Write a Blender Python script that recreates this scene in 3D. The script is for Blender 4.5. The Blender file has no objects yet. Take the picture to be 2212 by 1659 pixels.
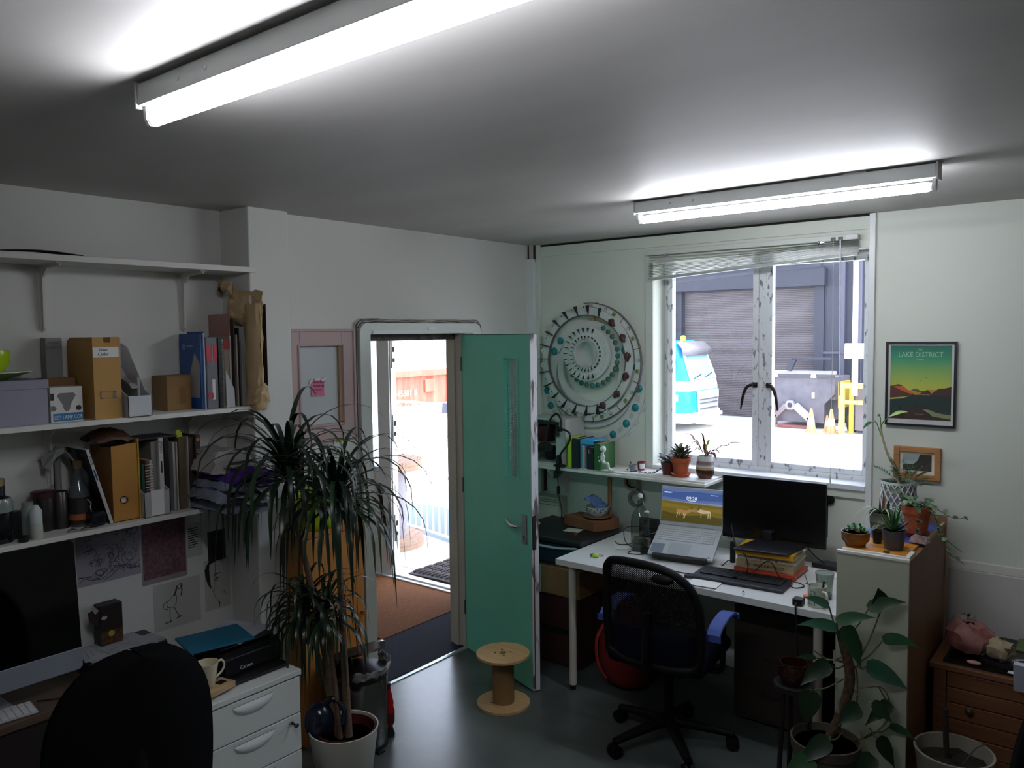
import bpy, math, random
from mathutils import Matrix, Vector
random.seed(7)
D = bpy.data
S = bpy.context.scene
COL = S.collection
PI = math.pi
V = Vector

# ---------------- camera, sky, sun, exposure ----------------
cam_d = D.cameras.new('camera')
cam = D.objects.new('camera', cam_d)
COL.objects.link(cam)
S.camera = cam
cam_d.sensor_fit = 'HORIZONTAL'
cam_d.sensor_width = 36.0
cam_d.lens = 27.852
cam_d.clip_start = 0.05
cam_d.clip_end = 400
def cam_matrix(yaw, pitch, roll):
    f = V((math.cos(pitch)*math.cos(yaw), math.cos(pitch)*math.sin(yaw), math.sin(pitch)))
    r = f.cross(V((0, 0, 1))).normalized()
    u = r.cross(f)
    c, s = math.cos(roll), math.sin(roll)
    r2 = c*r + s*u
    u2 = -s*r + c*u
    return Matrix((r2, u2, -f)).transposed().to_4x4()
CAM = V((3.3015, -4.400, 1.988))
cam.matrix_world = Matrix.Translation(CAM) @ cam_matrix(math.radians(128.3922), math.radians(-3.64989), math.radians(-0.68733))

world = D.worlds.new('world')
S.world = world
world.use_nodes = True
wn = world.node_tree.nodes
wl = world.node_tree.links
sky = wn.new('ShaderNodeTexSky')
sky.sky_type = 'NISHITA'
sky.sun_disc = False
sky.sun_elevation = math.radians(70)
sky.sun_rotation = math.radians(67)
sky.air_density = 1.0
sky.dust_density = 1.5
hsv = wn.new('ShaderNodeHueSaturation')            # a thin milky haze: less blue
hsv.inputs['Saturation'].default_value = 0.5
wl.new(sky.outputs['Color'], hsv.inputs['Color'])
wl.new(hsv.outputs['Color'], wn['Background'].inputs['Color'])
wn['Background'].inputs['Strength'].default_value = 1.9

sun_d = D.lights.new('sun', 'SUN')
sun_d.energy = 11.0
sun_d.angle = math.radians(0.6)
sun_d.color = (1.0, 0.96, 0.9)
sun = D.objects.new('sun', sun_d)
COL.objects.link(sun)
sun.rotation_mode = 'QUATERNION'
sun.rotation_quaternion = V((0.24, 0.10, 0.9)).to_track_quat('Z', 'Y')
TUBE = 66.0

S.view_settings.view_transform = 'Standard'
S.view_settings.look = 'None'
S.view_settings.gamma = 1.0
S.view_settings.use_curve_mapping = False
S.view_settings.exposure = 0.0

# ---------------- materials ----------------
def lin(h):
    h = h.lstrip('#')
    out = []
    for i in (0, 2, 4):
        c = int(h[i:i+2], 16)/255
        out.append(c/12.92 if c <= 0.04045 else ((c+0.055)/1.055)**2.4)
    return tuple(out)
MATS = {}
def M(name, col, rough=0.6, metal=0.0, var=0.0, scale=8.0, bump=0.0, bscale=60.0, stretch=None, spec=None, emit=0.0,
      col2=None, detail=4.0, coat=0.0, ramp=(0.3, 0.7)):
    """one procedural principled material, with optional noise mottling towards col2 and noise bump"""
    if name in MATS:
        return MATS[name]
    m = D.materials.new(name)
    m.use_nodes = True
    n = m.node_tree.nodes
    l = m.node_tree.links
    b = n['Principled BSDF']
    c = lin(col) + (1,)
    b.inputs['Base Color'].default_value = c
    b.inputs['Roughness'].default_value = rough
    b.inputs['Metallic'].default_value = metal
    if spec is not None:
        b.inputs['Specular IOR Level'].default_value = spec
    if coat:
        b.inputs['Coat Weight'].default_value = coat
    tc = n.new('ShaderNodeTexCoord')
    vec = tc.outputs['Object']
    if stretch:
        mp = n.new('ShaderNodeMapping')
        mp.inputs['Scale'].default_value = stretch
        l.new(vec, mp.inputs['Vector'])
        vec = mp.outputs['Vector']
    if var or col2:
        t = n.new('ShaderNodeTexNoise')
        t.inputs['Scale'].default_value = scale
        t.inputs['Detail'].default_value = detail
        l.new(vec, t.inputs['Vector'])
        r = n.new('ShaderNodeValToRGB')
        r.color_ramp.elements[0].position = ramp[0]
        r.color_ramp.elements[1].position = ramp[1]
        if col2:
            c2 = lin(col2) + (1,)
        else:
            c2 = tuple(x*(1-var) for x in c[:3]) + (1,)
        r.color_ramp.elements[0].color = c2
        r.color_ramp.elements[1].color = c
        l.new(t.outputs['Fac'], r.inputs['Fac'])
        l.new(r.outputs['Color'], b.inputs['Base Color'])
    if bump:
        t2 = n.new('ShaderNodeTexNoise')
        t2.inputs['Scale'].default_value = bscale
        t2.inputs['Detail'].default_value = 3
        l.new(vec, t2.inputs['Vector'])
        bp = n.new('ShaderNodeBump')
        bp.inputs['Strength'].default_value = bump
        bp.inputs['Distance'].default_value = 0.01
        l.new(t2.outputs['Fac'], bp.inputs['Height'])
        l.new(bp.outputs['Normal'], b.inputs['Normal'])
    if emit:
        b.inputs['Emission Color'].default_value = c
        b.inputs['Emission Strength'].default_value = emit
    MATS[name] = m
    return m
def glass(name, tint='#ffffff', refl=0.06, rough=0.0, haze=0.0, hazecol='#ffffff'):
    """a clear pane: lets light straight through, with a fresnel mirror on top and an optional diffuse film"""
    if name in MATS:
        return MATS[name]
    m = D.materials.new(name)
    m.use_nodes = True
    n = m.node_tree.nodes
    l = m.node_tree.links
    n.remove(n['Principled BSDF'])
    out = n['Material Output']
    tr = n.new('ShaderNodeBsdfTransparent')
    tr.inputs['Color'].default_value = lin(tint) + (1,)
    gl = n.new('ShaderNodeBsdfGlossy')
    gl.inputs['Roughness'].default_value = rough
    lw = n.new('ShaderNodeLayerWeight')
    pw = n.new('ShaderNodeMath')
    pw.operation = 'POWER'
    pw.inputs[1].default_value = 4.0
    l.new(lw.outputs['Facing'], pw.inputs[0])
    fr = n.new('ShaderNodeMath')
    fr.operation = 'MULTIPLY_ADD'
    fr.inputs[1].default_value = 1-refl
    fr.inputs[2].default_value = refl
    l.new(pw.outputs[0], fr.inputs[0])
    lw.inputs['Blend'].default_value = 0.5
    mx = n.new('ShaderNodeMixShader')
    l.new(fr.outputs[0], mx.inputs['Fac'])
    last = tr
    if haze:
        df = n.new('ShaderNodeBsdfDiffuse')
        df.inputs['Color'].default_value = lin(hazecol) + (1,)
        t = n.new('ShaderNodeTexNoise')
        t.inputs['Scale'].default_value = 5
        t.inputs['Detail'].default_value = 6
        tc = n.new('ShaderNodeTexCoord')
        l.new(tc.outputs['Object'], t.inputs['Vector'])
        mm = n.new('ShaderNodeMath')
        mm.operation = 'MULTIPLY'
        mm.inputs[1].default_value = haze*2
        l.new(t.outputs['Fac'], mm.inputs[0])
        m2 = n.new('ShaderNodeMixShader')
        l.new(mm.outputs[0], m2.inputs['Fac'])
        l.new(tr.outputs[0], m2.inputs[1])
        l.new(df.outputs[0], m2.inputs[2])
        last = m2
    l.new(last.outputs[0], mx.inputs[1])
    l.new(gl.outputs[0], mx.inputs[2])
    l.new(mx.outputs[0], out.inputs['Surface'])
    MATS[name] = m
    return m
def frosted(name, col='#dfe8ee', mixv=0.55):
    """obscure glass: soft translucent pane"""
    if name in MATS:
        return MATS[name]
    m = D.materials.new(name)
    m.use_nodes = True
    n = m.node_tree.nodes
    l = m.node_tree.links
    n.remove(n['Principled BSDF'])
    t1 = n.new('ShaderNodeBsdfTranslucent')
    t1.inputs['Color'].default_value = lin(col) + (1,)
    t2 = n.new('ShaderNodeBsdfRefraction')
    t2.inputs['Roughness'].default_value = 0.35
    t2.inputs['IOR'].default_value = 1.02
    mx = n.new('ShaderNodeMixShader')
    mx.inputs['Fac'].default_value = mixv
    l.new(t1.outputs[0], mx.inputs[1])
    l.new(t2.outputs[0], mx.inputs[2])
    l.new(mx.outputs[0], n['Material Output'].inputs['Surface'])
    MATS[name] = m
    return m
def emis(name, col, strength):
    if name in MATS:
        return MATS[name]
    m = D.materials.new(name)
    m.use_nodes = True
    n = m.node_tree.nodes
    e = n.new('ShaderNodeEmission')
    e.inputs['Color'].default_value = lin(col) + (1,)
    e.inputs['Strength'].default_value = strength
    m.node_tree.links.new(e.outputs[0], n['Material Output'].inputs['Surface'])
    MATS[name] = m
    return m
def ramp_mat(name, stops, axis=2, lo=0.0, hi=1.0, rough=0.6, emit=0.0, wob=0.0):
    """colour bands along one object axis (printed picture, glaze bands)"""
    if name in MATS:
        return MATS[name]
    m = M(name, '#ffffff', rough)
    n = m.node_tree.nodes
    l = m.node_tree.links
    b = n['Principled BSDF']
    tc = n.new('ShaderNodeTexCoord')
    sp = n.new('ShaderNodeSeparateXYZ')
    l.new(tc.outputs['Object'], sp.inputs[0])
    mr = n.new('ShaderNodeMapRange')
    mr.inputs['From Min'].default_value = lo
    mr.inputs['From Max'].default_value = hi
    l.new(sp.outputs[axis], mr.inputs['Value'])
    src = mr.outputs['Result']
    if wob:
        t = n.new('ShaderNodeTexNoise')
        t.inputs['Scale'].default_value = 12
        l.new(tc.outputs['Object'], t.inputs['Vector'])
        ma = n.new('ShaderNodeMath')
        ma.operation = 'MULTIPLY_ADD'
        ma.inputs[1].default_value = wob
        l.new(t.outputs['Fac'], ma.inputs[0])
        l.new(src, ma.inputs[2])
        src = ma.outputs[0]
    r = n.new('ShaderNodeValToRGB')
    els = r.color_ramp.elements
    for i, (p, c) in enumerate(stops):
        if i < 2:
            e = els[i]
            e.position = p
        else:
            e = els.new(p)
        e.color = lin(c) + (1,)
    l.new(src, r.inputs['Fac'])
    l.new(r.outputs['Color'], b.inputs['Base Color'])
    if emit:
        l.new(r.outputs['Color'], b.inputs['Emission Color'])
        b.inputs['Emission Strength'].default_value = emit
    return m
def wood(name, c1, c2, axis=2, scale=5.0, rough=0.5):
    st = [14, 14, 14]
    st[axis] = 0.8
    return M(name, c1, rough, col2=c2, scale=scale, stretch=tuple(st), detail=6)

# ---------------- mesh builder ----------------
def frame(o, x, y):
    x = V(x).normalized()
    z = x.cross(V(y)).normalized()
    y = z.cross(x)
    m = Matrix((x, y, z)).transposed().to_4x4()
    m.translation = V(o)
    return m
def wall_x(x, y, z):          # a plane facing +x, seen from the room: right is +y
    return frame((x, y, z), (0, 1, 0), (0, 0, 1))
def wall_y(x, y, z):          # a plane facing -y: right is +x
    return frame((x, y, z), (1, 0, 0), (0, 0, 1))
def rz(a, o=(0, 0, 0)):
    return Matrix.Translation(V(o)) @ Matrix.Rotation(a, 4, 'Z')
I4 = Matrix.Identity(4)
class MB:
    def __init__(s):
        s.v = []
        s.f = []
        s.mi = []
        s.k = 0
    def add(s, vs, fs, T=None):
        o = len(s.v)
        s.v += [(T @ V(p)) if T is not None else V(p) for p in vs]
        s.f += [tuple(i+o for i in f) for f in fs]
        s.mi += [s.k]*len(fs)
        return s
    def box(s, a, b, T=None):
        x0, y0, z0 = a
        x1, y1, z1 = b
        return s.add([(x0, y0, z0), (x1, y0, z0), (x1, y1, z0), (x0, y1, z0), (x0, y0, z1), (x1, y0, z1), (x1, y1, z1), (x0, y1, z1)],
                     [(0, 3, 2, 1), (4, 5, 6, 7), (0, 1, 5, 4), (1, 2, 6, 5), (2, 3, 7, 6), (3, 0, 4, 7)], T)
    def cyl(s, p, q, r, r2=None, n=16, caps=True):
        p, q = V(p), V(q)
        r2 = r if r2 is None else r2
        d = (q-p).normalized()
        a = V((0, 0, 1)) if abs(d.z) < 0.9 else V((1, 0, 0))
        u = d.cross(a).normalized()
        w = d.cross(u)
        vs = []
        for c, rr in ((p, r), (q, r2)):
            vs += [c + rr*(math.cos(2*PI*i/n)*u + math.sin(2*PI*i/n)*w) for i in range(n)]
        fs = [(i, (i+1) % n, n+(i+1) % n, n+i) for i in range(n)]
        if caps:
            fs += [tuple(range(n))[::-1], tuple(range(n, 2*n))]
        return s.add(vs, fs)
    def tube(s, pts, r, n=8, closed=False, flat=1.0):
        pts = [V(p) for p in pts]
        N = len(pts)
        vs = []
        u = None
        for i, p in enumerate(pts):
            a = pts[i-1] if (i > 0 or closed) else p
            b = pts[(i+1) % N] if (i < N-1 or closed) else p
            d = (b-a)
            d = d.normalized() if d.length > 1e-9 else V((0, 0, 1))
            if u is None:
                x = V((0, 0, 1)) if abs(d.z) < 0.9 else V((1, 0, 0))
                u = d.cross(x).normalized()
            else:
                u = (u - d*u.dot(d)).normalized()
            w = d.cross(u)
            rr = r[i] if isinstance(r, (list, tuple)) else r
            vs += [p + rr*(math.cos(2*PI*j/n)*u + flat*math.sin(2*PI*j/n)*w) for j in range(n)]
        fs = []
        for i in range(N if closed else N-1):
            k = (i+1) % N
            fs += [(i*n+j, i*n+(j+1) % n, k*n+(j+1) % n, k*n+j) for j in range(n)]
        if not closed:
            fs += [tuple(range(n))[::-1], tuple(range((N-1)*n, N*n))]
        return s.add(vs, fs)
    def lathe(s, prof, n=24, T=None, a0=0.0, a1=2*PI):
        full = abs(a1-a0-2*PI) < 1e-6
        k = n if full else n+1
        vs = []
        for r, z in prof:
            vs += [(r*math.cos(a0+(a1-a0)*i/n), r*math.sin(a0+(a1-a0)*i/n), z) for i in range(k)]
        fs = []
        for i in range(len(prof)-1):
            for j in range(n):
                j2 = (j+1) % k
                fs.append((i*k+j, i*k+j2, (i+1)*k+j2, (i+1)*k+j))
        if full:
            if prof[0][0] > 1e-6:
                fs.append(tuple(range(k))[::-1])
            if prof[-1][0] > 1e-6:
                fs.append(tuple(range((len(prof)-1)*k, len(prof)*k)))
        return s.add(vs, fs, T)
    def prism(s, poly, h0, h1, T=None):
        n = len(poly)
        vs = [(x, y, h0) for x, y in poly] + [(x, y, h1) for x, y in poly]
        fs = [tuple(range(n))[::-1], tuple(range(n, 2*n))] + [(i, (i+1) % n, n+(i+1) % n, n+i) for i in range(n)]
        return s.add(vs, fs, T)
    def ring(s, r0, r1, h0, h1, n=48, T=None, a0=0.0, a1=2*PI, c0=(0, 0), c1=(0, 0)):
        full = abs(a1-a0-2*PI) < 1e-6
        k = n if full else n+1
        vs = []
        for (r, c) in ((r0, c0), (r1, c1)):
            for h in (h0, h1):
                vs += [(c[0]+r*math.cos(a0+(a1-a0)*i/n), c[1]+r*math.sin(a0+(a1-a0)*i/n), h) for i in range(k)]
        fs = []
        for j in range(n):
            q = (j+1) % k
            fs += [(k+j, 3*k+j, 3*k+q, k+q), (j, q, 2*k+q, 2*k+j), (j, k+j, k+q, q), (2*k+j, 2*k+q, 3*k+q, 3*k+j)]
        if not full:
            fs += [(0, 2*k, 3*k, k), (n, k+n, 3*k+n, 2*k+n)]
        return s.add(vs, fs, T)
    def ball(s, c, r, n=12, sc=(1, 1, 1), T=None):
        vs = []
        m = max(4, n//2)
        c = V(c)
        for i in range(m+1):
            th = PI*i/m
            vs += [c + V((sc[0]*r*math.sin(th)*math.cos(2*PI*j/n), sc[1]*r*math.sin(th)*math.sin(2*PI*j/n), sc[2]*r*math.cos(th))) for j in range(n)]
        fs = []
        for i in range(m):
            for j in range(n):
                q = (j+1) % n
                fs.append((i*n+j, (i+1)*n+j, (i+1)*n+q, i*n+q))
        return s.add(vs, fs, T)
    def grid(s, fn, nu, nv, T=None):
        vs = [fn(i/nu, j/nv) for j in range(nv+1) for i in range(nu+1)]
        fs = [(j*(nu+1)+i, j*(nu+1)+i+1, (j+1)*(nu+1)+i+1, (j+1)*(nu+1)+i) for j in range(nv) for i in range(nu)]
        return s.add(vs, fs, T)
    def blade(s, pts, w, up=(0, 0, 1), fold=0.25):
        """a leaf: centre line pts, half widths w, folded along the midrib"""
        pts = [V(p) for p in pts]
        N = len(pts)
        vs = []
        for i, p in enumerate(pts):
            d = (pts[min(i+1, N-1)] - pts[max(i-1, 0)]).normalized()
            side = d.cross(V(up))
            side = side.normalized() if side.length > 1e-4 else d.orthogonal().normalized()
            nrm = side.cross(d)
            vs += [p - side*w[i] + nrm*w[i]*fold, p, p + side*w[i] + nrm*w[i]*fold]
        fs = []
        for i in range(N-1):
            a = 3*i
            fs += [(a, a+1, a+4, a+3), (a+1, a+2, a+5, a+4)]
        return s.add(vs, fs)
    def build(s, name, mat, parent=None, smooth=None, bevel=0.0, seg=2, solid=0.0, sub=0, world=True, loc=None):
        me = D.meshes.new(name)
        vs = s.v
        o = D.objects.new(name, me)
        if parent is not None:
            o.parent = parent
            if world:
                inv = WM(parent).inverted()
                vs = [inv @ p for p in vs]
        elif loc is not None or world == 'base':
            if loc is None:
                xs = [p.x for p in vs]
                ys = [p.y for p in vs]
                loc = V(((min(xs)+max(xs))/2, (min(ys)+max(ys))/2, min(p.z for p in vs)))
            loc = V(loc)
            vs = [p-loc for p in vs]
            o.location = loc
        me.from_pydata([tuple(p) for p in vs], [], s.f)
        mats = mat if isinstance(mat, (list, tuple)) else [mat]
        for m in mats:
            me.materials.append(m)
        if len(mats) > 1:
            me.polygons.foreach_set('material_index', s.mi)
        me.update()
        if smooth is not None:
            me.polygons.foreach_set('use_smooth', [True]*len(me.polygons))
            me.set_sharp_from_angle(angle=math.radians(smooth))
        COL.objects.link(o)
        if solid:
            md = o.modifiers.new('solid', 'SOLIDIFY')
            md.thickness = solid
            md.offset = 0
        if bevel:
            md = o.modifiers.new('bevel', 'BEVEL')
            md.width = bevel
            md.segments = seg
            md.limit_method = 'ANGLE'
            md.angle_limit = math.radians(40)
            md.harden_normals = False
        if sub:
            md = o.modifiers.new('sub', 'SUBSURF')
            md.levels = sub
            md.render_levels = sub
        return o
def WM(o):
    m = o.matrix_basis.copy()
    while o.parent:
        o = o.parent
        m = o.matrix_basis @ m
    return m
def tag(o, label, cat, group=None, kind=None):
    o['label'] = label
    o['category'] = cat
    if group:
        o['group'] = group
    if kind:
        o['kind'] = kind
    return o
def T(name, label, cat, loc=(0, 0, 0), rot=0.0, group=None):
    o = D.objects.new(name, None)
    COL.objects.link(o)
    o.location = loc
    o.rotation_euler = (0, 0, rot)
    o.empty_display_size = 0.05
    return tag(o, label, cat, group)
def struct(o):
    o['kind'] = 'structure'
    return o
def stuff(o):
    o['kind'] = 'stuff'
    return o
def dup(root, loc=None, rot=None, label=None):
    def cp(o, par):
        c = o.copy()
        COL.objects.link(c)
        c.parent = par
        for ch in o.children:
            cp(ch, c)
        return c
    c = cp(root, None)
    if loc is not None:
        c.location = loc
    if rot is not None:
        c.rotation_euler = (0, 0, rot)
    if label:
        c['label'] = label
    return c
def text(name, s, size, Tm, mat, parent=None, ext=0.0004, align='CENTER', sx=1.0, spacing=1.0):
    c = D.curves.new(name, 'FONT')
    c.body = s
    c.size = size
    c.extrude = ext
    c.align_x = align
    c.align_y = 'CENTER'
    c.space_character = spacing
    c.resolution_u = 2
    t = D.objects.new(name, c)
    COL.objects.link(t)
    me = D.meshes.new_from_object(t)
    D.objects.remove(t)
    D.curves.remove(c)
    b = MB()
    b.add([V((p.co.x*sx, p.co.y, p.co.z)) for p in me.vertices], [tuple(p.vertices) for p in me.polygons], Tm)
    D.meshes.remove(me)
    return b.build(name, mat, parent)
def arc(a, b, h, n=10, up=(0, 0, 1)):
    """points from a to b bulging by h along up"""
    a, b, up = V(a), V(b), V(up)
    return [a.lerp(b, i/n) + up*h*4*(i/n)*(1-i/n) for i in range(n+1)]
def spline(pts, n=6):
    """Catmull-Rom through pts"""
    P = [V(p) for p in pts]
    P = [P[0]*2-P[1]] + P + [P[-1]*2-P[-2]]
    out = []
    for i in range(1, len(P)-2):
        for k in range(n):
            t = k/n
            p0, p1, p2, p3 = P[i-1], P[i], P[i+1], P[i+2]
            out.append(0.5*((2*p1) + (p2-p0)*t + (2*p0-5*p1+4*p2-p3)*t*t + (3*p1-p0-3*p2+p3)*t**3))
    out.append(P[-2])
    return out
def R(a, b):
    return random.uniform(a, b)
# ---------------- shared materials ----------------
wallw = M('wall_paint', '#d6d5cf', 0.75, var=0.06, scale=1.3, bump=0.08, bscale=25)
wallg = M('panel_paint', '#d3d8cd', 0.6, var=0.05, scale=1.5, bump=0.05, bscale=30)
ceilm = M('ceiling_paint', '#bdb9b5', 0.62, var=0.16, scale=1.1, bump=0.10, bscale=5, stretch=(0.7, 2.2, 1), detail=7)
gloss = M('white_gloss', '#dcdfdf', 0.35)
worn = M('worn_white_paint', '#dcdee2', 0.5, col2='#77777c', scale=45, stretch=(1, 1, 0.4), detail=9, ramp=(0.34, 0.42))
upvc = M('white_plastic_frame', '#e6e8ea', 0.3)
blackp = M('black_plastic', '#101113', 0.45)
blackg = M('black_gloss', '#050607', 0.16)
steel = M('brushed_steel', '#b9bcbe', 0.28, 1.0)
chrome = M('chrome', '#d8dadc', 0.12, 1.0)
paper = M('paper', '#dcdcda', 0.8)
kraft = M('kraft_paper', '#a98c64', 0.85, var=0.18, scale=9)
card = M('cardboard', '#8d6842', 0.9, var=0.15, scale=14)
darkgap = M('dark_gap', '#15120f', 0.9)

# ---------------- the room shell ----------------
H = 2.585
floorm = M('polished_concrete', '#5f6664', 0.26, col2='#3c4240', scale=1.7, bump=0.03, bscale=9, detail=8, spec=0.5)
b = MB()
b.box((-0.02, -6.8, -0.1), (5.8, 0.02, 0))
b.box((-0.3, -6.8, -0.1), (-0.02, -2.06, 0))
struct(b.build('floor', floorm))
b = MB()
b.box((-0.3, -6.8, H), (5.8, 0.25, H+0.1))
struct(b.build('ceiling', ceilm))
b = MB()                                    # the door wall
b.box((-0.13, -2.06, 0), (0, -1.50, H))
b.box((-0.13, -0.725, 0), (0, 0.0, H))
b.box((-0.13, -1.50, 2.0), (0, -0.725, H))
struct(b.build('wall_left', wallw))
b = MB()
b.box((-0.30, -2.27, 0), (0.08, -2.05, H))
struct(b.build('wall_pier', wallw, bevel=0.006))
b = MB()
b.box((-0.30, -6.8, 0), (-0.15, -2.27, H))
struct(b.build('wall_alcove', wallw))
WX0, WX1, WZ0, WZ1 = 0.942, 2.192, 1.135, 2.41
b = MB()                                    # the window wall
b.box((-0.13, 0, 0), (WX0, 0.26, H))
b.box((WX1, 0, 0), (5.8, 0.26, H))
b.box((WX0, 0, 0), (WX1, 0.26, WZ0))
b.box((WX0, 0, WZ1), (WX1, 0.26, H))
struct(b.build('wall_back', wallg))
b = MB()
b.box((5.7, -6.8, 0), (5.9, 0.26, H))
struct(b.build('wall_right', wallw))
b = MB()
b.box((-0.3, -6.95, 0), (5.8, -6.8, H))
struct(b.build('wall_front', wallw))

# lobby beyond the teal door
b = MB()
b.box((-2.7, -2.4, -0.1), (-0.02, 0.06, 0.0))
struct(b.build('floor_lobby', M('concrete_dull', '#5a5a58', 0.8)))
b = MB()
b.box((-2.8, 0.0, 0), (-1.98, 0.26, 2.6))
b.box((-0.62, 0.0, 0), (-0.13, 0.26, 2.6))
b.box((-1.98, 0.0, 1.98), (-0.62, 0.26, 2.6))
struct(b.build('wall_lobby_back', wallw))
b = MB()
b.box((-2.8, -2.5, 0), (-2.7, 0, 2.6))
b.box((-2.7, -2.5, 0), (-0.30, -2.4, 2.6))
struct(b.build('wall_lobby_left', wallw))
b = MB()
b.box((-2.8, -2.5, 2.4), (-0.32, 0.0, 2.5))
b.box((-0.32, -2.06, 2.4), (-0.13, 0.0, 2.5))
struct(b.build('ceiling_lobby', wallw))

# trims on the window wall
b = MB()
b.box((0.085, -0.012, 2.505), (2.192, 0, 2.572))
struct(b.build('trim_1', wallg, bevel=0.002))
b = MB()
b.box((0.085, -0.011, 2.572), (2.192, 0, 2.584))
struct(b.build('trim_2', darkgap))
b = MB()
b.box((2.192, -0.02, 0), (2.222, 0, 2.583))
struct(b.build('trim_3', gloss, bevel=0.002))
b = MB()                                    # flat boards round the window
b.box((0.888, -0.012, 1.10), (WX0-0.002, 0, 2.45))
b.box((WX0-0.002, -0.012, WZ1), (2.192, 0, 2.45))
b.box((0.888, -0.014, 1.09), (2.192, 0, 1.134))
struct(b.build('trim_4', wallg, bevel=0.0015))
b = MB()
b.box((2.56, -0.018, 0.10), (5.7, 0, 0.80))
struct(b.build('trim_5', M('grey_dado', '#c3c1bd', 0.7, var=0.05), bevel=0.004))
b = MB()
b.box((2.56, -0.012, 0.80), (5.7, 0, 0.845))
struct(b.build('trim_6', wallw, bevel=0.004))
b = MB()
b.box((0.10, -0.018, 0), (2.19, 0, 0.12))
struct(b.build('baseboard_back', gloss, bevel=0.003))
b = MB()
b.box((0, -0.55, 0), (0.018, -0.06, 0.12))
struct(b.build('baseboard_left', gloss, bevel=0.003))
b = MB()                                    # low white box trunking along the pier foot
b.box((0.08, -2.30, 0.09), (0.13, -2.06, 0.15))
struct(b.build('trim_7', gloss, bevel=0.003))

# cable trunking in the corner
tr = D.objects.new('trim_8', None)
COL.objects.link(tr)
struct(tr)
b = MB()
b.box((0.0, -0.062, 0.0), (0.056, 0.0, 2.49))
b.build('cover', gloss, tr, bevel=0.002)
b = MB()
b.box((0.056, -0.03, 0.0), (0.085, 0.0, 2.585))
b.build('strip', wallg, tr, bevel=0.002)
for i, (dx, dy, mm) in enumerate(((0.012, -0.045, 'b'), (0.026, -0.05, 'w'), (0.040, -0.046, 'w'), (0.05, -0.035, 'b'), (0.018, -0.025, 'b'), (0.034, -0.028, 'w'))):
    b = MB()
    b.cyl((dx, dy, 2.47), (dx, dy, 2.585), 0.007, n=8)
    b.build('cable', M('brown_cable', '#241c17', 0.6) if mm == 'b' else M('pale_cable', '#b9b6ae', 0.6), tr, smooth=40)

# ---------------- door opening: lining, architrave and cable bundle ----------------
df = D.objects.new('trim_9', None)
COL.objects.link(df)
struct(df)
DY0, DY1, DZ = -1.488, -0.737, 1.992
cream = M('cream_paint', '#bdb5a8', 0.55)
b = MB()
b.box((-0.13, DY1, 0), (0.0, DY1+0.016, DZ))
b.box((-0.13, DY0-0.014, DZ), (0.0, DY1+0.014, DZ+0.012))
b.box((-0.09, DY1-0.012, 0), (-0.05, DY1, DZ))
b.build('lining', cream, df, bevel=0.002)
b = MB()
b.box((-0.13, DY0-0.014, 0), (0.0, DY0, DZ))
b.build('jamb', M('pale_green_paint', '#b7cfbd', 0.5), df, bevel=0.002)
b = MB()
b.box((-0.09, DY0, 1.955), (-0.05, DY1, 1.992))
b.build('door_stop', M('grubby_stop', '#6f675d', 0.7, col2='#3a342c', scale=20), df)
def arch_profile(y0, y1, z1, r, w):
    """rounded-top frame outline in (y, z), outer then inner"""
    out = [(y0, 0)]
    for i in range(9):
        a = PI - (PI/2)*i/8
        out.append((y0+r+r*math.cos(a), z1-r+r*math.sin(a)))
    for i in range(9):
        a = PI/2 - (PI/2)*i/8
        out.append((y1-r+r*math.cos(a), z1-r+r*math.sin(a)))
    out.append((y1, 0))
    out += [(y1-w, 0), (y1-w, DZ), (y0+w, DZ), (y0+w, 0)]
    return out
b = MB()
b.prism(arch_profile(-1.567, -0.565, 2.056, 0.06, 0.077), 0.0, 0.02, wall_x(0, 0, 0))
b.build('architrave', M('architrave_paint', '#d4d6d0', 0.4), df, bevel=0.004)
b = MB()
b.box((0.02, -1.478, 1.994), (0.026, -0.75, 2.012))
b.build('head_bead', gloss, df)
b = MB()
b.box((0.02, -1.045, 2.016), (0.024, -0.985, 2.030))
b.build('keep_plate', M('grey_metal', '#8d9092', 0.4, 0.8), df)
cabm = [M('cable_dark', '#3b352f', 0.6), M('cable_grey', '#8e8b86', 0.6), M('cable_white', '#cdccc6', 0.6)]
for k in range(6):
    off = 0.004 + 0.0038*k
    y0, y1, z1 = -1.569-off, -0.563+off*0.6, 2.058+off
    r = 0.06
    p = [(0.006+0.003*(k % 2), y0+R(-.002, .002), z) for z in (0.02, 0.4, 0.8, 1.2, 1.6, z1-r)]
    p += [(0.007, y0+r-r*math.cos(a), z1-r+r*math.sin(a)) for a in (0.4, 0.8, 1.2)]
    n = 9
    p += [(0.008, y0+r+(y1-y0-2*r)*i/n, z1+R(-0.006, 0.004) - (0.006 if k > 2 else 0)*math.sin(PI*i/n)) for i in range(n+1)]
    if k in (0, 3):
        p += [(0.007, y1-r+r*math.sin(a), z1-r+r*math.cos(a)) for a in (0.5, 1.0, 1.4)] + [(0.007, y1, 1.98)]
    b = MB()
    b.tube(spline(p, 3), 0.0024, n=6)
    b.build('cable', cabm[k % 3], df, smooth=60)

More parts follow.
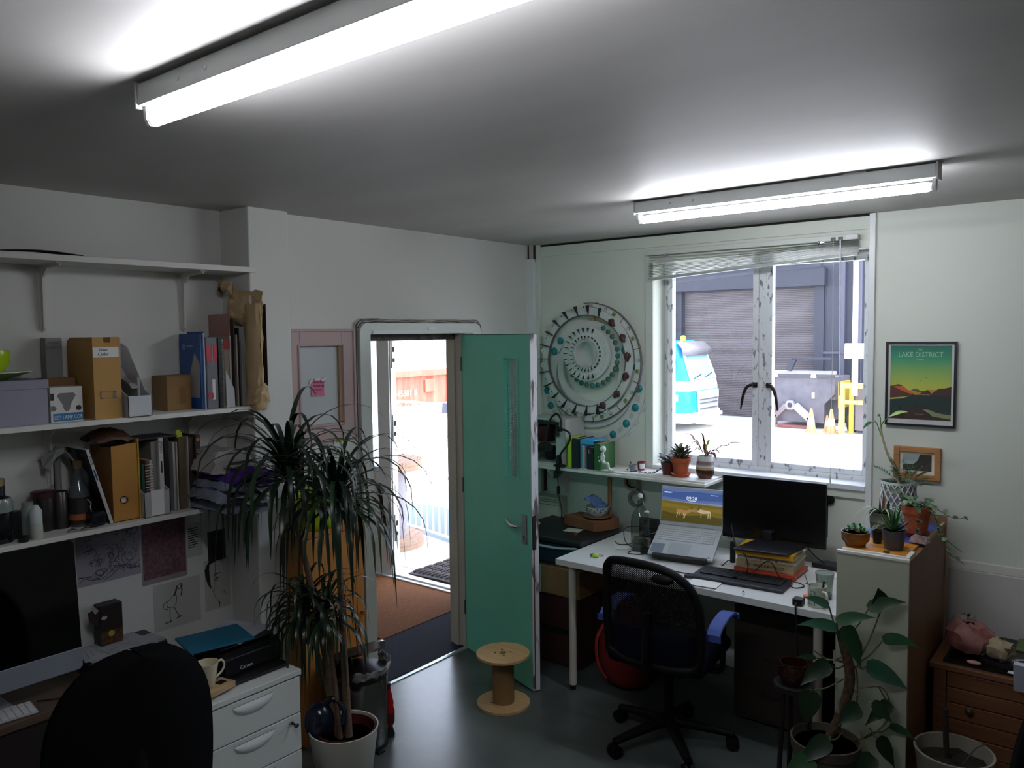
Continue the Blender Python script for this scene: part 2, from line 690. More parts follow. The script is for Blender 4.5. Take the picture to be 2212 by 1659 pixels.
# threshold strip, coir mat and carpet
b = MB()
b.prism([(-0.02, 0), (0.022, 0), (0.016, 0.006), (0.0, 0.009), (-0.012, 0.006)], 0, 0.79, frame((0, -0.72, 0), (1, 0, 0), (0, 0, 1)))
o = b.build('trim_10', M('bright_strip', '#c9d2d6', 0.25, 0.7))
struct(o)
carpet = M('navy_carpet', '#23283c', 0.95, col2='#161a2a', scale=160, bump=0.5, bscale=300)
b = MB()
b.box((-2.68, -2.38, 0.0), (-0.02, -0.985, 0.007))
b.box((-0.505, -0.985, 0.0), (-0.02, -0.01, 0.007))
struct(b.build('floor_carpet', carpet))
coir = M('coir', '#8a5730', 0.97, col2='#6a3f20', scale=120, bump=0.6, bscale=260)
b = MB()
b.box((-2.68, -0.98, 0.0), (-0.508, -0.03, 0.011))
tag(b.build('coir_mat', coir, world='base'), 'brown coir entrance mat inside the outer door', 'mat')
b = MB()
b.box((-2.0, -0.05, 0), (-0.62, 0.03, 0.022))
b.box((-2.0, -0.012, 0.022), (-0.62, 0.012, 0.034))
b.box((-2.0, 0.03, 0), (-0.62, 0.10, 0.012))
struct(b.build('trim_11', upvc, bevel=0.003))

# ---------------- teal door ----------------
teal = M('teal_paint', '#74cfb4', 0.38, var=0.06, scale=3, bump=0.02, bscale=80)
dr = D.objects.new('door_1', None)
COL.objects.link(dr)
struct(dr)
dr.location = (0.004, -0.737, 0.0)
dr.rotation_euler = (0, 0, math.atan2(-0.327, 0.945))
def L(bm, name, mat, par=None, **k):
    return bm.build(name, mat, par or dr, world=False, **k)
LW, LT = 0.755, 0.044
b = MB()
z0, z1, u0, u1 = 1.178, 1.848, 0.497, 0.632
b.box((0.004, 0, 0.006), (u0, LT, 1.982))
b.box((u1, 0, 0.006), (LW, LT, 1.982))
b.box((u0, 0, 0.006), (u1, LT, z0))
b.box((u0, 0, z1), (u1, LT, 1.982))
L(b, 'leaf', teal)
b = MB()                                    # bead round the vision panel
for (a0, a1, c0, c1) in ((u0-0.008, u0, z0-0.008, z1+0.008), (u1, u1+0.008, z0-0.008, z1+0.008), (u0, u1, z0-0.008, z0), (u0, u1, z1, z1+0.008)):
    b.box((a0, -0.008, c0), (a1, 0.0, c1))
L(b, 'vision_bead', teal)
b = MB()
b.box((u0, 0.019, z0), (u1, 0.025, z1))
L(b, 'pane', glass('wired_glass', '#d8e8e4', haze=0.25, hazecol='#cfd8d6'))
b = MB()
nz = 54
for i in range(1, nz):
    z = z0+(z1-z0)*i/nz
    b.box((u0, 0.0165, z), (u1, 0.0175, z+0.0012))
for i in range(1, 11):
    u = u0+(u1-u0)*i/11
    b.box((u, 0.0165, z0), (u+0.001, 0.0175, z1))
stuff(L(b, 'wire_mesh', M('wire', '#707a78', 0.5, 0.6)))
b = MB()
b.box((LW, 0.0, 0.006), (LW+0.007, LT, 0.80))
b.box((LW, 0.0, 0.985), (LW+0.007, LT, 1.982))
b.box((LW, 0.016, 0.80), (LW+0.005, LT, 0.985))
L(b, 'leaf_edge', M('chipped_edge', '#cfd0d4', 0.6, col2='#5b5356', scale=9, stretch=(3, 3, 0.6), detail=9, ramp=(0.38, 0.46)))
b = MB()
b.box((LW, 0.008, 0.02), (LW+0.0085, 0.015, 0.80))
L(b, 'seal', M('red_brown_strip', '#5b2f2a', 0.7))
b = MB()
b.box((LW, 0.006, 0.80), (LW+0.009, 0.026, 0.99))
L(b, 'latch_plate', M('rusty_plate', '#3f2d26', 0.6, 0.4, col2='#241a17', scale=30))
b = MB()
b.box((0.004, -0.001, 1.982), (LW+0.007, LT, 1.986))
L(b, 'top_edge', darkgap)
b = MB()
b.box((0.667, -0.006, 0.82), (0.715, 0.0, 0.985))
hp = L(b, 'handle_plate', M('satin_metal', '#9aa09f', 0.35, 0.9), bevel=0.002)
b = MB()
b.cyl((0.69, -0.006, 0.925), (0.69, -0.05, 0.925), 0.009, n=12)
b.tube(spline([(0.695, -0.048, 0.925), (0.66, -0.052, 0.921), (0.615, -0.05, 0.923), (0.578, -0.047, 0.940)], 5), 0.0095, n=10)
L(b, 'handle', chrome, hp, smooth=40)
b = MB()
b.cyl((0.691, -0.0065, 0.86), (0.691, -0.008, 0.86), 0.006, n=12)
b.box((0.688, -0.008, 0.842), (0.694, -0.0065, 0.86))
L(b, 'keyhole', darkgap, hp)
b = MB()
b.box((0.667, LT, 0.82), (0.715, LT+0.006, 0.985))
L(b, 'handle_plate', M('satin_metal', ''), bevel=0.002)
b = MB()
b.cyl((0.69, LT, 0.925), (0.69, LT+0.05, 0.925), 0.009, n=12)
b.tube(spline([(0.695, LT+0.048, 0.925), (0.66, LT+0.052, 0.921), (0.615, LT+0.05, 0.923), (0.578, LT+0.047, 0.94)], 5), 0.0095, n=10)
L(b, 'handle', chrome, smooth=40)
for z in (0.22, 1.0, 1.76):
    b = MB()
    b.cyl((-0.002, -0.004, z), (-0.002, -0.004, z+0.09), 0.006, n=10)
    L(b, 'hinge', M('hinge_metal', '#6d6d6a', 0.4, 0.9), smooth=40)

# ---------------- outer door: closed left leaf of the white double door ----------------
d2 = D.objects.new('door_2', None)
COL.objects.link(d2)
struct(d2)
X0, X1 = -1.94, -1.475
b = MB()
fy0, fy1 = 0.0, 0.065
g0, g1 = -1.86, -1.60
b.box((X0, fy0, 0.03), (g0, fy1, 1.965))
b.box((g1, fy0, 0.03), (X1, fy1, 1.965))
b.box((g0, fy0, 0.03), (g1, fy1, 0.12))
b.box((g0, fy0, 0.78), (g1, fy1, 0.90))
b.box((g0, fy0, 1.945), (g1, fy1, 1.965))
b.build('leaf', upvc, d2, bevel=0.004)
b = MB()
b.box((g0, 0.025, 0.90), (g1, 0.04, 1.945))
b.build('pane', frosted('obscure_glass'), d2)
b = MB()
b.box((g0, 0.02, 0.12), (g1, 0.045, 0.78))
b.build('lower_panel', upvc, d2)
b = MB()
b.ring(0.13*1.414, 0.11*1.414, 0, 0.01, n=4, T=frame((-1.73, 0.02, 0.45), (1, 0, 0), (0, 0, 1)) @ Matrix.Scale(1.35, 4, (0, 1, 0)) @ Matrix.Scale(0.85, 4, (1, 0, 0)) @ Matrix.Rotation(PI/4, 4, 'Z'))
b.build('panel_moulding', upvc, d2)
b = MB()
b.box((X1, -0.012, 0.03), (X1+0.03, 0.07, 1.965))
b.box((X1+0.03, 0.0, 0.03), (X1+0.042, 0.055, 1.965))
b.build('closing_stile', upvc, d2, bevel=0.003)
for z in (0.30, 1.12, 1.72):
    b = MB()
    b.box((X1+0.042, 0.008, z), (X1+0.05, 0.045, z+0.22))
    kp = b.build('lock_keep', M('grey_metal', ''), d2, bevel=0.002)
    b = MB()
    b.box((X1+0.0495, 0.015, z+0.05), (X1+0.0515, 0.038, z+0.08))
    b.box((X1+0.0495, 0.015, z+0.13), (X1+0.0515, 0.038, z+0.17))
    b.build('slot', darkgap, kp)
b = MB()
b.box((-1.98, 0.0, 1.965), (-0.62, 0.08, 1.985))
b.box((-1.98, 0.0, 0.0), (X0, 0.08, 1.985))
b.box((-0.65, 0.0, 0.0), (-0.62, 0.08, 1.985))
b.build('outer_frame', upvc, d2, bevel=0.003)

# ---------------- the window ----------------
w1 = D.objects.new('window_1', None)
COL.objects.link(w1)
struct(w1)
b = MB()
b.box((WX0, -0.028, 1.135), (WX1, 0.115, 1.164))
b.build('sill', M('sill_paint', '#dfe2e6', 0.35), w1, bevel=0.004)
b = MB()
b.box((WX0, 0.115, 1.135), (WX1, 0.20, 1.192))
b.box((WX0, 0.115, 2.385), (WX1, 0.20, WZ1))
b.box((WX0, 0.14, 1.19), (0.972, 0.20, 2.39))
b.box((2.172, 0.14, 1.19), (WX1, 0.20, 2.39))
b.box((1.557, 0.13, 1.19), (1.605, 0.20, 2.39))
b.build('frame', worn, w1, bevel=0.003)
pane_m = glass('window_glass', '#f4f7fb', haze=0.035, hazecol='#d8dcf0')
for k, (a0, a1) in enumerate(((0.972, 1.557), (1.605, 2.172))):
    b = MB()
    st = 0.034
    b.box((a0, 0.118, 1.192), (a0+st, 0.165, 2.388))
    b.box((a1-st, 0.118, 1.192), (a1, 0.165, 2.388))
    b.box((a0+st, 0.118, 1.192), (a1-st, 0.165, 1.222))
    b.box((a0+st, 0.118, 2.36), (a1-st, 0.165, 2.388))
    sh = b.build('sash', worn, w1, bevel=0.003)
    b = MB()
    b.box((a0+st, 0.139, 1.222), (a1-st, 0.142, 2.36))
    b.build('pane', pane_m, sh)
    hx = a1-0.018 if k == 0 else a0+0.018
    s = -1 if k == 0 else 1
    b = MB()
    b.box((hx-0.016, 0.112, 1.655), (hx+0.016, 0.118, 1.685))
    b.cyl((hx, 0.118, 1.672), (hx, 0.088, 1.672), 0.010, n=12)
    b.tube(spline([(hx, 0.09, 1.674), (hx+s*0.03, 0.082, 1.662), (hx+s*0.052, 0.078, 1.62), (hx+s*0.068, 0.074, 1.53)], 5), [0.011]*6+[0.0105]*5+[0.009]*3+[0.006]*2, n=8)
    b.build('handle', M('dark_iron', '#2a1d1c', 0.45, 0.5), sh, smooth=50)
# ---------------- fluorescent battens ----------------
def batten(x0, x1, yf, skew, label):
    t = T('ceiling_light', label, 'light', (x0, yf, H), math.atan2(skew, x1-x0), 'fluorescent ceiling lights')
    Lx = math.hypot(x1-x0, skew)
    gp = M('batten_enamel', '#c3c6c4', 0.4)
    b = MB()
    b.box((0.008, 0.0, -0.056), (Lx-0.008, 0.058, -0.006))
    hs = b.build('housing', gp, t, world=False, bevel=0.003)
    for xx in (0.25, Lx-0.33):
        b = MB()
        b.box((xx, 0.012, -0.006), (xx+0.08, 0.046, 0.0))
        b.build('spacer', gp, t, world=False)
    for k, xx in enumerate((0.0, Lx-0.008)):
        b = MB()
        b.box((xx, -0.003, -0.062), (xx+0.008, 0.061, -0.001))
        b.build('end_cap', M('end_cap_plastic', '#c9cac6', 0.5), t, world=False, bevel=0.002)
    zt, yt = -0.084, 0.029
    for xx, s in ((0.022, 1), (Lx-0.022, -1)):
        b = MB()
        b.prism([(-0.016, -0.056), (0.016, -0.056), (0.016, zt), (0.008, zt-0.016), (-0.008, zt-0.016), (-0.016, zt)], 0, 0.012*s, frame((xx-0.012*s, yt, 0), (0, 1, 0), (0, 0, 1)))
        b.cyl((xx, yt, zt), (xx+0.016*s, yt, zt), 0.014, n=14)
        b.build('lamp_holder', M('end_cap_plastic', ''), t, world=False)
    b = MB()
    b.cyl((0.036, yt, zt), (Lx-0.036, yt, zt), 0.0175, n=20)
    b.build('tube', emis('fluorescent_tube', '#f2f6ff', TUBE), t, world=False, smooth=40)
    for xx in (0.19, 0.30):
        b = MB()
        b.cyl((xx, -0.0005, -0.03), (xx, 0.001, -0.03), 0.006, n=10)
        b.build('screw', M('grey_metal', ''), t, world=False)
    return t
batten(1.44, 2.70, -3.458, 0.0, 'long fluorescent tube light nearest the camera, running off the top edge')
batten(1.462, 2.719, -1.172, -0.028, 'short looking fluorescent tube light on the ceiling in front of the window')

# ---------------- outside: landing, yard, buildings ----------------
ZG = -1.2
yardm = M('sunlit_concrete', '#c9c4bc', 0.9, var=0.12, scale=0.6, detail=8)
b = MB()
b.box((-70, 0.3, ZG-0.3), (60, 90, ZG))
struct(b.build('ground_yard', yardm))
b = MB()
b.prism([(-5.0, 0.26), (3.0, 0.26), (3.0, 0.3), (-0.5, 0.70), (-1.2, 0.92), (-5.0, 1.75)], -0.14, -0.001)
struct(b.build('floor_landing', M('landing_concrete', '#b7b4b0', 0.85, var=0.15, scale=2.5, detail=8)))
b = MB()
b.box((-2.0, 0.10, -0.14), (-0.62, 0.265, -0.001))
struct(b.build('trim_12', M('landing_concrete', '')))
b = MB()
for x, y in ((-4.6, 1.5), (-0.7, 0.6)):
    b.box((x-0.06, y-0.06, ZG), (x+0.06, y+0.06, -0.14))
struct(b.build('column_1', M('landing_concrete', '')))

# added roof slab, out of view, placed to shade the landing
cn = T('added_canopy', 'added unseen grey roof that shades the landing by the outer door', 'added_canopy', (-1.2, 0.9, 2.35))
b = MB(); b.box((-4.6, 0.265, 2.36), (0.10, 1.50, 2.44)); b.build('roof_slab', M('added_canopy_grey', '#8a8c90', 0.7), cn, bevel=0.01)
for x in (-4.4, -0.1):
    b = MB(); b.box((x, 0.265, 2.0), (x+0.05, 0.30, 2.36)); b.build('bracket', M('added_canopy_grey', ''), cn)

# railing
rt = T('railing', 'white metal railing of upright bars along the landing outside the door', 'railing', (-2.0, 0.98, 0))
ra, rb = V((-0.95, 0.775, 0)), V((-4.3, 1.45, 0))
wr = M('white_rail', '#e8e9ea', 0.4)
def rail_at(u, z):
    p = ra.lerp(rb, u)
    return V((p.x, p.y, z))
b = MB(); b.tube([rail_at(0, 0.10), rail_at(1, 0.10)], 0.014, n=8); b.build('bottom_rail', wr, rt, smooth=50)
b = MB(); b.tube([rail_at(0, 1.05), rail_at(1, 1.05)], 0.018, n=8); b.build('top_rail', wr, rt, smooth=50)
nb = 34
for i in range(nb+1):
    b = MB()
    if i in (0, nb, 17):
        b.cyl(rail_at(i/nb, 0.0), rail_at(i/nb, 1.05), 0.017, n=8)
        b.build('post', wr, rt, smooth=50)
    else:
        b.cyl(rail_at(i/nb, 0.10), rail_at(i/nb, 1.05), 0.0085, n=6)
        b.build('bar', wr, rt, smooth=50)

# big cable drum on the landing
sp = T('cable_drum', 'large wooden cable drum standing on the landing outside the open door', 'cable drum', (-2.25, 0.69, 0))
plank = M('weathered_plank', '#a58a79', 0.85, col2='#8b7264', scale=7, stretch=(3, 14, 3), detail=6)
for (za, zb, nm) in ((0.0, 0.09, 'base_disc'), (0.73, 0.82, 'top_disc')):
    b = MB(); b.cyl((-2.25, 0.69, za), (-2.25, 0.69, (za+zb)/2-0.002), 0.33, n=48); d = b.build(nm, plank, sp, smooth=40)
    zz0, zz1 = (za+zb)/2, zb
    n = 8
    for i in range(n):                      # the upper layer of each disc is separate boards
        xa, xb = -0.33+0.66*i/n+0.002, -0.33+0.66*(i+1)/n-0.002
        pts = []
        for k in range(7):
            x = xa+(xb-xa)*k/6
            pts.append((x, -math.sqrt(max(0.33**2-x*x, 1e-5))))
        poly = pts + [(x, -y) for x, y in pts[::-1]]
        b = MB(); b.prism(poly, zz0, zz1-R(0, .003), Matrix.Translation((-2.25, 0.69, 0)) @ Matrix.Rotation(0.4, 4, 'Z'))
        b.build('plank', plank, d)
b = MB(); b.cyl((-2.25, 0.69, 0.09), (-2.25, 0.69, 0.73), 0.168, n=32)
b.build('barrel', M('ribbed_barrel', '#8b8790', 0.8), sp, smooth=40)
b = MB()
for i in range(44):
    z = 0.10+0.62*i/44
    b.ring(0.167, 0.1715, z, z+0.008, n=32, T=Matrix.Translation((-2.25, 0.69, 0)))
stuff(b.build('wound_cord', M('wound_cord', '#8f8b95', 0.9), sp))

# ridged rubber mat outside the threshold
mt = T('rubber_mat', 'dark ridged rubber mat lying outside the door threshold', 'mat', (-0.98, 0.36, 0))
rub = M('dark_rubber', '#3a3436', 0.8, var=0.3, scale=40)
b = MB()
b.grid(lambda u, v: (-1.40+0.80*u, 0.12+0.52*v, 0.010+0.012*(1-v)*math.sin(PI*u)), 10, 6)
b.build('backing', M('mat_backing', '#4b474b', 0.8), mt, solid=0.008)
for r_ in range(4):
    for i in range(15):
        x = -1.37+0.77*i/15
        y = 0.15+0.12*r_
        b = MB()
        b.tube([(x+0.02*math.sin(3*k), y+0.10*k, 0.022+0.012*math.sin(PI*k)+0.012*(1-(y-.12)/.52)*math.sin(PI*(x+1.4)/.8)) for k in (0, 0.33, 0.66, 1)], 0.012, n=6, flat=0.8)
        b.build('ridge', rub, mt, smooth=60)

# silver hatchback nosed in under the landing
cr = T('car', 'silver white hatchback parked below the landing railing', 'car', (-2.55, 2.6, ZG))
cp = M('silver_paint', '#c6cad2', 0.25, 0.3)
def loft(secs, closed=True):
    b = MB()
    n = len(secs[0])
    vs = [p for s_ in secs for p in s_]
    fs = []
    for i in range(len(secs)-1):
        for j in range(n):
            k = (j+1) % n
            fs.append((i*n+j, i*n+k, (i+1)*n+k, (i+1)*n+j))
    fs += [tuple(range(n))[::-1], tuple(range((len(secs)-1)*n, len(secs)*n))]
    b.add(vs, fs)
    return b
def rrect(x0, x1, y0, y1, r, z, n=5):
    out = []
    for cx, cy, a in ((x1-r, y1-r, 0), (x0+r, y1-r, PI/2), (x0+r, y0+r, PI), (x1-r, y0+r, 1.5*PI)):
        for i in range(n+1):
            t = a+PI/2*i/n
            out.append(V((cx+r*math.cos(t), cy+r*math.sin(t), z)))
    return out
loft([rrect(-3.42, -1.70, 0.42, 4.3, 0.35, ZG+0.2), rrect(-3.46, -1.66, 0.38, 4.35, 0.4, ZG+0.5), rrect(-3.42, -1.70, 0.45, 4.3, 0.45, ZG+0.82), rrect(-3.36, -1.76, 0.70, 4.2, 0.4, ZG+0.96)]).build('body', cp, cr, smooth=50)
loft([rrect(-3.34, -1.78, 0.98, 4.15, 0.25, ZG+0.94), rrect(-3.16, -1.98, 1.60, 3.75, 0.25, ZG+1.36)]).build('glasshouse', M('car_glass', '#22363f', 0.05, spec=0.9), cr, smooth=40)
loft([rrect(-3.17, -1.97, 1.62, 3.76, 0.25, ZG+1.352), rrect(-3.15, -1.99, 1.66, 3.72, 0.25, ZG+1.40), rrect(-3.0, -2.1, 1.8, 3.5, 0.25, ZG+1.425)]).build('roof', cp, cr, smooth=60)
for sx in (-1, 1):
    b = MB()
    b.tube([(-2.57+sx*0.77, 1.0, ZG+0.95), (-2.57+sx*0.60, 1.62, ZG+1.37)], 0.03, n=6)
    b.build('windscreen_pillar', cp, cr, smooth=60)
    for yy in (1.15, 3.6):
        b = MB()
        b.cyl((-2.57+sx*0.90, yy, ZG+0.31), (-2.57+sx*0.70, yy, ZG+0.31), 0.31, n=24)
        w = b.build('wheel', M('tyre', '#17181a', 0.8), cr, smooth=40)
        b = MB()
        b.cyl((-2.57+sx*0.905, yy, ZG+0.31), (-2.57+sx*0.88, yy, ZG+0.31), 0.19, n=20)
        b.build('hub', M('grey_metal', ''), w, smooth=40)
    b = MB()
    b.ball((-2.57+sx*0.86, 1.35, ZG+1.02), 0.1, 10, (1, 0.6, 0.7))
    b.build('door_mirror', blackp, cr, smooth=60)

# white van with roof bars
vn = T('van', 'white panel van with two roof bars parked in front of the red container', 'van', (-5.9, 4.6, ZG))
vp = M('van_white', '#e3e4e8', 0.3)
def vsec(z, inset, y0, y1):
    return rrect(-6.85+inset, -4.98-inset, y0, y1, 0.18, z)
loft([vsec(ZG+0.25, 0.03, 2.2, 7.0), vsec(ZG+0.7, 0.0, 2.15, 7.05), vsec(ZG+1.1, 0.02, 2.2, 7.0), vsec(ZG+1.75, 0.12, 2.6, 6.9), vsec(ZG+1.95, 0.24, 2.9, 6.8), vsec(ZG+1.98, 0.45, 3.1, 6.6)]).build('body', vp, vn, smooth=45)
darkglass = M('dark_glass', '#0b0a10', 0.08)
b = MB()
b.prism([(3.35, 0.14), (4.05, 0.16), (4.02, 0.48), (3.90, 0.50), (3.30, 0.36)], -0.03, 0.004, frame((-5.035, 0, 0), (0, 1, -0.0), (-0.18, 0, 1)))
b.build('side_window', darkglass, vn)
for y, z in ((3.98, -0.26), (4.42, -0.25)):
    b = MB(); b.box((-4.99, y, z), (-4.96, y+0.20, z+0.05)); b.build('door_handle', M('grey_handle', '#77787c', 0.5), vn, bevel=0.008)
for y, z in ((3.1, -0.02), (4.25, -0.02)):
    b = MB(); b.box((-5.0, y, ZG+0.5), (-4.975, y+0.012, 0.25)); b.build('door_seam', M('seam_grey', '#8a8b90', 0.6), vn)
text('lettering', 'HF', 0.42, frame((-4.965, 5.05, 0.08), (0, 1, 0), (-0.12, 0, 1)), M('van_lettering', '#a3a3a8', 0.5), vn, ext=0.004)
for (y, zz) in ((3.25, 0.88), (4.6, 0.90)):
    b = MB()
    b.tube([(-6.7, y, zz), (-4.85, y, zz)], 0.018, n=8)
    rbm = b.build('roof_bar', M('aluminium', '#c9cbd0', 0.35, 0.6), vn, smooth=50)
    for x in (-6.45, -5.15):
        b = MB()
        b.prism([(-0.05, 0), (0.05, 0), (0.03, -0.16), (-0.07, -0.16)], -0.03, 0.03, frame((x, y, zz+0.02), (1, 0, 0), (0, 0, 1)))
        b.build('bar_foot', M('foot_plastic', '#3d3b4a', 0.6), rbm, bevel=0.006)
for yy in (2.95, 6.2):
    b = MB(); b.cyl((-4.97, yy, ZG+0.33), (-5.2, yy, ZG+0.33), 0.33, n=24); b.build('wheel', M('tyre', ''), vn, smooth=40)

# red shipping container
ct = T('shipping_container', 'faded red shipping container behind the white van', 'container', (-10.2, 6.0, ZG))
crd = M('faded_red', '#b5604f', 0.75, col2='#9c4d40', scale=3, stretch=(2, 2, 0.5), detail=6)
CX = -9.0
y0c, y1c, ztop = 2.85, 8.95, 1.21
pts = []
pit = 0.36
y = y0c+0.12
while y < y1c-0.4:
    pts += [(y, 0), (y+0.12, 0), (y+0.18, -0.045), (y+0.30, -0.045)]
    y += pit
pts.append((y1c-0.15, 0))
b = MB()
vs = []
for (yy, dx) in pts:
    vs += [(CX-0.05+dx, yy, ZG+0.15), (CX-0.05+dx, yy, ztop-0.12)]
b.add(vs, [(2*i, 2*i+2, 2*i+3, 2*i+1) for i in range(len(pts)-1)])
b.build('corrugated_side', crd, ct)
b = MB()
b.box((CX-2.44, y0c, ZG+0.02), (CX-0.12, y1c-0.02, ztop-0.03))
b.build('box', crd, ct)
for (za, zb, nm) in ((ztop-0.13, ztop, 'top_rail'), (ZG, ZG+0.16, 'bottom_rail')):
    b = MB(); b.box((CX-0.10, y0c, za), (CX, y1c, zb)); b.build(nm, crd, ct)
for yy in (y0c, y1c-0.17):
    b = MB(); b.box((CX-0.17, yy, ZG), (CX+0.005, yy+0.17, ztop)); po = b.build('corner_post', crd, ct)
    b = MB(); b.box((CX-0.17, yy-0.005, ztop-0.12), (CX+0.012, yy+0.175, ztop+0.006)); cc = b.build('corner_casting', crd, po)
    b = MB(); b.ball((CX+0.012, yy+0.085, ztop-0.06), 0.035, 10, (0.3, 0.7, 1)); b.build('hole', darkgap, cc)
wl_ = M('stencil_white', '#eee6e4', 0.7)
text('lettering', '445581 8', 0.19, frame((CX+0.004, 7.45, 0.73), (0, 1, 0), (0, 0, 1)), wl_, ct, sx=0.95)
text('lettering', 'US  2210', 0.19, frame((CX+0.004, 7.43, 0.50), (0, 1, 0), (0, 0, 1)), wl_, ct, sx=0.95)
for z in (0.12, -0.18):
    b = MB(); b.box((CX-0.004, 7.45, z), (CX+0.003, 7.62, z+0.20)); b.build('sticker', wl_, ct)
b = MB(); b.box((CX-0.03, 8.05, 0.72), (CX+0.012, 8.35, 1.0)); b.build('vent', crd, ct, bevel=0.01)

# pale clad building far behind the container
gb = T('pale_building', 'pale grey clad building rising behind the container', 'building', (-26, 26, ZG))
b = MB(); b.box((-45, 24, ZG), (-14.0, 34, 11)); b.build('cladding', M('lilac_cladding', '#aaa7b8', 0.6), gb)
for i in range(30):
    x = -44+i*1.0
    b = MB(); b.box((x, 23.97, ZG), (x+0.05, 24.0, 11)); b.build('seam', M('cladding_seam', '#9b98aa', 0.6), gb)
for x in (-23.75, -23.1):
    b = MB(); b.box((x, 23.6, ZG), (x+0.42, 23.95, 11)); b.build('white_column', M('column_white', '#f0f0f2', 0.5), gb)
b = MB(); b.box((-25.6, 23.8, 1.35), (-24.9, 23.97, 1.62)); b.box((-24.9, 23.86, 1.45), (-21.5, 23.94, 1.5)); b.build('light_bracket', M('column_white', ''), gb)
b = MB(); b.box((-22.6, 23.8, 1.9), (-22.2, 24.0, 2.4)); b.build('vent', M('cladding_seam', ''), gb)
wb = T('sunlit_wall_patch', 'white wall with a sloping edge, painted as the sunlit part of the far wall', 'building', (-27, 18, ZG))  # sunlit part of the far wall, put in as white colour and sloped edge
b = MB(); b.box((-40, 15.2, ZG), (-21.5, 16.5, 9)); b.prism([(-21.5, ZG), (-19.3, ZG), (-21.5, 5.5)], -16.5, -15.2, frame((0, 0, 0), (1, 0, 0), (0, 0, 1)))
b.build('wall', M('painted_sunlit_white', '#f1f1f1', 0.8), wb)

# dark warehouse with the roller shutter
wh = T('warehouse', 'dark steel clad warehouse with a large roller shutter across the yard', 'building', (-6, 24.5, ZG))
navy = M('dark_navy_steel', '#343440', 0.55, col2='#2b2b37', scale=1.2, stretch=(2, 2, 0.4), detail=6)
WY = 23.75
SX0, SX1, SZ = -10.55, -5.55, 3.45
b = MB()
b.box((-13.8, WY, ZG), (SX0, WY+0.3, 9))
b.box((SX1, WY, ZG), (9, WY+0.3, 9))
b.box((SX0, WY, SZ), (SX1, WY+0.3, 9))
b.build('wall', navy, wh)
b = MB()
b.box((-13.8, WY+0.3, 8.8), (9, WY+14, 9)); b.box((-13.8, WY+13.8, ZG), (9, WY+14, 9))
b.build('shell', navy, wh)
b = MB()
n = 74
prof = []
for i in range(n):
    z = ZG+(SZ-ZG)*i/n
    dz = (SZ-ZG)/n
    prof += [(z, 0.0), (z+dz*0.55, -0.022), (z+dz*0.9, -0.022)]
prof.append((SZ, 0))
vs = []
for z, dy in prof:
    vs += [(SX0+0.02, WY+0.16+dy, z), (SX1-0.02, WY+0.16+dy, z)]
b.add(vs, [(2*i, 2*i+1, 2*i+3, 2*i+2) for i in range(len(prof)-1)])
stuff(b.build('shutter_curtain', M('shutter_grey', '#655c5c', 0.5, col2='#585051', scale=0.7, stretch=(0.6, 1, 6)), wh))
for x in (SX0-0.32, SX1):
    b = MB(); b.box((x, WY-0.12, ZG), (x+0.32, WY, SZ+0.7)); b.build('shutter_guide', M('frame_navy', '#262631', 0.5), wh)
b = MB(); b.box((SX0-0.5, WY-0.35, SZ+0.05), (SX1+0.4, WY, SZ+0.62)); b.build('shutter_hood', M('frame_navy', ''), wh)
for i in range(20):
    x = -13.5+i*0.9
    b = MB(); b.box((x, WY-0.03, SZ+0.75), (x+0.06, WY, 8.8)); b.build('cladding_rib', navy, wh)
for x in (-4.65, -4.2, -3.6):
    b = MB(); b.box((x, WY-0.2, ZG), (x+0.13, WY, 8.8)); b.build('column', M('column_lilac', '#484756', 0.5), wh)
b = MB(); b.box((-5.2, WY-0.24, 1.17), (0, WY-0.19, 1.24)); b.build('cross_rail', M('column_lilac', ''), wh)
# paler, bluer side wing seen at the window's left edge
b = MB(); b.box((-13.8, 23.3, ZG), (-10.95, 23.7, 9)); b.build('bay_wall', M('bay_lilac', '#4c4b60', 0.5), wh)

# tipper truck cab
tk = T('truck', 'blue and white truck cab parked before the roller shutter', 'truck', (-7.75, 19.65, ZG))
blue = M('truck_blue', '#1285cf', 0.3)
twh = M('truck_white', '#eef0f2', 0.35)
tgr = M('truck_grey', '#8d8d92', 0.5)
def tl(bm, nm, mt_, par=tk, **k):
    return bm.build(nm, mt_, par, world=False, **k)
def tsec(fx, hw, z, r=0.28):
    return rrect(-2.0, fx, -hw, hw, r, z)
tl(loft([tsec(0.0, 1.2, 0.55), tsec(0.02, 1.22, 0.8), tsec(0.02, 1.22, 1.22), tsec(0.0, 1.2, 1.30)]), 'lower_cab', blue, smooth=35)
tl(loft([tsec(0.0, 1.2, 1.30), tsec(-0.01, 1.2, 1.42), tsec(-0.05, 1.19, 1.62)]), 'belt_panel', twh, smooth=35)
tl(loft([tsec(-0.05, 1.19, 1.62), tsec(-0.22, 1.15, 2.1), tsec(-0.38, 1.08, 2.56), tsec(-0.48, 1.02, 2.78), tsec(-0.75, 0.92, 2.88)]), 'upper_cab', blue, smooth=35)
def tfront(y, z):                           # a point just ahead of the raked screen
    return V((-0.05-0.36*(z-1.62)+0.012, y, z))
b = MB()
b.add([tfront(y, z) for y, z in ((-0.98, 1.64), (0.98, 1.64), (0.88, 2.56), (-0.88, 2.56))], [(0, 1, 2, 3)])
tl(b, 'screen_surround', twh, solid=0.02)
b = MB()
b.add([tfront(y, z)+V((0.016, 0, 0)) for y, z in ((-0.84, 1.70), (0.88, 1.70), (0.78, 2.50), (-0.74, 2.50))], [(0, 1, 2, 3)])
sc = tl(b, 'windscreen', M('screen_glass', '#7f9fb4', 0.06, spec=0.8), solid=0.01)
b = MB()
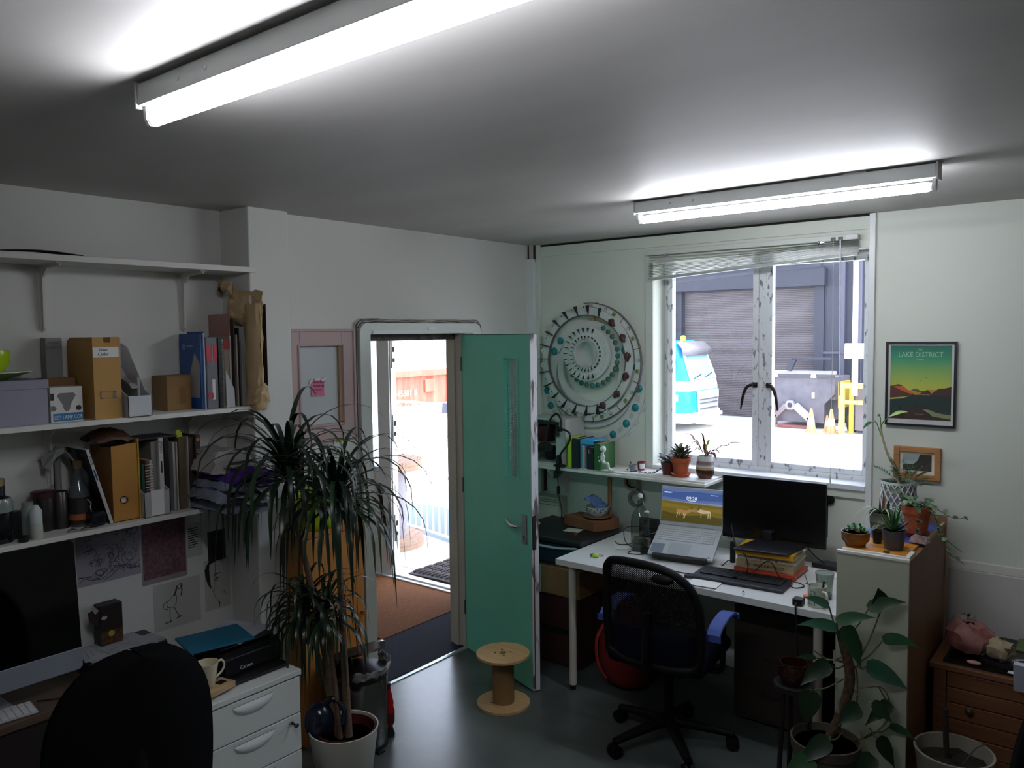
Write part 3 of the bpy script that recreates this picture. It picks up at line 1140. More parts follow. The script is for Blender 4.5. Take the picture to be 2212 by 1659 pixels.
for (ya, yb) in ((-0.74, -0.34), (0.25, 0.68)):
    b.tube([tfront(ya, 2.47)+V((.03, 0, 0)), tfront(yb, 2.47)+V((.03, 0, 0))], 0.05, n=8)
tl(b, 'sun_blind', M('screen_grey', '#5c6666', 0.5), sc, smooth=60)
b = MB()
for (ya, za, yb, zb) in ((-0.75, 1.68, -0.1, 1.80), (0.05, 1.68, 0.7, 1.82)):
    b.tube([tfront(ya, za)+V((.03, 0, 0)), tfront(yb, zb)+V((.03, 0, 0))], 0.014, n=6)
tl(b, 'wiper', blackp, sc)
b = MB()
b.add([V((-0.24, -1.08, 2.42)), V((-0.24, 1.08, 2.42)), V((-0.31, 1.04, 2.66)), V((-0.52, 0.98, 2.85)), V((-0.52, -0.98, 2.85)), V((-0.31, -1.04, 2.66))], [(0, 1, 2, 5), (5, 2, 3, 4)])
tl(b, 'sun_visor', M('smoked_visor', '#6f6a70', 0.2), solid=0.03, smooth=60)
b = MB(); b.prism([(-0.68, 1.28), (0.95, 1.28), (0.90, 0.62), (0.70, 0.30), (-0.35, 0.30), (-0.60, 0.62)], 0.0, 0.05, frame((0.02, 0, 0), (0, 1, 0), (0, 0, 1)))
gr = tl(b, 'grille', tgr, bevel=0.02)
for z in (0.52, 0.68, 0.86, 0.98):
    b = MB(); b.box((0.07, -0.52, z), (0.085, 0.80, z+0.035)); tl(b, 'grille_slot', M('slot_dark', '#47474c', 0.6), gr)
b = MB(); b.box((0.07, -0.58, 1.02), (0.09, 0.88, 1.22)); npl = tl(b, 'name_panel', twh, gr, bevel=0.01)
text('lettering', 'DAF', 0.19, Matrix.Translation(tk.location) @ frame((0.092, 0.22, 1.12), (0, 1, 0), (0, 0, 1)), M('badge_grey', '#3a3b3e', 0.4), npl, ext=0.003, spacing=1.2)
loft_b = loft([rrect(-1.2, 0.06, -1.22, 1.22, 0.3, 0.28), rrect(-1.2, 0.10, -1.24, 1.24, 0.3, 0.42), rrect(-1.2, 0.08, -1.23, 1.23, 0.3, 0.60)])
tl(loft_b, 'bumper', twh, smooth=40)
for s in (-1, 1):
    b = MB(); b.box((0.05, s*0.98-0.16, 0.40), (0.115, s*0.98+0.16, 0.52)); tl(b, 'headlamp', M('lamp_lens', '#d7d9dc', 0.15), bevel=0.02)
b = MB(); b.box((-1.5, -1.22, 1.70), (-0.45, -1.165, 2.35)); tl(b, 'side_window', M('cab_glass', '#3c4456', 0.1), bevel=0.02)
b = MB(); b.box((-1.0, -1.24, 0.98), (-0.35, -1.21, 1.18)); tl(b, 'side_sign', twh)
b = MB(); b.box((-0.6, -1.42, 1.45), (-0.42, -1.24, 1.62)); tl(b, 'mirror', M('smoked_visor', ''), bevel=0.02)
for y in (-0.95, -0.05):
    b = MB(); b.lathe([(0.09, 0), (0.09, 0.12), (0.07, 0.17), (0.0, 0.19)], 14, Matrix.Translation((-0.75, y, 2.87))); tl(b, 'beacon', M('amber_lens', '#e79a2c', 0.3), smooth=50)
b = MB(); b.lathe([(0.02, 0), (0.02, 0.30), (0.17, 0.32), (0.17, 0.58), (0.0, 0.66)], 8, Matrix.Translation((-1.05, -1.0, 2.85))); tl(b, 'work_lamp', blue)
for y in (-1.08, 1.08):
    b = MB(); b.cyl((-1.0, y-0.14, 0.5), (-1.0, y+0.14, 0.5), 0.5, n=28); wlh = tl(b, 'wheel', M('tyre', ''), smooth=40)
    b = MB(); b.cyl((-1.0, y-0.145, 0.5), (-1.0, y+0.145, 0.5), 0.28, n=20); tl(b, 'hub', tgr, wlh, smooth=40)
b = MB(); b.box((-7.0, -0.45, 0.55), (-1.2, 0.45, 0.85)); tl(b, 'chassis', M('slot_dark', ''))
b = MB(); b.box((-7.0, -1.2, 0.95), (-2.2, 1.2, 2.3)); tl(b, 'tipper_body', twh, bevel=0.03)

# hook-lift skip
sk = T('skip', 'battered dark hook-lift skip in front of the warehouse', 'skip', (-5.35, 22.0, ZG))
skm = M('skip_steel', '#6b666c', 0.6, col2='#565259', scale=4, detail=9)
def skx(px):
    return -6.5+(px-1655)*0.0152
def skz(py):
    return 0.66-(py-799)*0.0144
SY = 21.6
b = MB()
prof = [(skx(1671), skz(812)), (skx(1803), skz(812)), (skx(1803), skz(850)), (skx(1783), skz(872)), (skx(1783), skz(915)), (skx(1676), skz(915))]
b.prism([(x, z) for x, z in prof], 0.0, -0.10, frame((0, SY, 0), (1, 0, 0), (0, 0, 1)))
b.build('end_plate', skm, sk)
b = MB(); b.box((skx(1671), SY+0.1, skz(915)), (skx(1783), SY+1.7, skz(812))); b.box((skx(1783), SY+0.1, skz(862)), (skx(1803), SY+1.7, skz(812))); b.build('body', skm, sk)
b = MB(); b.box((skx(1648), SY-0.10, skz(806)), (skx(1807), SY+0.05, skz(798))); b.build('top_flange', M('flange_grey', '#8a858c', 0.5), sk, bevel=0.02)
b = MB(); b.box((skx(1671), SY-0.08, skz(813)), (skx(1803), SY, skz(806))); b.build('under_flange', M('slot_dark', ''), sk)
for px in (1676, 1758):
    b = MB(); b.prism([(0, 0), (0.13, 0), (0.15, -0.12), (-0.02, -0.12)], 0, 0.12, frame((skx(px), SY-0.01, skz(805)), (1, 0, 0), (0, 0, 1))); b.build('lug', twh, sk)
def bar2(p, q, w, nm, mt_):
    p, q = V(p), V(q)
    d = (q-p).normalized()
    n_ = V((-d.z, 0, d.x))*w/2
    b = MB()
    vs = [p-n_, p+n_, q+n_, q-n_]
    b.add([v for v in vs]+[v+V((0, -0.16, 0)) for v in vs], [(0, 1, 2, 3), (7, 6, 5, 4), (0, 4, 5, 1), (1, 5, 6, 2), (2, 6, 7, 3), (3, 7, 4, 0)])
    return b.build(nm, mt_, sk)
fm = M('hook_frame', '#77686a', 0.6)
bar2((skx(1708), SY-0.10, skz(876)), (skx(1684), SY-0.10, skz(902)), 0.15, 'frame_arm', fm)
bar2((skx(1726), SY-0.10, skz(876)), (skx(1756), SY-0.10, skz(904)), 0.20, 'frame_arm', M('hook_frame_light', '#bdb4b6', 0.6))
bar2((skx(1684), SY-0.10, skz(900)), (skx(1683), SY-0.10, skz(922)), 0.10, 'frame_leg', fm)
bar2((skx(1756), SY-0.10, skz(902)), (skx(1757), SY-0.10, skz(922)), 0.13, 'frame_leg', fm)
b = MB(); b.box((skx(1690), SY-0.26, ZG+0.01), (skx(1760), SY-0.06, skz(921))); b.build('base_bar', M('rust_red', '#7d4742', 0.7), sk)
b = MB(); b.ring(0.09, 0.17, 0, 0.12, n=6, T=frame((skx(1716), SY-0.14, skz(876)), (1, 0, 0), (0, 0, 1))); b.build('hook_eye', M('flange_grey', ''), sk)
b = MB(); b.box((skx(1757), SY-0.02, skz(860)), (skx(1763), SY, skz(847))); b.build('sticker', twh, sk)
bar2((skx(1710), SY-0.02, skz(797)), (skx(1721), SY-0.02, skz(772)), 0.16, 'rear_stay', M('frame_navy', ''))
bar2((skx(1718), SY-0.02, skz(771)), (skx(1800), SY-0.02, skz(770)), 0.06, 'rear_rail', M('frame_navy', ''))
lad = MB()
lad.box((skx(1657), SY-0.04, skz(831)), (skx(1669), SY+0.02, skz(816)))
lad.build('plate', twh, sk)
for py in (836, 854, 873, 890):
    b = MB(); b.box((skx(1658), SY-0.03, skz(py)), (skx(1674), SY, skz(py-2))); b.build('ladder_rung', M('flange_grey', ''), sk)
b = MB(); b.box((skx(1672), SY-0.05, skz(900)), (skx(1675), SY, skz(806))); b.build('ladder_rail', M('flange_grey', ''), sk)

# traffic cones before the skip
cl_ = ['traffic cone left of the skip, half behind the window mullion', 'traffic cone in front of the skip hook frame', 'small traffic cone right of the skip hook frame', 'traffic cone beside the yellow forklift']
cone0 = None
for i, (px, top) in enumerate(((1671, 866), (1769, 880), (1790, 902), (1807, 878))):
    yy = (20.9, 20.6, 21.15, 20.7)[i]
    hh = 0.75 if i != 2 else 0.5
    x = skx(px)+0.12
    if cone0 is None:
        cone0 = T('traffic_cone', cl_[0], 'cone', (x, yy, ZG), 0, 'traffic cones by the skip')
        om = M('cone_orange', '#f08a5c', 0.5)
        b = MB(); b.box((-0.2, -0.2, 0), (0.2, 0.2, 0.03)); b.build('base', om, cone0, world=False, bevel=0.01)
        b = MB(); b.lathe([(0.15, 0.03), (0.115, 0.25)], 18); b.lathe([(0.085, 0.46), (0.035, 0.75), (0.0, 0.752)], 18); b.build('body', om, cone0, world=False, smooth=40)
        b = MB(); b.lathe([(0.1155, 0.25), (0.0855, 0.46)], 18); b.build('reflective_sleeve', twh, cone0, world=False, smooth=40)
    else:
        c = dup(cone0, (x, yy, ZG), label=cl_[i])
        c.scale = (hh/0.75,)*3

# yellow forklift at the right edge of the window view
fk = T('forklift', 'yellow forklift with tall white mast at the right of the window view', 'forklift', (-3.3, 20.8, ZG))
yel = M('forklift_yellow', '#dcb42e', 0.45)
FY = 20.6
def fkx(px):
    return -3.88+(px-1808)*0.0150
def fkz(py):
    return 0.33-(py-832)*0.0143
for i, (a, c_) in enumerate(((1811, 1821), (1864, 1873))):
    b = MB(); b.box((fkx(a), FY, ZG), (fkx(c_), FY+0.14, fkz(832))); b.build('frame_post', M('forklift_yellow_light', '#e6cf63', 0.5), fk, bevel=0.01)
b = MB(); b.box((fkx(1811), FY-0.01, fkz(840)), (fkx(1873), FY+0.14, fkz(829))); b.build('frame_top', M('forklift_yellow_light', ''), fk, bevel=0.01)
b = MB(); b.box((fkx(1821), FY+0.02, fkz(874)), (fkx(1864), FY+0.12, fkz(866))); b.build('frame_crossbar', M('forklift_yellow_light', ''), fk)
b = MB(); b.box((fkx(1826), FY+0.3, ZG), (fkx(1834), FY+0.42, fkz(838))); b.build('inner_post', yel, fk)
b = MB(); b.box((fkx(1836), FY+0.35, ZG+0.1), (fkx(1862), FY+1.9, fkz(838))); b.build('chassis', M('chassis_brown', '#6d6469', 0.6), fk, bevel=0.03)
b = MB(); b.box((fkx(1806), FY+0.2, fkz(885)), (fkx(1812), FY+1.2, fkz(828))); b.build('side_plate', M('mustard', '#a98d1d', 0.5), fk)
for a, c_ in ((1838, 1848), (1862, 1870)):
    b = MB(); b.box((fkx(a), FY-0.12, fkz(855)), (fkx(c_), FY-0.02, fkz(560))); b.build('mast_rail', twh, fk)
b = MB(); b.box((fkx(1849), FY-0.1, fkz(760)), (fkx(1855), FY-0.04, fkz(560))); b.build('lift_chain', M('column_lilac', ''), fk)
b = MB(); b.box((fkx(1826), FY-0.25, fkz(777)), (fkx(1880), FY-0.12, fkz(745))); b.build('carriage', twh, fk, bevel=0.01)
for x in (fkx(1822), fkx(1868)):
    b = MB(); b.cyl((x-0.1, FY+0.9, ZG+0.28), (x+0.1, FY+0.9, ZG+0.28), 0.28, n=20); b.build('wheel', M('tyre', ''), fk, smooth=40)
# ================= left side: alcove shelves, desk and drawers =================
shelfm = M('shelf_white', '#d5d3cd', 0.5, var=0.04, scale=3)
brk = M('bracket_white', '#cfcdc6', 0.45)
def shelf(label, zt, th, xf, y1, clip, brackets):
    t = T('wall_shelf', label, 'shelf', (-0.15, -3.2, zt-th))
    b = MB()
    poly = [(-0.15, -4.3), (xf, -4.3), (xf, y1-clip), (xf-clip*0.6, y1), (-0.15, y1)]
    b.prism(poly, zt-th, zt)
    b.build('board', shelfm, t, bevel=0.0015)
    for y in brackets:
        zb = zt-th
        b = MB()
        b.prism([(-0.0, 0), (0.0, -0.255), (0.012, -0.262), (0.022, -0.25), (0.030, -0.05), (0.075, -0.016), (0.19, -0.012), (0.19, 0)], -0.004, 0.004, frame((-0.15, y, zb), (1, 0, 0), (0, 0, 1)))
        b.prism([(-0.018, 0), (0.018, 0), (0.011, -0.255), (0.0, -0.268), (-0.011, -0.255)], 0, 0.004, wall_x(-0.15, y, zb))
        b.box((-0.15, y-0.016, zb-0.004), (0.045, y+0.016, zb))
        br = b.build('bracket', brk, t)
        for dz in (-0.03, -0.235):
            b = MB(); b.cyl((-0.146, y+0.008, zb+dz), (-0.143, y+0.008, zb+dz), 0.004, n=8); b.build('screw', darkgap, br)
    return t
shelf('top white wall shelf in the alcove, empty, on two brackets', 2.306, 0.024, 0.095, -2.205, 0.055, (-3.07, -2.475))
shelf('middle white wall shelf carrying magazine files and folders', 1.668, 0.020, 0.105, -2.285, 0.02, (-3.07, -2.475))
shelf('lowest white wall shelf carrying bottles, files and plastic packs', 1.236, 0.020, 0.090, -2.50, 0.03, (-3.75,))
ZM, ZL = 1.668, 1.236

# dark sheet lying on top shelf
b = MB(); b.grid(lambda u, v: (0.0+0.08*v, -3.30+0.30*u, 2.309+0.010*math.sin(PI*u)), 8, 2)
tag(b.build('dark_sheet', M('dark_paper', '#3b342e', 0.8), world='base', solid=0.002), 'thin dark curled sheet lying on the top shelf', 'paper')

# lilac storage box with lid
t = T('storage_box', 'lilac grey lidded box under the lime bowl on the middle shelf', 'box', (-0.03, -3.4, ZM))
lil = M('lilac_card', '#8f8b9c', 0.7, var=0.05)
b = MB(); b.box((-0.135, -3.66, ZM), (0.068, -3.148, ZM+0.135)); b.build('body', lil, t, bevel=0.002)
b = MB(); b.box((-0.139, -3.664, ZM+0.135), (0.072, -3.144, ZM+0.168)); b.build('lid', lil, t, bevel=0.002)
zb = ZM+0.168
t = T('plate', 'dark green plate under the lime bowl on the lilac box', 'plate', (-0.03, -3.32, zb))
b = MB(); b.lathe([(0.0, 0.004), (0.07, 0.0), (0.075, 0.006), (0.15, 0.030), (0.152, 0.033), (0.148, 0.034), (0.075, 0.012), (0, 0.010)], 40, Matrix.Translation((-0.03, -3.32, zb)))
b.build('dish', M('dark_green_glaze', '#4a5a1e', 0.15), t, smooth=50)
b = MB(); b.lathe([(0.1485, 0.0342), (0.1525, 0.0342), (0.1525, 0.031), (0.1500, 0.0305)], 40, Matrix.Translation((-0.03, -3.32, zb)))
b.build('rim', M('pale_rim', '#b9bf9a', 0.15), t, smooth=50)
t = T('bowl', 'glossy lime green bowl standing on the dark green plate', 'bowl', (-0.03, -3.315, zb+0.012))
b = MB(); b.lathe([(0.03, 0.0), (0.045, 0.008), (0.075, 0.05), (0.078, 0.10), (0.074, 0.10), (0.070, 0.05), (0.04, 0.014), (0.0, 0.012)], 36, Matrix.Translation((-0.03, -3.315, zb+0.012)))
b.build('body', M('lime_glaze', '#9cb818', 0.12), t, smooth=50)
b = MB(); b.tube([(-0.03, -3.325, zb+0.06), (-0.02, -3.31, zb+0.165)], [0.008, 0.010], n=10)
tag(b.build('spatula', blackp, world='base', smooth=60), 'black utensil handle sticking up out of the lime bowl', 'utensil')

# LED lamp box
t = T('lamp_box', 'white lamp carton with a spotlight picture and blue band', 'box', (0.0, -3.08, ZM))
b = MB(); b.box((-0.05, -3.138, ZM), (0.062, -3.020, ZM+0.135)); b.build('carton', M('carton_white', '#c9c7c2', 0.6), t, bevel=0.001)
fx = 0.0625
b = MB(); b.box((0.062, -3.130, ZM+0.004), (fx, -3.020, ZM+0.034)); b.build('blue_band', M('band_blue', '#2c6c97', 0.5), t)
text('lettering', 'LED LAMP COB', 0.021, wall_x(fx+0.0005, -3.075, ZM+0.018), M('print_white', '#c8d2d8', 0.6), t, sx=0.72)
F = wall_x(fx, -3.079, ZM+0.082)
b = MB(); b.prism([(-0.034, 0.020), (-0.026, 0.030), (0.026, 0.030), (0.034, 0.020), (0.016, -0.012), (0.010, -0.034), (0.004, -0.040), (-0.004, -0.040), (-0.010, -0.034), (-0.016, -0.012)], -0.0004, 0.0004, F)
b.build('lamp_picture', M('print_grey', '#6b6667', 0.6), t)
b = MB(); b.prism([(0.010*math.cos(i*PI/8), 0.010*math.sin(i*PI/8)) for i in range(16)], -0.0004, 0.0005, wall_x(fx, -3.036, ZM+0.052))
b.build('badge', M('print_black', '#1d1c1d', 0.6), t)
b = MB(); b.box((fx-0.0004, -3.137, ZM+0.085), (fx+0.0004, -3.124, ZM+0.112)); b.build('label_mark', M('print_black', ''), t)
b = MB(); b.prism([(0, 0), (0.012, 0), (0.020, 0.010), (0.012, 0.020), (0, 0.020)], -0.0004, 0.0004, wall_x(fx, -3.136, ZM+0.044)); b.build('arrow_mark', M('print_grey', ''), t)

# things behind the lamp box
b = MB(); b.box((-0.145, -3.11, ZM), (-0.055, -2.995, ZM+0.165))
tag(b.build('cardboard_box', card, world='base', bevel=0.002), 'brown cardboard box standing behind the lamp carton', 'box')
t = T('narrow_box', 'grey narrow printed box standing on the brown cardboard box', 'box', (-0.10, -3.06, ZM+0.165))
b = MB(); b.box((-0.135, -3.086, ZM+0.165), (-0.09, -3.025, ZM+0.325)); b.build('carton', M('pale_grey_card', '#8d8c8c', 0.7), t)
text('lettering', 'PRINT\nLABELS', 0.017, wall_x(-0.0895, -3.056, ZM+0.295), M('print_grey', ''), t)

# kraft magazine file with hand label
def mag_file(label, y0, y1, x0, x1, z, h, mat):
    t = T('magazine_file', label, 'magazine file', ((x0+x1)/2, (y0+y1)/2, z))
    th = 0.003
    b = MB()
    side = [(x0, z), (x1, z), (x1, z+h), (x0+0.03, z+h), (x0+0.008, z+h-0.012), (x0, z+h-0.03)]
    for y in (y0, y1-th):
        b.prism(side, -y-th, -y, frame((0, 0, 0), (1, 0, 0), (0, 0, 1)))
    b.box((x0, y0+th, z), (x1-th, y1-th, z+th))
    b.box((x0, y0+th, z+th), (x0+th, y1-th, z+h-0.03))
    b.build('case', mat, t)
    return t
kr = M('kraft_board', '#b58a4c', 0.75, var=0.10, scale=12)
t = mag_file('tall kraft magazine file with a white handwritten label, middle shelf', -2.986, -2.880, -0.14, 0.085, ZM, 0.325, kr)
b = MB()
W0, W1, h = -2.986, -2.880, 0.325
b.prism([(W0, 0), (W1, 0), (W1, h-0.004), (W1-0.004, h), (W1-0.036, h), (W1-0.038, h-0.022), (W1-0.062, h-0.022), (W1-0.064, h), (W0, h)], 0, 0.003, wall_x(0.085, 0, ZM))
b.build('front', kr, t)
b = MB(); b.box((0.088, -2.985, ZM+0.245), (0.0884, -2.885, ZM+0.285)); b.build('label_strip', M('label_white', '#dcdad8', 0.7), t)
text('lettering', 'Silver\nCedar', 0.017, wall_x(0.0886, -2.945, ZM+0.266), M('ink_black', '#1b1a1c', 0.7), t)
b = MB()
for (a0, a1, c0, c1) in ((-2.962, -2.905, 0.107, 0.110), (-2.962, -2.905, 0.082, 0.085), (-2.962, -2.958, 0.082, 0.11), (-2.912, -2.900, 0.082, 0.11)):
    b.box((0.088, a0, ZM+c0), (0.0905, a1, ZM+c1))
b.build('label_holder', M('nickel', '#a7a3a0', 0.3, 0.9), t)

# translucent white magazine file, sloping sides
def slope_file(label, y0, y1, x0, x1, z, hb, hf, mat, sheets):
    t = T('magazine_file', label, 'magazine file', ((x0+x1)/2, (y0+y1)/2, z))
    th = 0.0025
    side = [(x0, z), (x1, z), (x1, z+hf), (x1-0.05, z+hf+0.02), (x0+0.06, z+hb-0.02), (x0, z+hb)]
    b = MB()
    for y in (y0, y1-th):
        b.prism(side, -y-th, -y, frame((0, 0, 0), (1, 0, 0), (0, 0, 1)))
    b.box((x1-th, y0, z), (x1, y1, z+hf))
    b.box((x0, y0, z), (x0+th, y1, z+hb))
    b.box((x0, y0, z), (x1, y1, z+th))
    b.build('case', mat, t)
    return t
milky = M('milky_plastic', '#c3c5c8', 0.35)
t = slope_file('translucent white magazine file right of the tall kraft file', -2.868, -2.770, -0.13, 0.115, ZM, 0.30, 0.085, milky, 3)
b = MB()
b.grid(lambda u, v: (-0.11+0.20*u, -2.84+0.03*v, ZM+0.23-0.12*u+0.01*math.sin(9*u)), 8, 1)
b.box((-0.12, -2.81, ZM+0.005), (0.08, -2.80, ZM+0.16))
tag(b.build('papers', M('old_paper', '#8f8e8e', 0.8), world='base', solid=0.003), 'grey papers held in the translucent white magazine file', 'papers')

t = T('cardboard_box', 'small square cardboard box before the blue folders, middle shelf', 'box', (-0.08, -2.58, ZM))
b = MB(); b.box((-0.135, -2.640, ZM), (-0.005, -2.528, ZM+0.152)); b.build('body', M('cardboard_dark', '#86653e', 0.85, var=0.2, scale=10), t, bevel=0.002)
b = MB(); b.box((-0.100, -2.644, ZM+0.152), (-0.001, -2.524, ZM+0.1545)); b.build('flap', M('cardboard_dark', ''), t)
b = MB(); b.box((-0.004, -2.585, ZM+0.03), (-0.0035, -2.555, ZM+0.1)); b.build('tape', glass('clear_tape', '#fffaf0'), t)

# blue stationery pack, cover facing left
t = T('folder_pack', 'blue ten envelope pack standing on the middle shelf', 'folder', (-0.05, -2.50, ZM))
bl = M('pack_blue', '#2a5796', 0.45, col2='#234b84', scale=5)
CFr = frame((0, -2.506, 0), (1, 0, 0), (0, 0, 1))
b = MB(); b.box((-0.135, -2.506, ZM), (0.042, -2.494, ZM+0.335)); b.build('cover', bl, t, bevel=0.002)
b = MB(); b.prism([(-0.030, ZM+0.05), (0.030, ZM+0.05), (0.035, ZM+0.20), (-0.005, ZM+0.250), (-0.045, ZM+0.16), (-0.075, ZM+0.05)], 0, 0.0006, CFr); b.build('envelope_picture', M('print_beige', '#a9a39a', 0.6), t)
text('lettering', '10', 0.045, CFr @ Matrix.Translation((-0.100, ZM+0.275, 0.0004)), M('print_pale', '#9fb4d4', 0.6), t, sx=0.7)
text('lettering', 'envelopes', 0.013, CFr @ Matrix.Translation((-0.045, ZM+0.282, 0.0004)), M('print_pale', ''), t)
b = MB(); b.box((0.036, -2.494, ZM), (0.050, -2.488, ZM+0.338)); b.build('pale_edge', M('pale_blue_card', '#9aa4b4', 0.5), t)
b = MB(); b.box((-0.10, -2.486, ZM), (0.040, -2.480, ZM+0.345))
tag(b.build('folder', bl, world='base', bevel=0.002), 'thin blue folder right behind the blue envelope pack', 'folder')

# plastic wallets with red tabs
wal = T('plastic_wallet', 'clear plastic wallet with red tabs between blue folder and spiral book', 'wallet', (-0.04, -2.455, ZM))
b = MB(); b.box((-0.12, -2.479, ZM), (0.045, -2.424, ZM+0.32)); b.build('sleeve', M('grey_plastic_sleeve', '#74747a', 0.25), wal, bevel=0.004)
for (a0, a1, c0, c1) in ((-2.478, -2.455, 0.21, 0.285), (-2.445, -2.426, 0.21, 0.285), (-2.474, -2.452, 0.045, 0.07)):
    b = MB(); b.box((0.045, a0, ZM+c0), (0.0465, a1, ZM+c1)); b.build('red_tab', M('tab_red', '#b7303c', 0.5), wal)
b = MB(); b.box((0.045, -2.455, ZM+0.04), (0.0465, -2.440, ZM+0.13)); b.build('label', M('label_white', ''), wal)
b = MB(); b.box((0.045, -2.453, ZM+0.20), (0.0465, -2.447, ZM+0.30)); b.build('pen_strip', M('mauve', '#8c7684', 0.4), wal)

# spiral bound book
t = T('spiral_notebook', 'black spiral bound notebook standing on the middle shelf', 'notebook', (-0.03, -2.41, ZM))
b = MB(); b.box((-0.12, -2.422, ZM), (0.050, -2.404, ZM+0.315)); b.build('cover', blackp, t)
b = MB(); b.box((-0.11, -2.403, ZM+0.002), (0.045, -2.392, ZM+0.31)); b.build('pages', M('page_edges', '#9b9894', 0.8), t)
for i in range(30):
    b = MB(); b.tube([(0.047+0.006*math.cos(a), -2.405+0.011*math.sin(a), ZM+0.012+0.0098*i) for a in [2*PI*k/8 for k in range(8)]], 0.0016, n=5, closed=True)
    b.build('spiral_ring', M('nickel', ''), t, smooth=60)

# low triangular plastic file, papers, boards
t = T('cut_file', 'grey plastic triangular file front right of the spiral notebook', 'file', (-0.02, -2.375, ZM))
b = MB(); b.prism([(-2.391, 0), (-2.348, 0), (-2.350, 0.08), (-2.391, 0.17)], 0, 0.004, wall_x(0.050, 0, ZM)); b.box((-0.12, -2.391, ZM), (0.05, -2.350, ZM+0.003)); b.build('case', milky, t)
t = T('paper_stack', 'tan papers with a red tag in the triangular file', 'papers', (-0.03, -2.37, ZM))
b = MB(); b.box((-0.13, -2.388, ZM+0.004), (0.040, -2.365, ZM+0.30)); b.build('papers', M('tan_paper', '#8d8170', 0.85, var=0.2, scale=20), t)
b = MB(); b.box((0.0402, -2.388, ZM+0.262), (0.042, -2.360, ZM+0.312)); b.build('red_tag', M('tag_red', '#8e1f24', 0.6), t)
b = MB(); b.box((-0.13, -2.363, ZM+0.004), (0.042, -2.352, ZM+0.325)); b.build('pages', M('page_edges', ''), t)
for i, (y, th, h, mt_, lab) in enumerate(((-2.346, 0.005, 0.40, M('dark_brown_board', '#3a2a24', 0.8), 'dark brown board leaning upright behind the pink board'), (-2.334, 0.006, 0.33, M('cream_board', '#a39a90', 0.8), 'cream mount board standing between darker boards'),
        (-2.322, 0.004, 0.36, M('black_board', '#1b1614', 0.8), 'thin black board standing beside the kraft paper'), (-2.310, 0.007, 0.30, M('grey_board', '#8d8787', 0.8), 'grey cardboard sheet nearest the crumpled kraft paper'))):
    b = MB(); b.box((-0.13, y, ZM), (0.055, y+th, ZM+h))
    tag(b.build('art_board', mt_, world='base'), lab, 'board', 'art boards on the middle shelf')
b = MB(); b.box((-0.14, -2.352, ZM+0.0), (0.03, -2.348, ZM+0.425))
tag(b.build('art_board', M('dusty_pink_board', '#a77e70', 0.8), world='base'), 'dusty pink board standing tall at the shelf end', 'board', 'art boards on the middle shelf')

# crumpled kraft paper roll and black board edge at the shelf end
def crumple(fn, nu, nv, amp, seed):
    rnd = random.Random(seed)
    off = {}
    def g(u, v):
        k = (round(u*nu), round(v*nv))
        if k not in off:
            off[k] = V((rnd.uniform(-1, 1), rnd.uniform(-1, 1), rnd.uniform(-1, 1)))*amp
        return V(fn(u, v)) + off[k]
    return g
t = T('wrapping_paper', 'crumpled brown kraft paper roll sticking up at the shelf end', 'paper', (0.04, -2.265, ZM))
b = MB()
b.grid(crumple(lambda u, v: (0.085+0.055*math.cos(2*PI*u), -2.262+0.030*math.sin(2*PI*u), ZM+0.0+0.47*v), 12, 12, 0.0045, 3), 12, 12)
b.build('roll', M('kraft_sheet', '#b59b74', 0.85, var=0.12, scale=8), t, smooth=25)
b = MB()
b.grid(crumple(lambda u, v: (-0.02+0.16*u, -2.325+0.075*u+0.012*v, ZM+0.40+0.17*v-0.07*u*v-0.02*math.sin(5*u)), 8, 6, 0.009, 5), 8, 6)
b.build('torn_flap', M('kraft_sheet', ''), t, solid=0.0015, smooth=20)
b = MB()
b.grid(crumple(lambda u, v: (-0.06+0.07*u, -2.345+0.03*u, ZM+0.53+0.055*v-0.01*u), 4, 3, 0.010, 15), 4, 3)
b.build('torn_flap', M('kraft_sheet', ''), t, solid=0.0015, smooth=20)
b = MB()
b.grid(crumple(lambda u, v: (0.112+0.03*math.sin(PI*u)+0.015*v, -2.305+0.085*u, ZM-0.018+0.075*v+0.05*math.sin(PI*u)*v), 5, 5, 0.008, 9), 5, 5)
b.build('torn_flap', M('kraft_sheet', ''), t, solid=0.0015, smooth=20)
b = MB(); b.box((-0.02, -2.222, ZM+0.03), (0.125, -2.219, ZM+0.47))
tag(b.build('art_board', M('black_board', ''), world='base'), 'thin black board edge standing right of the kraft paper', 'board', 'art boards on the middle shelf')

# ---------------- lowest shelf ----------------
t = T('magazine_file', 'kraft magazine file with a round finger hole, lowest shelf', 'magazine file', (-0.05, -2.86, ZL))
y0, y1, x0, x1, h = -2.912, -2.808, -0.14, 0.045, 0.318
b = MB(); b.box((x0, y0, ZL), (x1-0.003, y0+0.003, ZL+h-0.01)); b.box((x0, y1-0.003, ZL), (x1-0.003, y1, ZL+h)); b.box((x0, y0, ZL), (x1, y1, ZL+0.003)); b.box((x0, y0, ZL), (x0+0.003, y1, ZL+h-0.02)); b.build('case', M('kraft_brown', '#7d5526', 0.8), t)
b = MB()
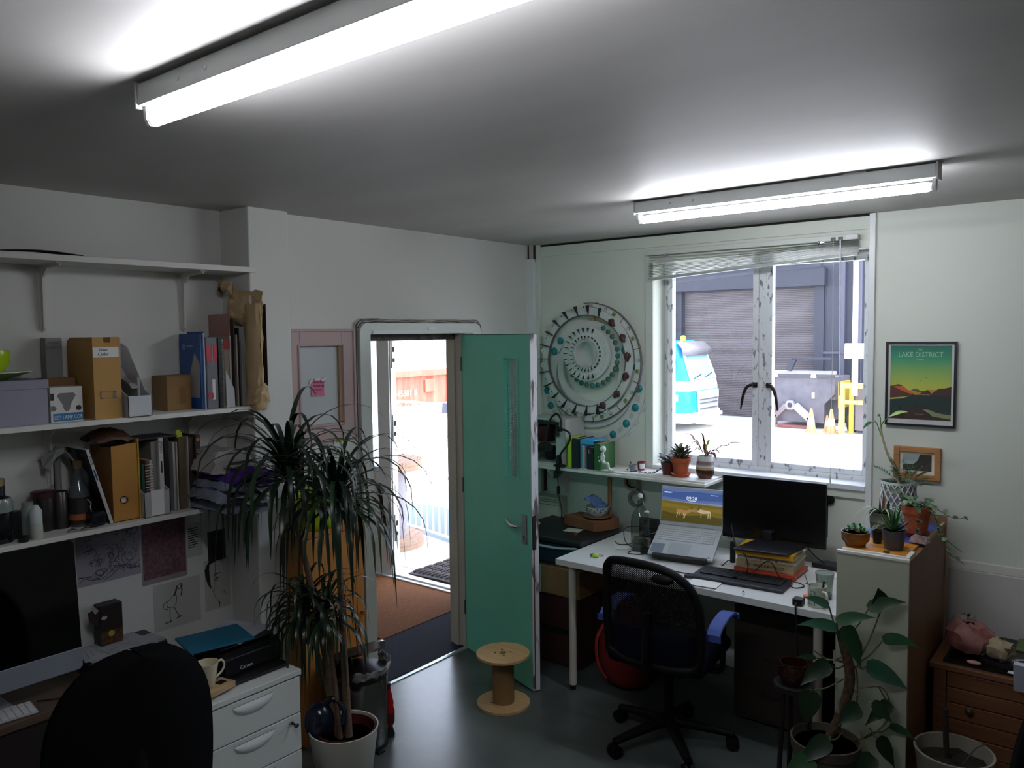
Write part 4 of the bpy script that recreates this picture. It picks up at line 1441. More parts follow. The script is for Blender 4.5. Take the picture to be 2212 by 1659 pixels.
# front board with the hole: four strips round an octagon
hy, hz, r = -2.868, 0.088, 0.012
b.box((x1-0.003, y0, ZL), (x1, hy-r, ZL+h-0.004)); b.box((x1-0.003, hy+r, ZL), (x1, y1, ZL+h)); b.box((x1-0.003, hy-r, ZL), (x1, hy+r, ZL+hz-r)); b.box((x1-0.003, hy-r, ZL+hz+r), (x1, hy+r, ZL+h-0.002))
b.ring(r, r*1.415, -0.003, 0, n=24, T=wall_x(x1, hy, ZL+hz))
b.build('front', M('kraft_front', '#b37f38', 0.75, var=0.08, scale=14), t)
b = MB(); b.cyl((x1-0.012, hy, ZL+hz), (x1-0.009, hy, ZL+hz), 0.014, n=20); b.build('paper_behind_hole', paper, t)
b = MB(); b.box((-0.12, -2.806, ZL), (0.048, -2.800, ZL+0.335))
tag(b.build('folder', M('mustard_card', '#b38d22', 0.7), world='base'), 'mustard yellow folder edge right of the kraft file', 'folder')
t = T('leather_case', 'crumpled brown leather case lying on top of the kraft file', 'case', (-0.05, -2.87, ZL+h+0.01))
b = MB(); b.grid(crumple(lambda u, v: (-0.13+0.15*u, -2.955+0.16*v, ZL+h+0.012+0.05*math.sin(PI*u)*math.sin(PI*(0.15+0.8*v))), 6, 8, 0.009, 12), 6, 8)
b.build('body', M('brown_leather', '#4a2f1a', 0.55), t, smooth=50, solid=0.006)
b = MB(); b.box((-0.12, -2.80, ZL+h+0.002), (0.03, -2.62, ZL+h+0.012), Matrix.Translation((0, 0, 0)))
tag(b.build('portfolio', M('black_leatherette', '#121012', 0.45), world='base', bevel=0.003), 'thin black portfolio lying across the tops of the files', 'portfolio')

# white plastic file with notebooks
t = slope_file('clear plastic magazine file holding small notebooks, lowest shelf', -2.797, -2.685, -0.13, 0.070, ZL, 0.31, 0.105, M('clear_plastic', '#a7a9ab', 0.2), 0)
b = MB(); b.box((0.0702, -2.768, ZL+0.006), (0.0714, -2.712, ZL+0.112)); b.build('label_card', M('label_white', ''), t)
b = MB(); b.box((-0.10, -2.790, ZL+0.004), (0.045, -2.777, ZL+0.225))
tag(b.build('notebook', M('bottle_green', '#1f4a3f', 0.5), world='base', bevel=0.005, seg=3), 'dark green notebook in the clear plastic file', 'notebook', 'notebooks in the clear file')
for i, (y, mm) in enumerate(((-2.772, 'a'), (-2.756, 'b'))):
    t2 = T('notebook', ['brown checked spiral notebook beside the green notebook', 'cream wire bound notebook next to the printer manual'][i], 'notebook', (-0.03, y, ZL+0.003), 0, 'notebooks in the clear file')
    b = MB(); b.box((-0.10, y, ZL+0.004), (0.045, y+0.012, ZL+0.238)); b.build('cover', M('brown_check', '#6b4d3a', 0.7, col2='#3b261b', scale=60) if mm == 'a' else M('cream_cover', '#b5aa9b', 0.7), t2, bevel=0.004)
    for k in range(18):
        b = MB(); b.tube([(0.045+0.004*math.cos(a), y+0.006+0.009*math.sin(a), ZL+0.018+0.0118*k) for a in [2*PI*j/8 for j in range(8)]], 0.0016, n=5, closed=True); b.build('wire_ring', M('ring_white', '#c9c6c2', 0.4), t2, smooth=60)
t = T('manual', 'white spined printer manual in the clear plastic file', 'book', (-0.03, -2.70, ZL))
b = MB(); b.box((-0.12, -2.708, ZL+0.004), (0.035, -2.689, ZL+0.325)); b.build('cover', M('manual_white', '#c3c1be', 0.5), t)
Fsp = frame((0.0355, -2.6985, ZL+0.285), (0, 0, -1), (0, 1, 0))
text('lettering', 'EPSON', 0.017, Fsp, M('ink_black', ''), t)
b = MB(); b.box((0.035, -2.702, ZL+0.175), (0.0356, -2.695, ZL+0.225)); b.build('spine_mark', M('ink_black', ''), t)
b = MB(); b.box((-0.12, -2.735, ZL+0.004), (0.02, -2.712, ZL+0.31))
tag(b.build('folder', M('grey_folder', '#7d7977', 0.7), world='base'), 'grey folder between spiral notebooks and printer manual', 'folder')
# dark and paper-filled folders right of it
for i, (ya, yb, h, x1, mm, lab) in enumerate((
        (-2.684, -2.664, 0.325, 0.035, M('black_leatherette', ''), 'black ring folder just right of the printer manual'),
        (-2.650, -2.640, 0.300, 0.040, M('page_edges', ''), 'bundle of pale papers standing right of the black folder'),
        (-2.634, -2.628, 0.300, 0.040, M('print_beige', ''), 'second thin bundle of papers standing on the lowest shelf'),
        (-2.618, -2.588, 0.315, 0.032, M('olive_card', '#5a4d33', 0.8), 'olive brown folder with a paper edge, lowest shelf'),
        (-2.584, -2.580, 0.320, 0.045, M('page_edges', ''), 'single cream card standing left of the dark brown binder'),
        (-2.574, -2.548, 0.312, 0.030, M('dark_brown_cover', '#2f1f18', 0.6), 'dark brown binder left of the art book'))):
    b = MB(); b.box((-0.12, ya, ZL), (x1, yb, ZL+h), Matrix.Translation((0, 0, 0)))
    tag(b.build('folder', mm, world='base', bevel=0.0015), lab, 'folder', 'folders on the lowest shelf')
t = T('art_book', 'dark brown art book with orange emblem and gilt spine lettering', 'book', (-0.03, -2.53, ZL))
b = MB(); b.box((-0.12, -2.545, ZL), (0.042, -2.521, ZL+0.320)); b.build('cover', M('dark_brown_cover', ''), t, bevel=0.002)
b = MB(); b.prism([(0.008*math.cos(i*PI/8), 0.008*math.sin(i*PI/8)) for i in range(16)], 0, 0.0005, wall_x(0.042, -2.533, ZL+0.300)); b.build('emblem', M('emblem_orange', '#b9703c', 0.6), t)
text('lettering', 'I P R I N T S', 0.019, frame((0.0425, -2.533, ZL+0.21), (0, 0, -1), (0, 1, 0)), M('gilt', '#b9a06a', 0.4, 0.4), t, sx=0.95)
b = MB(); b.prism([(-2.612, 0), (-2.580, 0), (-2.585, 0.022), (-2.600, 0.038), (-2.612, 0.030)], 0, 0.002, wall_x(0.0, 0, ZL+0.312))
tag(b.build('sticky_tab', M('acid_green', '#a9b922', 0.6), world='base'), 'acid green paper tab sticking up above the folders', 'tab')

# pile of plastic wrapped packs overhanging the shelf end
t0 = [(-2.47, 0.05, 1.2, 'clear', 'lowest clear plastic pack of the pile overhanging the shelf end'), (-2.46, 0.05, 2.0, 'clear', 'second clear plastic pack up in the overhanging pile'), (-2.45, 0.035, 0.6, 'clear', 'third clear plastic pack, just below the purple one'),
      (-2.44, 0.035, 2.6, 'purple', 'purple plastic envelope in the overhanging pile'), (-2.45, 0.075, 1.4, 'white', 'crumpled white paper packet on top of the overhanging pile')]
z = ZL+0.004
packm = {'clear': M('clear_pack', '#8e93a4', 0.12, col2='#3d4252', scale=7, detail=5), 'purple': M('purple_pack', '#4d2a86', 0.3), 'white': M('white_packet', '#a4a09c', 0.6)}
for i, (yc, hh, sd, kind, lab) in enumerate(t0):
    t = T('plastic_pack' if kind != 'white' else 'paper_packet', lab, 'packet', (0.08, yc, z), 0, 'packets piled at the shelf end')
    Lx = 0.44 if kind != 'white' else 0.36
    Ly = 0.235
    xo = -0.135+0.012*((i*7) % 3)
    if kind == 'white': xo = -0.14
    ang = (0.10, -0.08, 0.05, 0.14, 0.02)[i]
    Tm = Matrix.Translation((xo, yc, z)) @ Matrix.Rotation(ang*0.5, 4, 'Z')
    b = MB()
    top = crumple(lambda u, v: (Lx*u, -Ly/2+Ly*v, (hh+0.012)*min(1, 6*u, 6*(1-u), 5*v+0.1, 5*(1-v)+0.1)), 12, 8, 0.006, 20+i)
    b.grid(lambda u, v: top(u, v), 12, 8, Tm)
    b.grid(lambda u, v: (Lx*u, Ly/2-Ly*v, 0.002), 4, 4, Tm)
    b.build('packet', packm[kind], t, smooth=30)
    rnd = random.Random(i)
    for k in range(2 if kind != 'white' else 1):
        vv = rnd.uniform(0.1, 0.5)
        b = MB()
        b.grid(crumple(lambda u, v: (Lx-0.01+0.055*v, -Ly/2+Ly*(vv+0.4*u), hh*0.4-0.03*v*(1 if k else -0.2)), 5, 2, 0.006, 40+i*3+k), 5, 2, Tm)
        b.build('loose_edge', packm[kind] if kind != 'clear' else M('clear_film', '#b3b6c2', 0.15), t, solid=0.001, smooth=30)
    z += hh*0.92

# bottles and jars
def bottle(name, label, x, y, z, prof, mat, cat='bottle', n=22, parts=()):
    t = T(name, label, cat, (x, y, z))
    b = MB(); b.lathe(prof, n, Matrix.Translation((x, y, z))); b.build('body', mat, t, smooth=40)
    for nm, pr, mm in parts:
        b = MB(); b.lathe(pr, n, Matrix.Translation((x, y, z))); b.build(nm, mm, t, smooth=40)
    return t
dkgl = M('dark_bottle_glass', '#14161a', 0.08)
bottle('ink_bottle', 'large dark bottle with a gilt cap at the left edge of the lowest shelf', 0.0, -3.31, ZL, [(0.045, 0), (0.047, 0.01), (0.047, 0.15), (0.040, 0.165), (0.022, 0.175), (0.022, 0.19)], dkgl,
       parts=[('shoulder', [(0.0475, 0.115), (0.0475, 0.15), (0.0405, 0.166)], M('dusty_glass', '#7d8581', 0.2)), ('collar', [(0.024, 0.176), (0.024, 0.212)], blackp), ('cap', [(0.0245, 0.212), (0.0245, 0.237), (0, 0.238)], M('gilt_cap', '#a88f6b', 0.35, 0.6))])
bottle('white_tube', 'white plastic glue bottle with a pointed cap on the lowest shelf', 0.055, -3.205, ZL, [(0.021, 0), (0.022, 0.004), (0.022, 0.055), (0.0185, 0.06)], M('tube_cream', '#a9aca0', 0.5),
       parts=[('cap', [(0.0215, 0.058), (0.0215, 0.105), (0.014, 0.118), (0.008, 0.128), (0, 0.129)], M('tube_white', '#bcc6c6', 0.4))])
bottle('tin', 'dark jar with a maroon lid behind the white glue bottle', -0.07, -3.13, ZL, [(0.042, 0), (0.042, 0.125), (0.04, 0.13)], M('dark_tin', '#1d191b', 0.3), 'jar', parts=[('lid', [(0.044, 0.128), (0.044, 0.152), (0.04, 0.155), (0, 0.155)], M('maroon_lid', '#3a1519', 0.4))])
bottle('grey_jar', 'grey glass jar behind the white glue bottle', -0.02, -3.205, ZL, [(0.026, 0), (0.027, 0.10), (0.02, 0.112), (0.02, 0.13), (0, 0.131)], M('dusty_glass', ''), 'jar')
bottle('black_jar', 'short black jar beside the large dark bottle', -0.02, -3.255, ZL, [(0.026, 0), (0.026, 0.10), (0.022, 0.104), (0, 0.104)], blackp, 'jar')
bottle('ink_pot', 'small black ink pot at the front edge of the lowest shelf', 0.068, -3.255, ZL, [(0.017, 0), (0.0175, 0.022), (0, 0.023)], blackp, 'pot')
bottle('steel_flask', 'tall brushed steel cylinder behind the dark jar', -0.05, -3.075, ZL, [(0.028, 0), (0.028, 0.145), (0.026, 0.148), (0.024, 0.148), (0.024, 0.02), (0, 0.02)], M('dull_steel', '#4d4947', 0.35, 0.8), 'canister')
t = bottle('spirit_bottle', 'clear spirit bottle with cork, dark label and amber contents', -0.035, -3.010, ZL, [(0.038, 0), (0.04, 0.006), (0.04, 0.125), (0.034, 0.15), (0.018, 0.18), (0.013, 0.20), (0.013, 0.235)], M('clear_bottle_glass', '#4b5358', 0.05), 'bottle',
       parts=[('contents', [(0.0405, 0.01), (0.0405, 0.118)], M('amber', '#3d2210', 0.1)), ('label', [(0.0412, 0.045), (0.0412, 0.11)], M('print_black', '')), ('orange_label', [(0.0414, 0.028), (0.0414, 0.052)], M('label_orange', '#a0582a', 0.6)), ('stopper', [(0.017, 0.232), (0.018, 0.262), (0.0, 0.264)], M('cork', '#6b5233', 0.8))])
t = T('toner_box', 'small rounded black gadget before the leaning manual', 'gadget', (0.03, -2.965, ZL))
b = MB(); b.box((-0.03, -3.005, ZL), (0.065, -2.945, ZL+0.062)); b.build('shell', M('blue_black_plastic', '#171b22', 0.2), t, bevel=0.018, seg=4)
b = MB(); b.tube(spline([(0.01, -2.985, ZL+0.062), (0.012, -2.988, ZL+0.078), (0.0, -2.98, ZL+0.088), (0.004, -2.995, ZL+0.108)], 4), 0.0022, n=6); b.build('string', M('ring_white', ''), t)
t = T('manual', 'white manual leaning against the kraft file, lowest shelf', 'book', (-0.02, -2.95, ZL))
a = math.atan2(0.085, 0.315)
b = MB(); b.box((-0.13, -0.012, 0), (0.05, 0.0, 0.322), Matrix.Translation((0, -2.917, ZL+0.004)) @ Matrix.Rotation(a, 4, 'X')); b.build('pages', M('manual_white', ''), t)
b = MB(); b.box((-0.13, -0.0145, 0), (0.049, -0.0122, 0.322), Matrix.Translation((0, -2.917, ZL+0.004)) @ Matrix.Rotation(a, 4, 'X')); b.build('cover', M('cover_navy', '#15171e', 0.2), t)
Rm = Matrix.Translation((0, -2.917, ZL+0.004)) @ Matrix.Rotation(a, 4, 'X')
text('lettering', 'EPSON', 0.012, Rm @ frame((0.0503, -0.006, 0.275), (0, 0, -1), (0, 1, 0)), M('ink_black', ''), t)
b = MB(); b.box((0.050, -0.009, 0.19), (0.0504, -0.003, 0.235), Rm); b.build('spine_mark', M('ink_blue', '#26386b', 0.6), t)
b = MB(); b.grid(crumple(lambda u, v: (-0.13+0.07*v, -3.11+0.12*u, ZL+0.27+0.05*math.sin(PI*u)-0.03*v), 6, 4, 0.012, 31), 6, 4)
b.tube([(-0.125, -3.05, ZL), (-0.12, -3.05, ZL+0.285)], 0.012, n=8)
tag(b.build('paper_scrap', M('old_paper', ''), world='base', solid=0.002), 'crumpled grey paper propped behind the spirit bottle', 'paper')
lm = M('dead_leaf', '#3b3d27', 0.8)
for x, y, lab in ((0.06, -3.10, 'dried leaf scrap leftmost of those before the spirit bottle'), (0.07, -3.055, 'dried leaf scrap before the middle of the spirit bottle'), (0.055, -3.015, 'dried leaf scrap nearest the rounded black gadget')):
    b = MB(); b.blade([(x, y, ZL+0.004), (x+0.008, y+0.018, ZL+0.012), (x+0.01, y+0.04, ZL+0.005)], [0.003, 0.011, 0.001])
    tag(b.build('dried_leaf', lm, world='base', solid=0.001), lab, 'leaf', 'dried leaves on the lowest shelf')

# ---------------- drawings on the alcove wall ----------------
ink = M('ink_line', '#3b3944', 0.8)
inkd = M('ink_black', '')
def sheet(name, label, y0, y1, z0, z1, mat, tilt=0.0):
    t = T(name, label, 'drawing', (-0.149, (y0+y1)/2, z0))
    b = MB(); b.box((-0.1498, y0, z0), (-0.1488, y1, z1)); b.build('sheet', mat, t)
    return t
def stroke(b, pts, w, x=-0.1484):
    """a flat ink line in the wall plane; pts are (y, z)"""
    P = [V((0, p[0], p[1])) for p in pts]
    N = len(P)
    vs = []
    for i, p in enumerate(P):
        d = (P[min(i+1, N-1)]-P[max(i-1, 0)]).normalized()
        n = V((0, -d.z, d.y))
        ww = w[i] if isinstance(w, (list, tuple)) else w
        vs += [V((x, p.y, p.z))+n*ww, V((x, p.y, p.z))-n*ww]
    b.add(vs, [(2*i, 2*i+1, 2*i+3, 2*i+2) for i in range(N-1)])
t = sheet('doodle_drawing', 'grey doodle drawing of crowded shapes on the alcove wall', -2.985, -2.715, 0.945, 1.205, M('doodle_paper', '#9a949e', 0.8))
b = MB()
rnd = random.Random(4)
for k in range(85):
    cy, cz = rnd.uniform(-2.965, -2.735), rnd.uniform(0.975, 1.185)
    kind = rnd.randrange(4)
    s_ = rnd.uniform(0.008, 0.026)
    a0 = rnd.uniform(0, 6)
    if kind == 0:
        pts = [(cy+s_*math.cos(a0+i*0.5), cz+s_*math.sin(a0+i*0.5)) for i in range(rnd.randrange(6, 13))]
    elif kind == 1:
        pts = [(cy+0.005*i, cz+(s_*0.8 if i % 2 else 0)) for i in range(6)]
    elif kind == 2:
        pts = [(cy+s_*0.3*i/3*math.cos(a0+i*0.6), cz+s_*0.3*i/3*math.sin(a0+i*0.6)) for i in range(12)]
    else:
        pts = [(cy, cz), (cy+s_*0.6, cz), (cy+s_*0.6, cz+s_), (cy+s_*1.2, cz+s_)]
    pts = [(min(max(p, -2.982), -2.718), min(max(q, 0.948), 1.202)) for p, q in pts]
    stroke(b, pts, rnd.uniform(0.0006, 0.0014))
for k in range(3):
    stroke(b, [(-2.98+0.26*i/12, 0.962+0.006*k+0.018*math.sin(i*0.9+k)+0.03*(i/12)) for i in range(13)], 0.0013)
stuff(b.build('ink_lines', ink, t))
t = sheet('print', 'red and mauve dense print pinned on the alcove wall', -2.712, -2.500, 0.882, 1.20, M('print_border', '#8f8886', 0.8))
b = MB(); b.box((-0.1488, -2.706, 0.905), (-0.1484, -2.506, 1.20)); b.build('picture', M('red_mauve_print', '#875a5c', 0.8, col2='#4a3c48', scale=55, detail=9), t)
t = sheet('leaflet', 'small white leaflet with lines of print on the alcove wall', -2.495, -2.418, 0.96, 1.12, M('leaflet_white', '#b5b4ae', 0.8))
b = MB()
for i, w in enumerate((0.045, 0.05, 0.04, 0.052, 0.05, 0.035, 0.05, 0.048, 0.03)):
    stroke(b, [(-2.490, 1.095-0.011*i), (-2.490+w, 1.097-0.011*i)], 0.0022)
stuff(b.build('print_lines', inkd, t))
t = sheet('postcard', 'dark teal postcard of a mountain on the alcove wall', -2.392, -2.300, 0.915, 1.062, M('card_teal', '#26343a', 0.5))
b = MB(); b.prism([(-2.392, 0.915), (-2.300, 0.915), (-2.300, 0.985), (-2.325, 1.005), (-2.345, 1.012), (-2.37, 0.985), (-2.392, 0.965)], 0, 0.0006, wall_x(-0.1488, 0, 0)); b.build('mountain_picture', M('print_black', ''), t)
b = MB(); b.box((-0.1488, -2.37, 1.035), (-0.1482, -2.322, 1.050)); b.build('title_band', M('print_black', ''), t)
t = sheet('face_drawing', 'ink drawing of half a woman face on the alcove wall', -2.415, -2.282, 0.68, 0.925, M('face_paper', '#b9b6b0', 0.85))
b = MB()
stroke(b, [(-2.405, 0.895), (-2.395, 0.905), (-2.375, 0.918), (-2.340, 0.924), (-2.30, 0.923)], [0.002, 0.005, 0.010, 0.007, 0.002])
stroke(b, [(-2.392, 0.908), (-2.402, 0.880), (-2.400, 0.850), (-2.393, 0.815), (-2.385, 0.785)], [0.004, 0.012, 0.011, 0.008, 0.001])
stroke(b, [(-2.372, 0.838), (-2.362, 0.850), (-2.345, 0.853), (-2.327, 0.850)], [0.001, 0.003, 0.0025, 0.001])
stroke(b, [(-2.366, 0.823), (-2.352, 0.833), (-2.337, 0.834)], [0.001, 0.003, 0.001])
stroke(b, [(-2.362, 0.822), (-2.350, 0.820), (-2.340, 0.829)], 0.0016)
stroke(b, [(-2.385, 0.80), (-2.375, 0.775), (-2.365, 0.745), (-2.345, 0.715), (-2.335, 0.70)], 0.0009)
stroke(b, [(-2.342, 0.712), (-2.343, 0.685)], [0.003, 0.0008])
stroke(b, [(-2.327, 0.752), (-2.318, 0.754), (-2.308, 0.762)], 0.0012)
stroke(b, [(-2.315, 0.742), (-2.300, 0.745)], 0.001)
b.build('ink_lines', inkd, t)
t = sheet('figure_drawing', 'pencil sketch of a walking girl with a bag on the alcove wall', -2.665, -2.44, 0.655, 0.87, M('sketch_paper', '#b9b7b1', 0.85))
b = MB()
for pts, w in (([(-2.553, 0.838), (-2.545, 0.850), (-2.532, 0.850), (-2.527, 0.838), (-2.535, 0.828), (-2.550, 0.830)], 0.0018), ([(-2.552, 0.845), (-2.560, 0.820), (-2.568, 0.80)], 0.004), ([(-2.535, 0.845), (-2.530, 0.82), (-2.535, 0.795)], 0.003),
               ([(-2.56, 0.815), (-2.585, 0.795), (-2.605, 0.775), (-2.602, 0.755), (-2.575, 0.75), (-2.56, 0.765), (-2.555, 0.80)], 0.0014), ([(-2.60, 0.785), (-2.62, 0.775), (-2.622, 0.755), (-2.60, 0.745)], 0.0016), ([(-2.59, 0.75), (-2.592, 0.715), (-2.590, 0.69)], 0.0018),
               ([(-2.570, 0.75), (-2.558, 0.72), (-2.545, 0.70)], 0.0018), ([(-2.615, 0.685), (-2.585, 0.688)], 0.0025), ([(-2.565, 0.693), (-2.535, 0.700)], 0.0025)):
    stroke(b, pts, w)
stuff(b.build('pencil_lines', ink, t))

# ---------------- desk on the left ----------------
DZL = 0.63
t = T('desk', 'dark brown desk under the alcove shelves at the left edge', 'desk', (0.03, -3.5, 0))
dwood = wood('dark_desk_wood', '#5f4c3c', '#4b3b2f', 1, 6, 0.45)
b = MB(); b.box((-0.148, -4.35, DZL-0.03), (0.215, -2.70, DZL)); b.build('top', dwood, t, bevel=0.003)
b = MB(); b.box((0.185, -4.35, 0.08), (0.205, -2.88, DZL-0.03)); b.build('front_panel', M('very_dark_wood', '#241d1b', 0.5), t)
for y in (-4.33, -2.90):
    b = MB(); b.box((-0.14, y, 0), (0.185, y+0.02, DZL-0.03)); b.build('side_panel', M('very_dark_wood', ''), t)
t = T('computer', 'large aluminium all in one computer with black screen at the left edge', 'computer', (0.10, -3.42, DZL))
alu = M('aluminium_body', '#9fa5b0', 0.35, 0.5)
Tm = Matrix.Translation((0.13, -3.092, 0.715)) @ Matrix.Rotation(math.radians(-4), 4, 'Y')
YW = 0.65
b = MB()
b.prism([(-YW+0.018*(1-math.cos(a)) if False else y, z) for y, z in [(-YW, 0.012), (-YW+0.012, 0), (-0.012, 0), (0, 0.012), (0, 0.083), (-YW, 0.083)]], -0.02, 0.0, Tm @ wall_x(0, 0, 0)); b.build('chin', alu, t, bevel=0.002)
b = MB(); b.prism([(-YW, 0.083), (0, 0.083), (0, 0.488), (-0.012, 0.50), (-YW+0.012, 0.50), (-YW, 0.488)], -0.012, 0.0, Tm @ wall_x(0, 0, 0)); b.build('screen', M('screen_black', '#030304', 0.07), t, bevel=0.001)
b = MB(); b.grid(lambda u, v: V((-0.02-0.035*math.sin(PI*u)*math.sin(PI*v), -YW*u, 0.5*v)), 8, 8, Tm); b.build('back_shell', alu, t, smooth=60)
b = MB(); b.box((-0.10, -3.52, DZL), (0.09, -3.32, DZL+0.008)); b.box((-0.07, -3.52, DZL+0.008), (-0.055, -3.32, DZL+0.30)); b.box((-0.07, -3.50, DZL+0.25), (0.10, -3.34, DZL+0.27)); b.build('stand', alu, t, bevel=0.003)
t = T('keyboard', 'white slim keyboard at the left bottom edge before the computer', 'keyboard', (0.14, -3.42, DZL))
Tk = Matrix.Translation((0.145, -3.274, DZL+0.001)) @ Matrix.Rotation(math.radians(-7), 4, 'Z')
b = MB(); b.box((-0.058, -0.43, 0), (0.058, 0.0, 0.007), Tk); b.build('base', M('key_alu', '#a7a9ac', 0.4, 0.3), t, bevel=0.003)
for r_ in range(6):
    for k in range(19):
        b = MB(); b.box((-0.052+0.018*r_, -0.424+0.0222*k, 0.007), (-0.052+0.018*r_+0.0155, -0.424+0.0222*k+0.0190, 0.0095), Tk); b.build('key', M('key_white', '#c9c9c6', 0.5), t)
t = T('scanner', 'flat black device under the papers left of the drawers', 'device', (-0.03, -2.86, DZL))
b = MB(); b.box((-0.145, -3.04, DZL), (0.06, -2.715, DZL+0.062)); b.build('body', blackp, t, bevel=0.005)
for i, (x, y, a, lx, ly, lab) in enumerate(((-0.04, -2.90, 0.05, 0.19, 0.27, 'lower sheet of loose drawn papers under the tea carton'), (-0.01, -2.93, -0.2, 0.15, 0.21, 'upper loose drawn sheet beside the spiral pad'), (0.015, -2.87, 0.15, 0.13, 0.16, 'folded loose sheet at the front of the papers'))):
    Tp = Matrix.Translation((x, y, DZL+0.0635+0.003*i)) @ Matrix.Rotation(a, 4, 'Z')
    t = T('paper_sheet', lab, 'paper', (x, y, DZL+0.0635+0.003*i), 0, 'loose papers left of the drawers')
    b = MB(); b.box((-lx/2, -ly/2, 0), (lx/2, ly/2, 0.0022), Tp); b.build('sheet', M('desk_paper', '#a3a4a8', 0.8), t)
    b = MB()
    for k in range(8):
        y_ = -ly*0.4+ly*0.1*k
        b.box((-lx*0.3, y_, 0.0022), (lx*0.3*math.cos(k), y_+0.002, 0.0025), Tp)
    stuff(b.build('pencil_marks', M('pencil_grey', '#75757c', 0.8), t))
t = T('sketch_pad', 'small spiral sketch pad lying right of the loose papers', 'notepad', (0.0, -2.79, DZL+0.063))
Tp = Matrix.Translation((0.015, -2.775, DZL+0.0635)) @ Matrix.Rotation(0.1, 4, 'Z')
b = MB(); b.box((-0.06, -0.045, 0), (0.045, 0.05, 0.008), Tp); b.build('pad', M('desk_paper', ''), t)
for k in range(9):
    b = MB(); b.tube([Tp @ V((0.045+0.006*math.cos(a), -0.04+0.01*k, 0.004+0.006*math.sin(a))) for a in [2*PI*j/8 for j in range(8)]], 0.0013, n=5, closed=True); b.build('ring', M('nickel', ''), t)
t = T('tea_carton', 'open dark tea carton with gold printed base and folded flap', 'carton', (-0.08, -2.89, DZL+0.073))
zt = DZL+0.0745
b = MB(); b.box((-0.125, -2.935, zt), (-0.065, -2.845, zt+0.165)); b.build('carton', M('carton_dark', '#2b1712', 0.5, col2='#1b0f0d', scale=18), t)
b = MB(); b.box((-0.065, -2.935, zt), (-0.0643, -2.845, zt+0.055)); b.build('gold_band', M('gold_print', '#5d3d18', 0.5, col2='#2a1a10', scale=60), t)
b = MB(); b.prism([(0.013*math.cos(i*PI/8), 0.013*math.sin(i*PI/8)) for i in range(16)], 0, 0.0006, wall_x(-0.0642, -2.893, zt+0.042)); b.build('seal', M('seal_gold', '#b39a2c', 0.5), t)
b = MB(); b.prism([(0.012*math.cos(i*PI/8), 0.008*math.sin(i*PI/8)) for i in range(16)], 0, 0.0006, wall_x(-0.0648, -2.92, zt+0.115)); b.build('oval_mark', M('print_beige', ''), t)
b = MB(); b.prism([(-0.09, 0.0), (0.0, 0.06), (-0.0, 0.10), (-0.032, 0.145), (-0.045, 0.118), (-0.042, 0.095)][0:0] or [(0.0, 0.075), (0.0, 0.165), (-0.012, 0.165), (-0.048, 0.150), (-0.045, 0.118)], 0, 0.002, wall_x(-0.070, -2.935, zt)); b.build('flap', M('carton_dark', ''), t)
b = MB(); b.prism([(-0.004, 0.150), (-0.022, 0.172), (-0.034, 0.165), (-0.02, 0.138)], 0.002, 0.003, wall_x(-0.070, -2.935, zt)); b.build('flap_lining', M('old_paper', ''), t)

# ---------------- white chest of drawers ----------------
t = T('drawer_chest', 'white drawer chest under the printer with scooped handles', 'drawers', (0.41, -2.645, 0))
cw = M('chest_white', '#c9ccc6', 0.45)
X0c, X1c, Y0c, Y1c, ZTc = 0.225, 0.60, -2.87, -2.435, 0.605
b = MB(); b.box((X0c, Y0c, 0.03), (X1c-0.018, Y1c, ZTc-0.025)); b.build('carcass', cw, t)
b = MB(); b.box((X0c, Y0c-0.004, ZTc-0.024), (X1c+0.004, Y1c+0.004, ZTc)); b.build('top', cw, t, bevel=0.003)
zz = [0.577, 0.422, 0.262, 0.05]
for i in range(3):
    b = MB(); b.box((X1c-0.017, Y0c+0.003, zz[i+1]+0.003), (X1c, Y1c-0.003, zz[i]-0.002)); dw = b.build('drawer', cw, t, bevel=0.002)
    zc = zz[i]-0.012
    yc = (Y0c+Y1c)/2-0.005
    n = 14
    vs, fs = [], []
    for k in range(n+1):
        s_ = -1+2*k/n
        d = 0.052*math.sqrt(max(0, 1-s_*s_))
        y = yc+0.095*s_
        for q in range(5):
            vs.append((X1c+0.0005+0.010*math.sin(PI*q/4)*math.sqrt(max(0, 1-s_*s_)), y, zc-0.008-d*q/4))
    for k in range(n):
        for q in range(4):
            a = k*5+q
            fs.append((a, a+5, a+6, a+1))
    b = MB(); b.add(vs, fs); b.build('scoop_handle', M('scoop_white', '#d3d6d2', 0.25), dw, smooth=60)
    b = MB(); b.prism([(yc-0.095, zc-0.008), (yc+0.095, zc-0.008), (yc+0.075, zc-0.013), (yc-0.075, zc-0.013)], 0, 0.0015, wall_x(X1c, 0, 0)); b.build('painted_scoop_shadow', M('scoop_shadow_grey', '#6d706c', 0.6), dw)  # shade under the scoop's top edge, put in as a grey strip
b = MB(); b.cyl((X1c, -2.487, 0.395), (X1c+0.008, -2.487, 0.395), 0.008, n=14); lk = b.build('lock', steel, t, smooth=40)
b = MB(); b.box((X1c+0.008, -2.489, 0.391), (X1c+0.03, -2.485, 0.399)); b.ball((X1c+0.034, -2.484, 0.392), 0.012, 10, (0.6, 1, 0.7)); b.build('key', blackp, lk)
for y in (Y0c+0.03, Y1c-0.03):
    b = MB(); b.box((X0c+0.02, y-0.02, 0), (X1c-0.03, y+0.02, 0.03)); b.build('plinth', blackp, t)

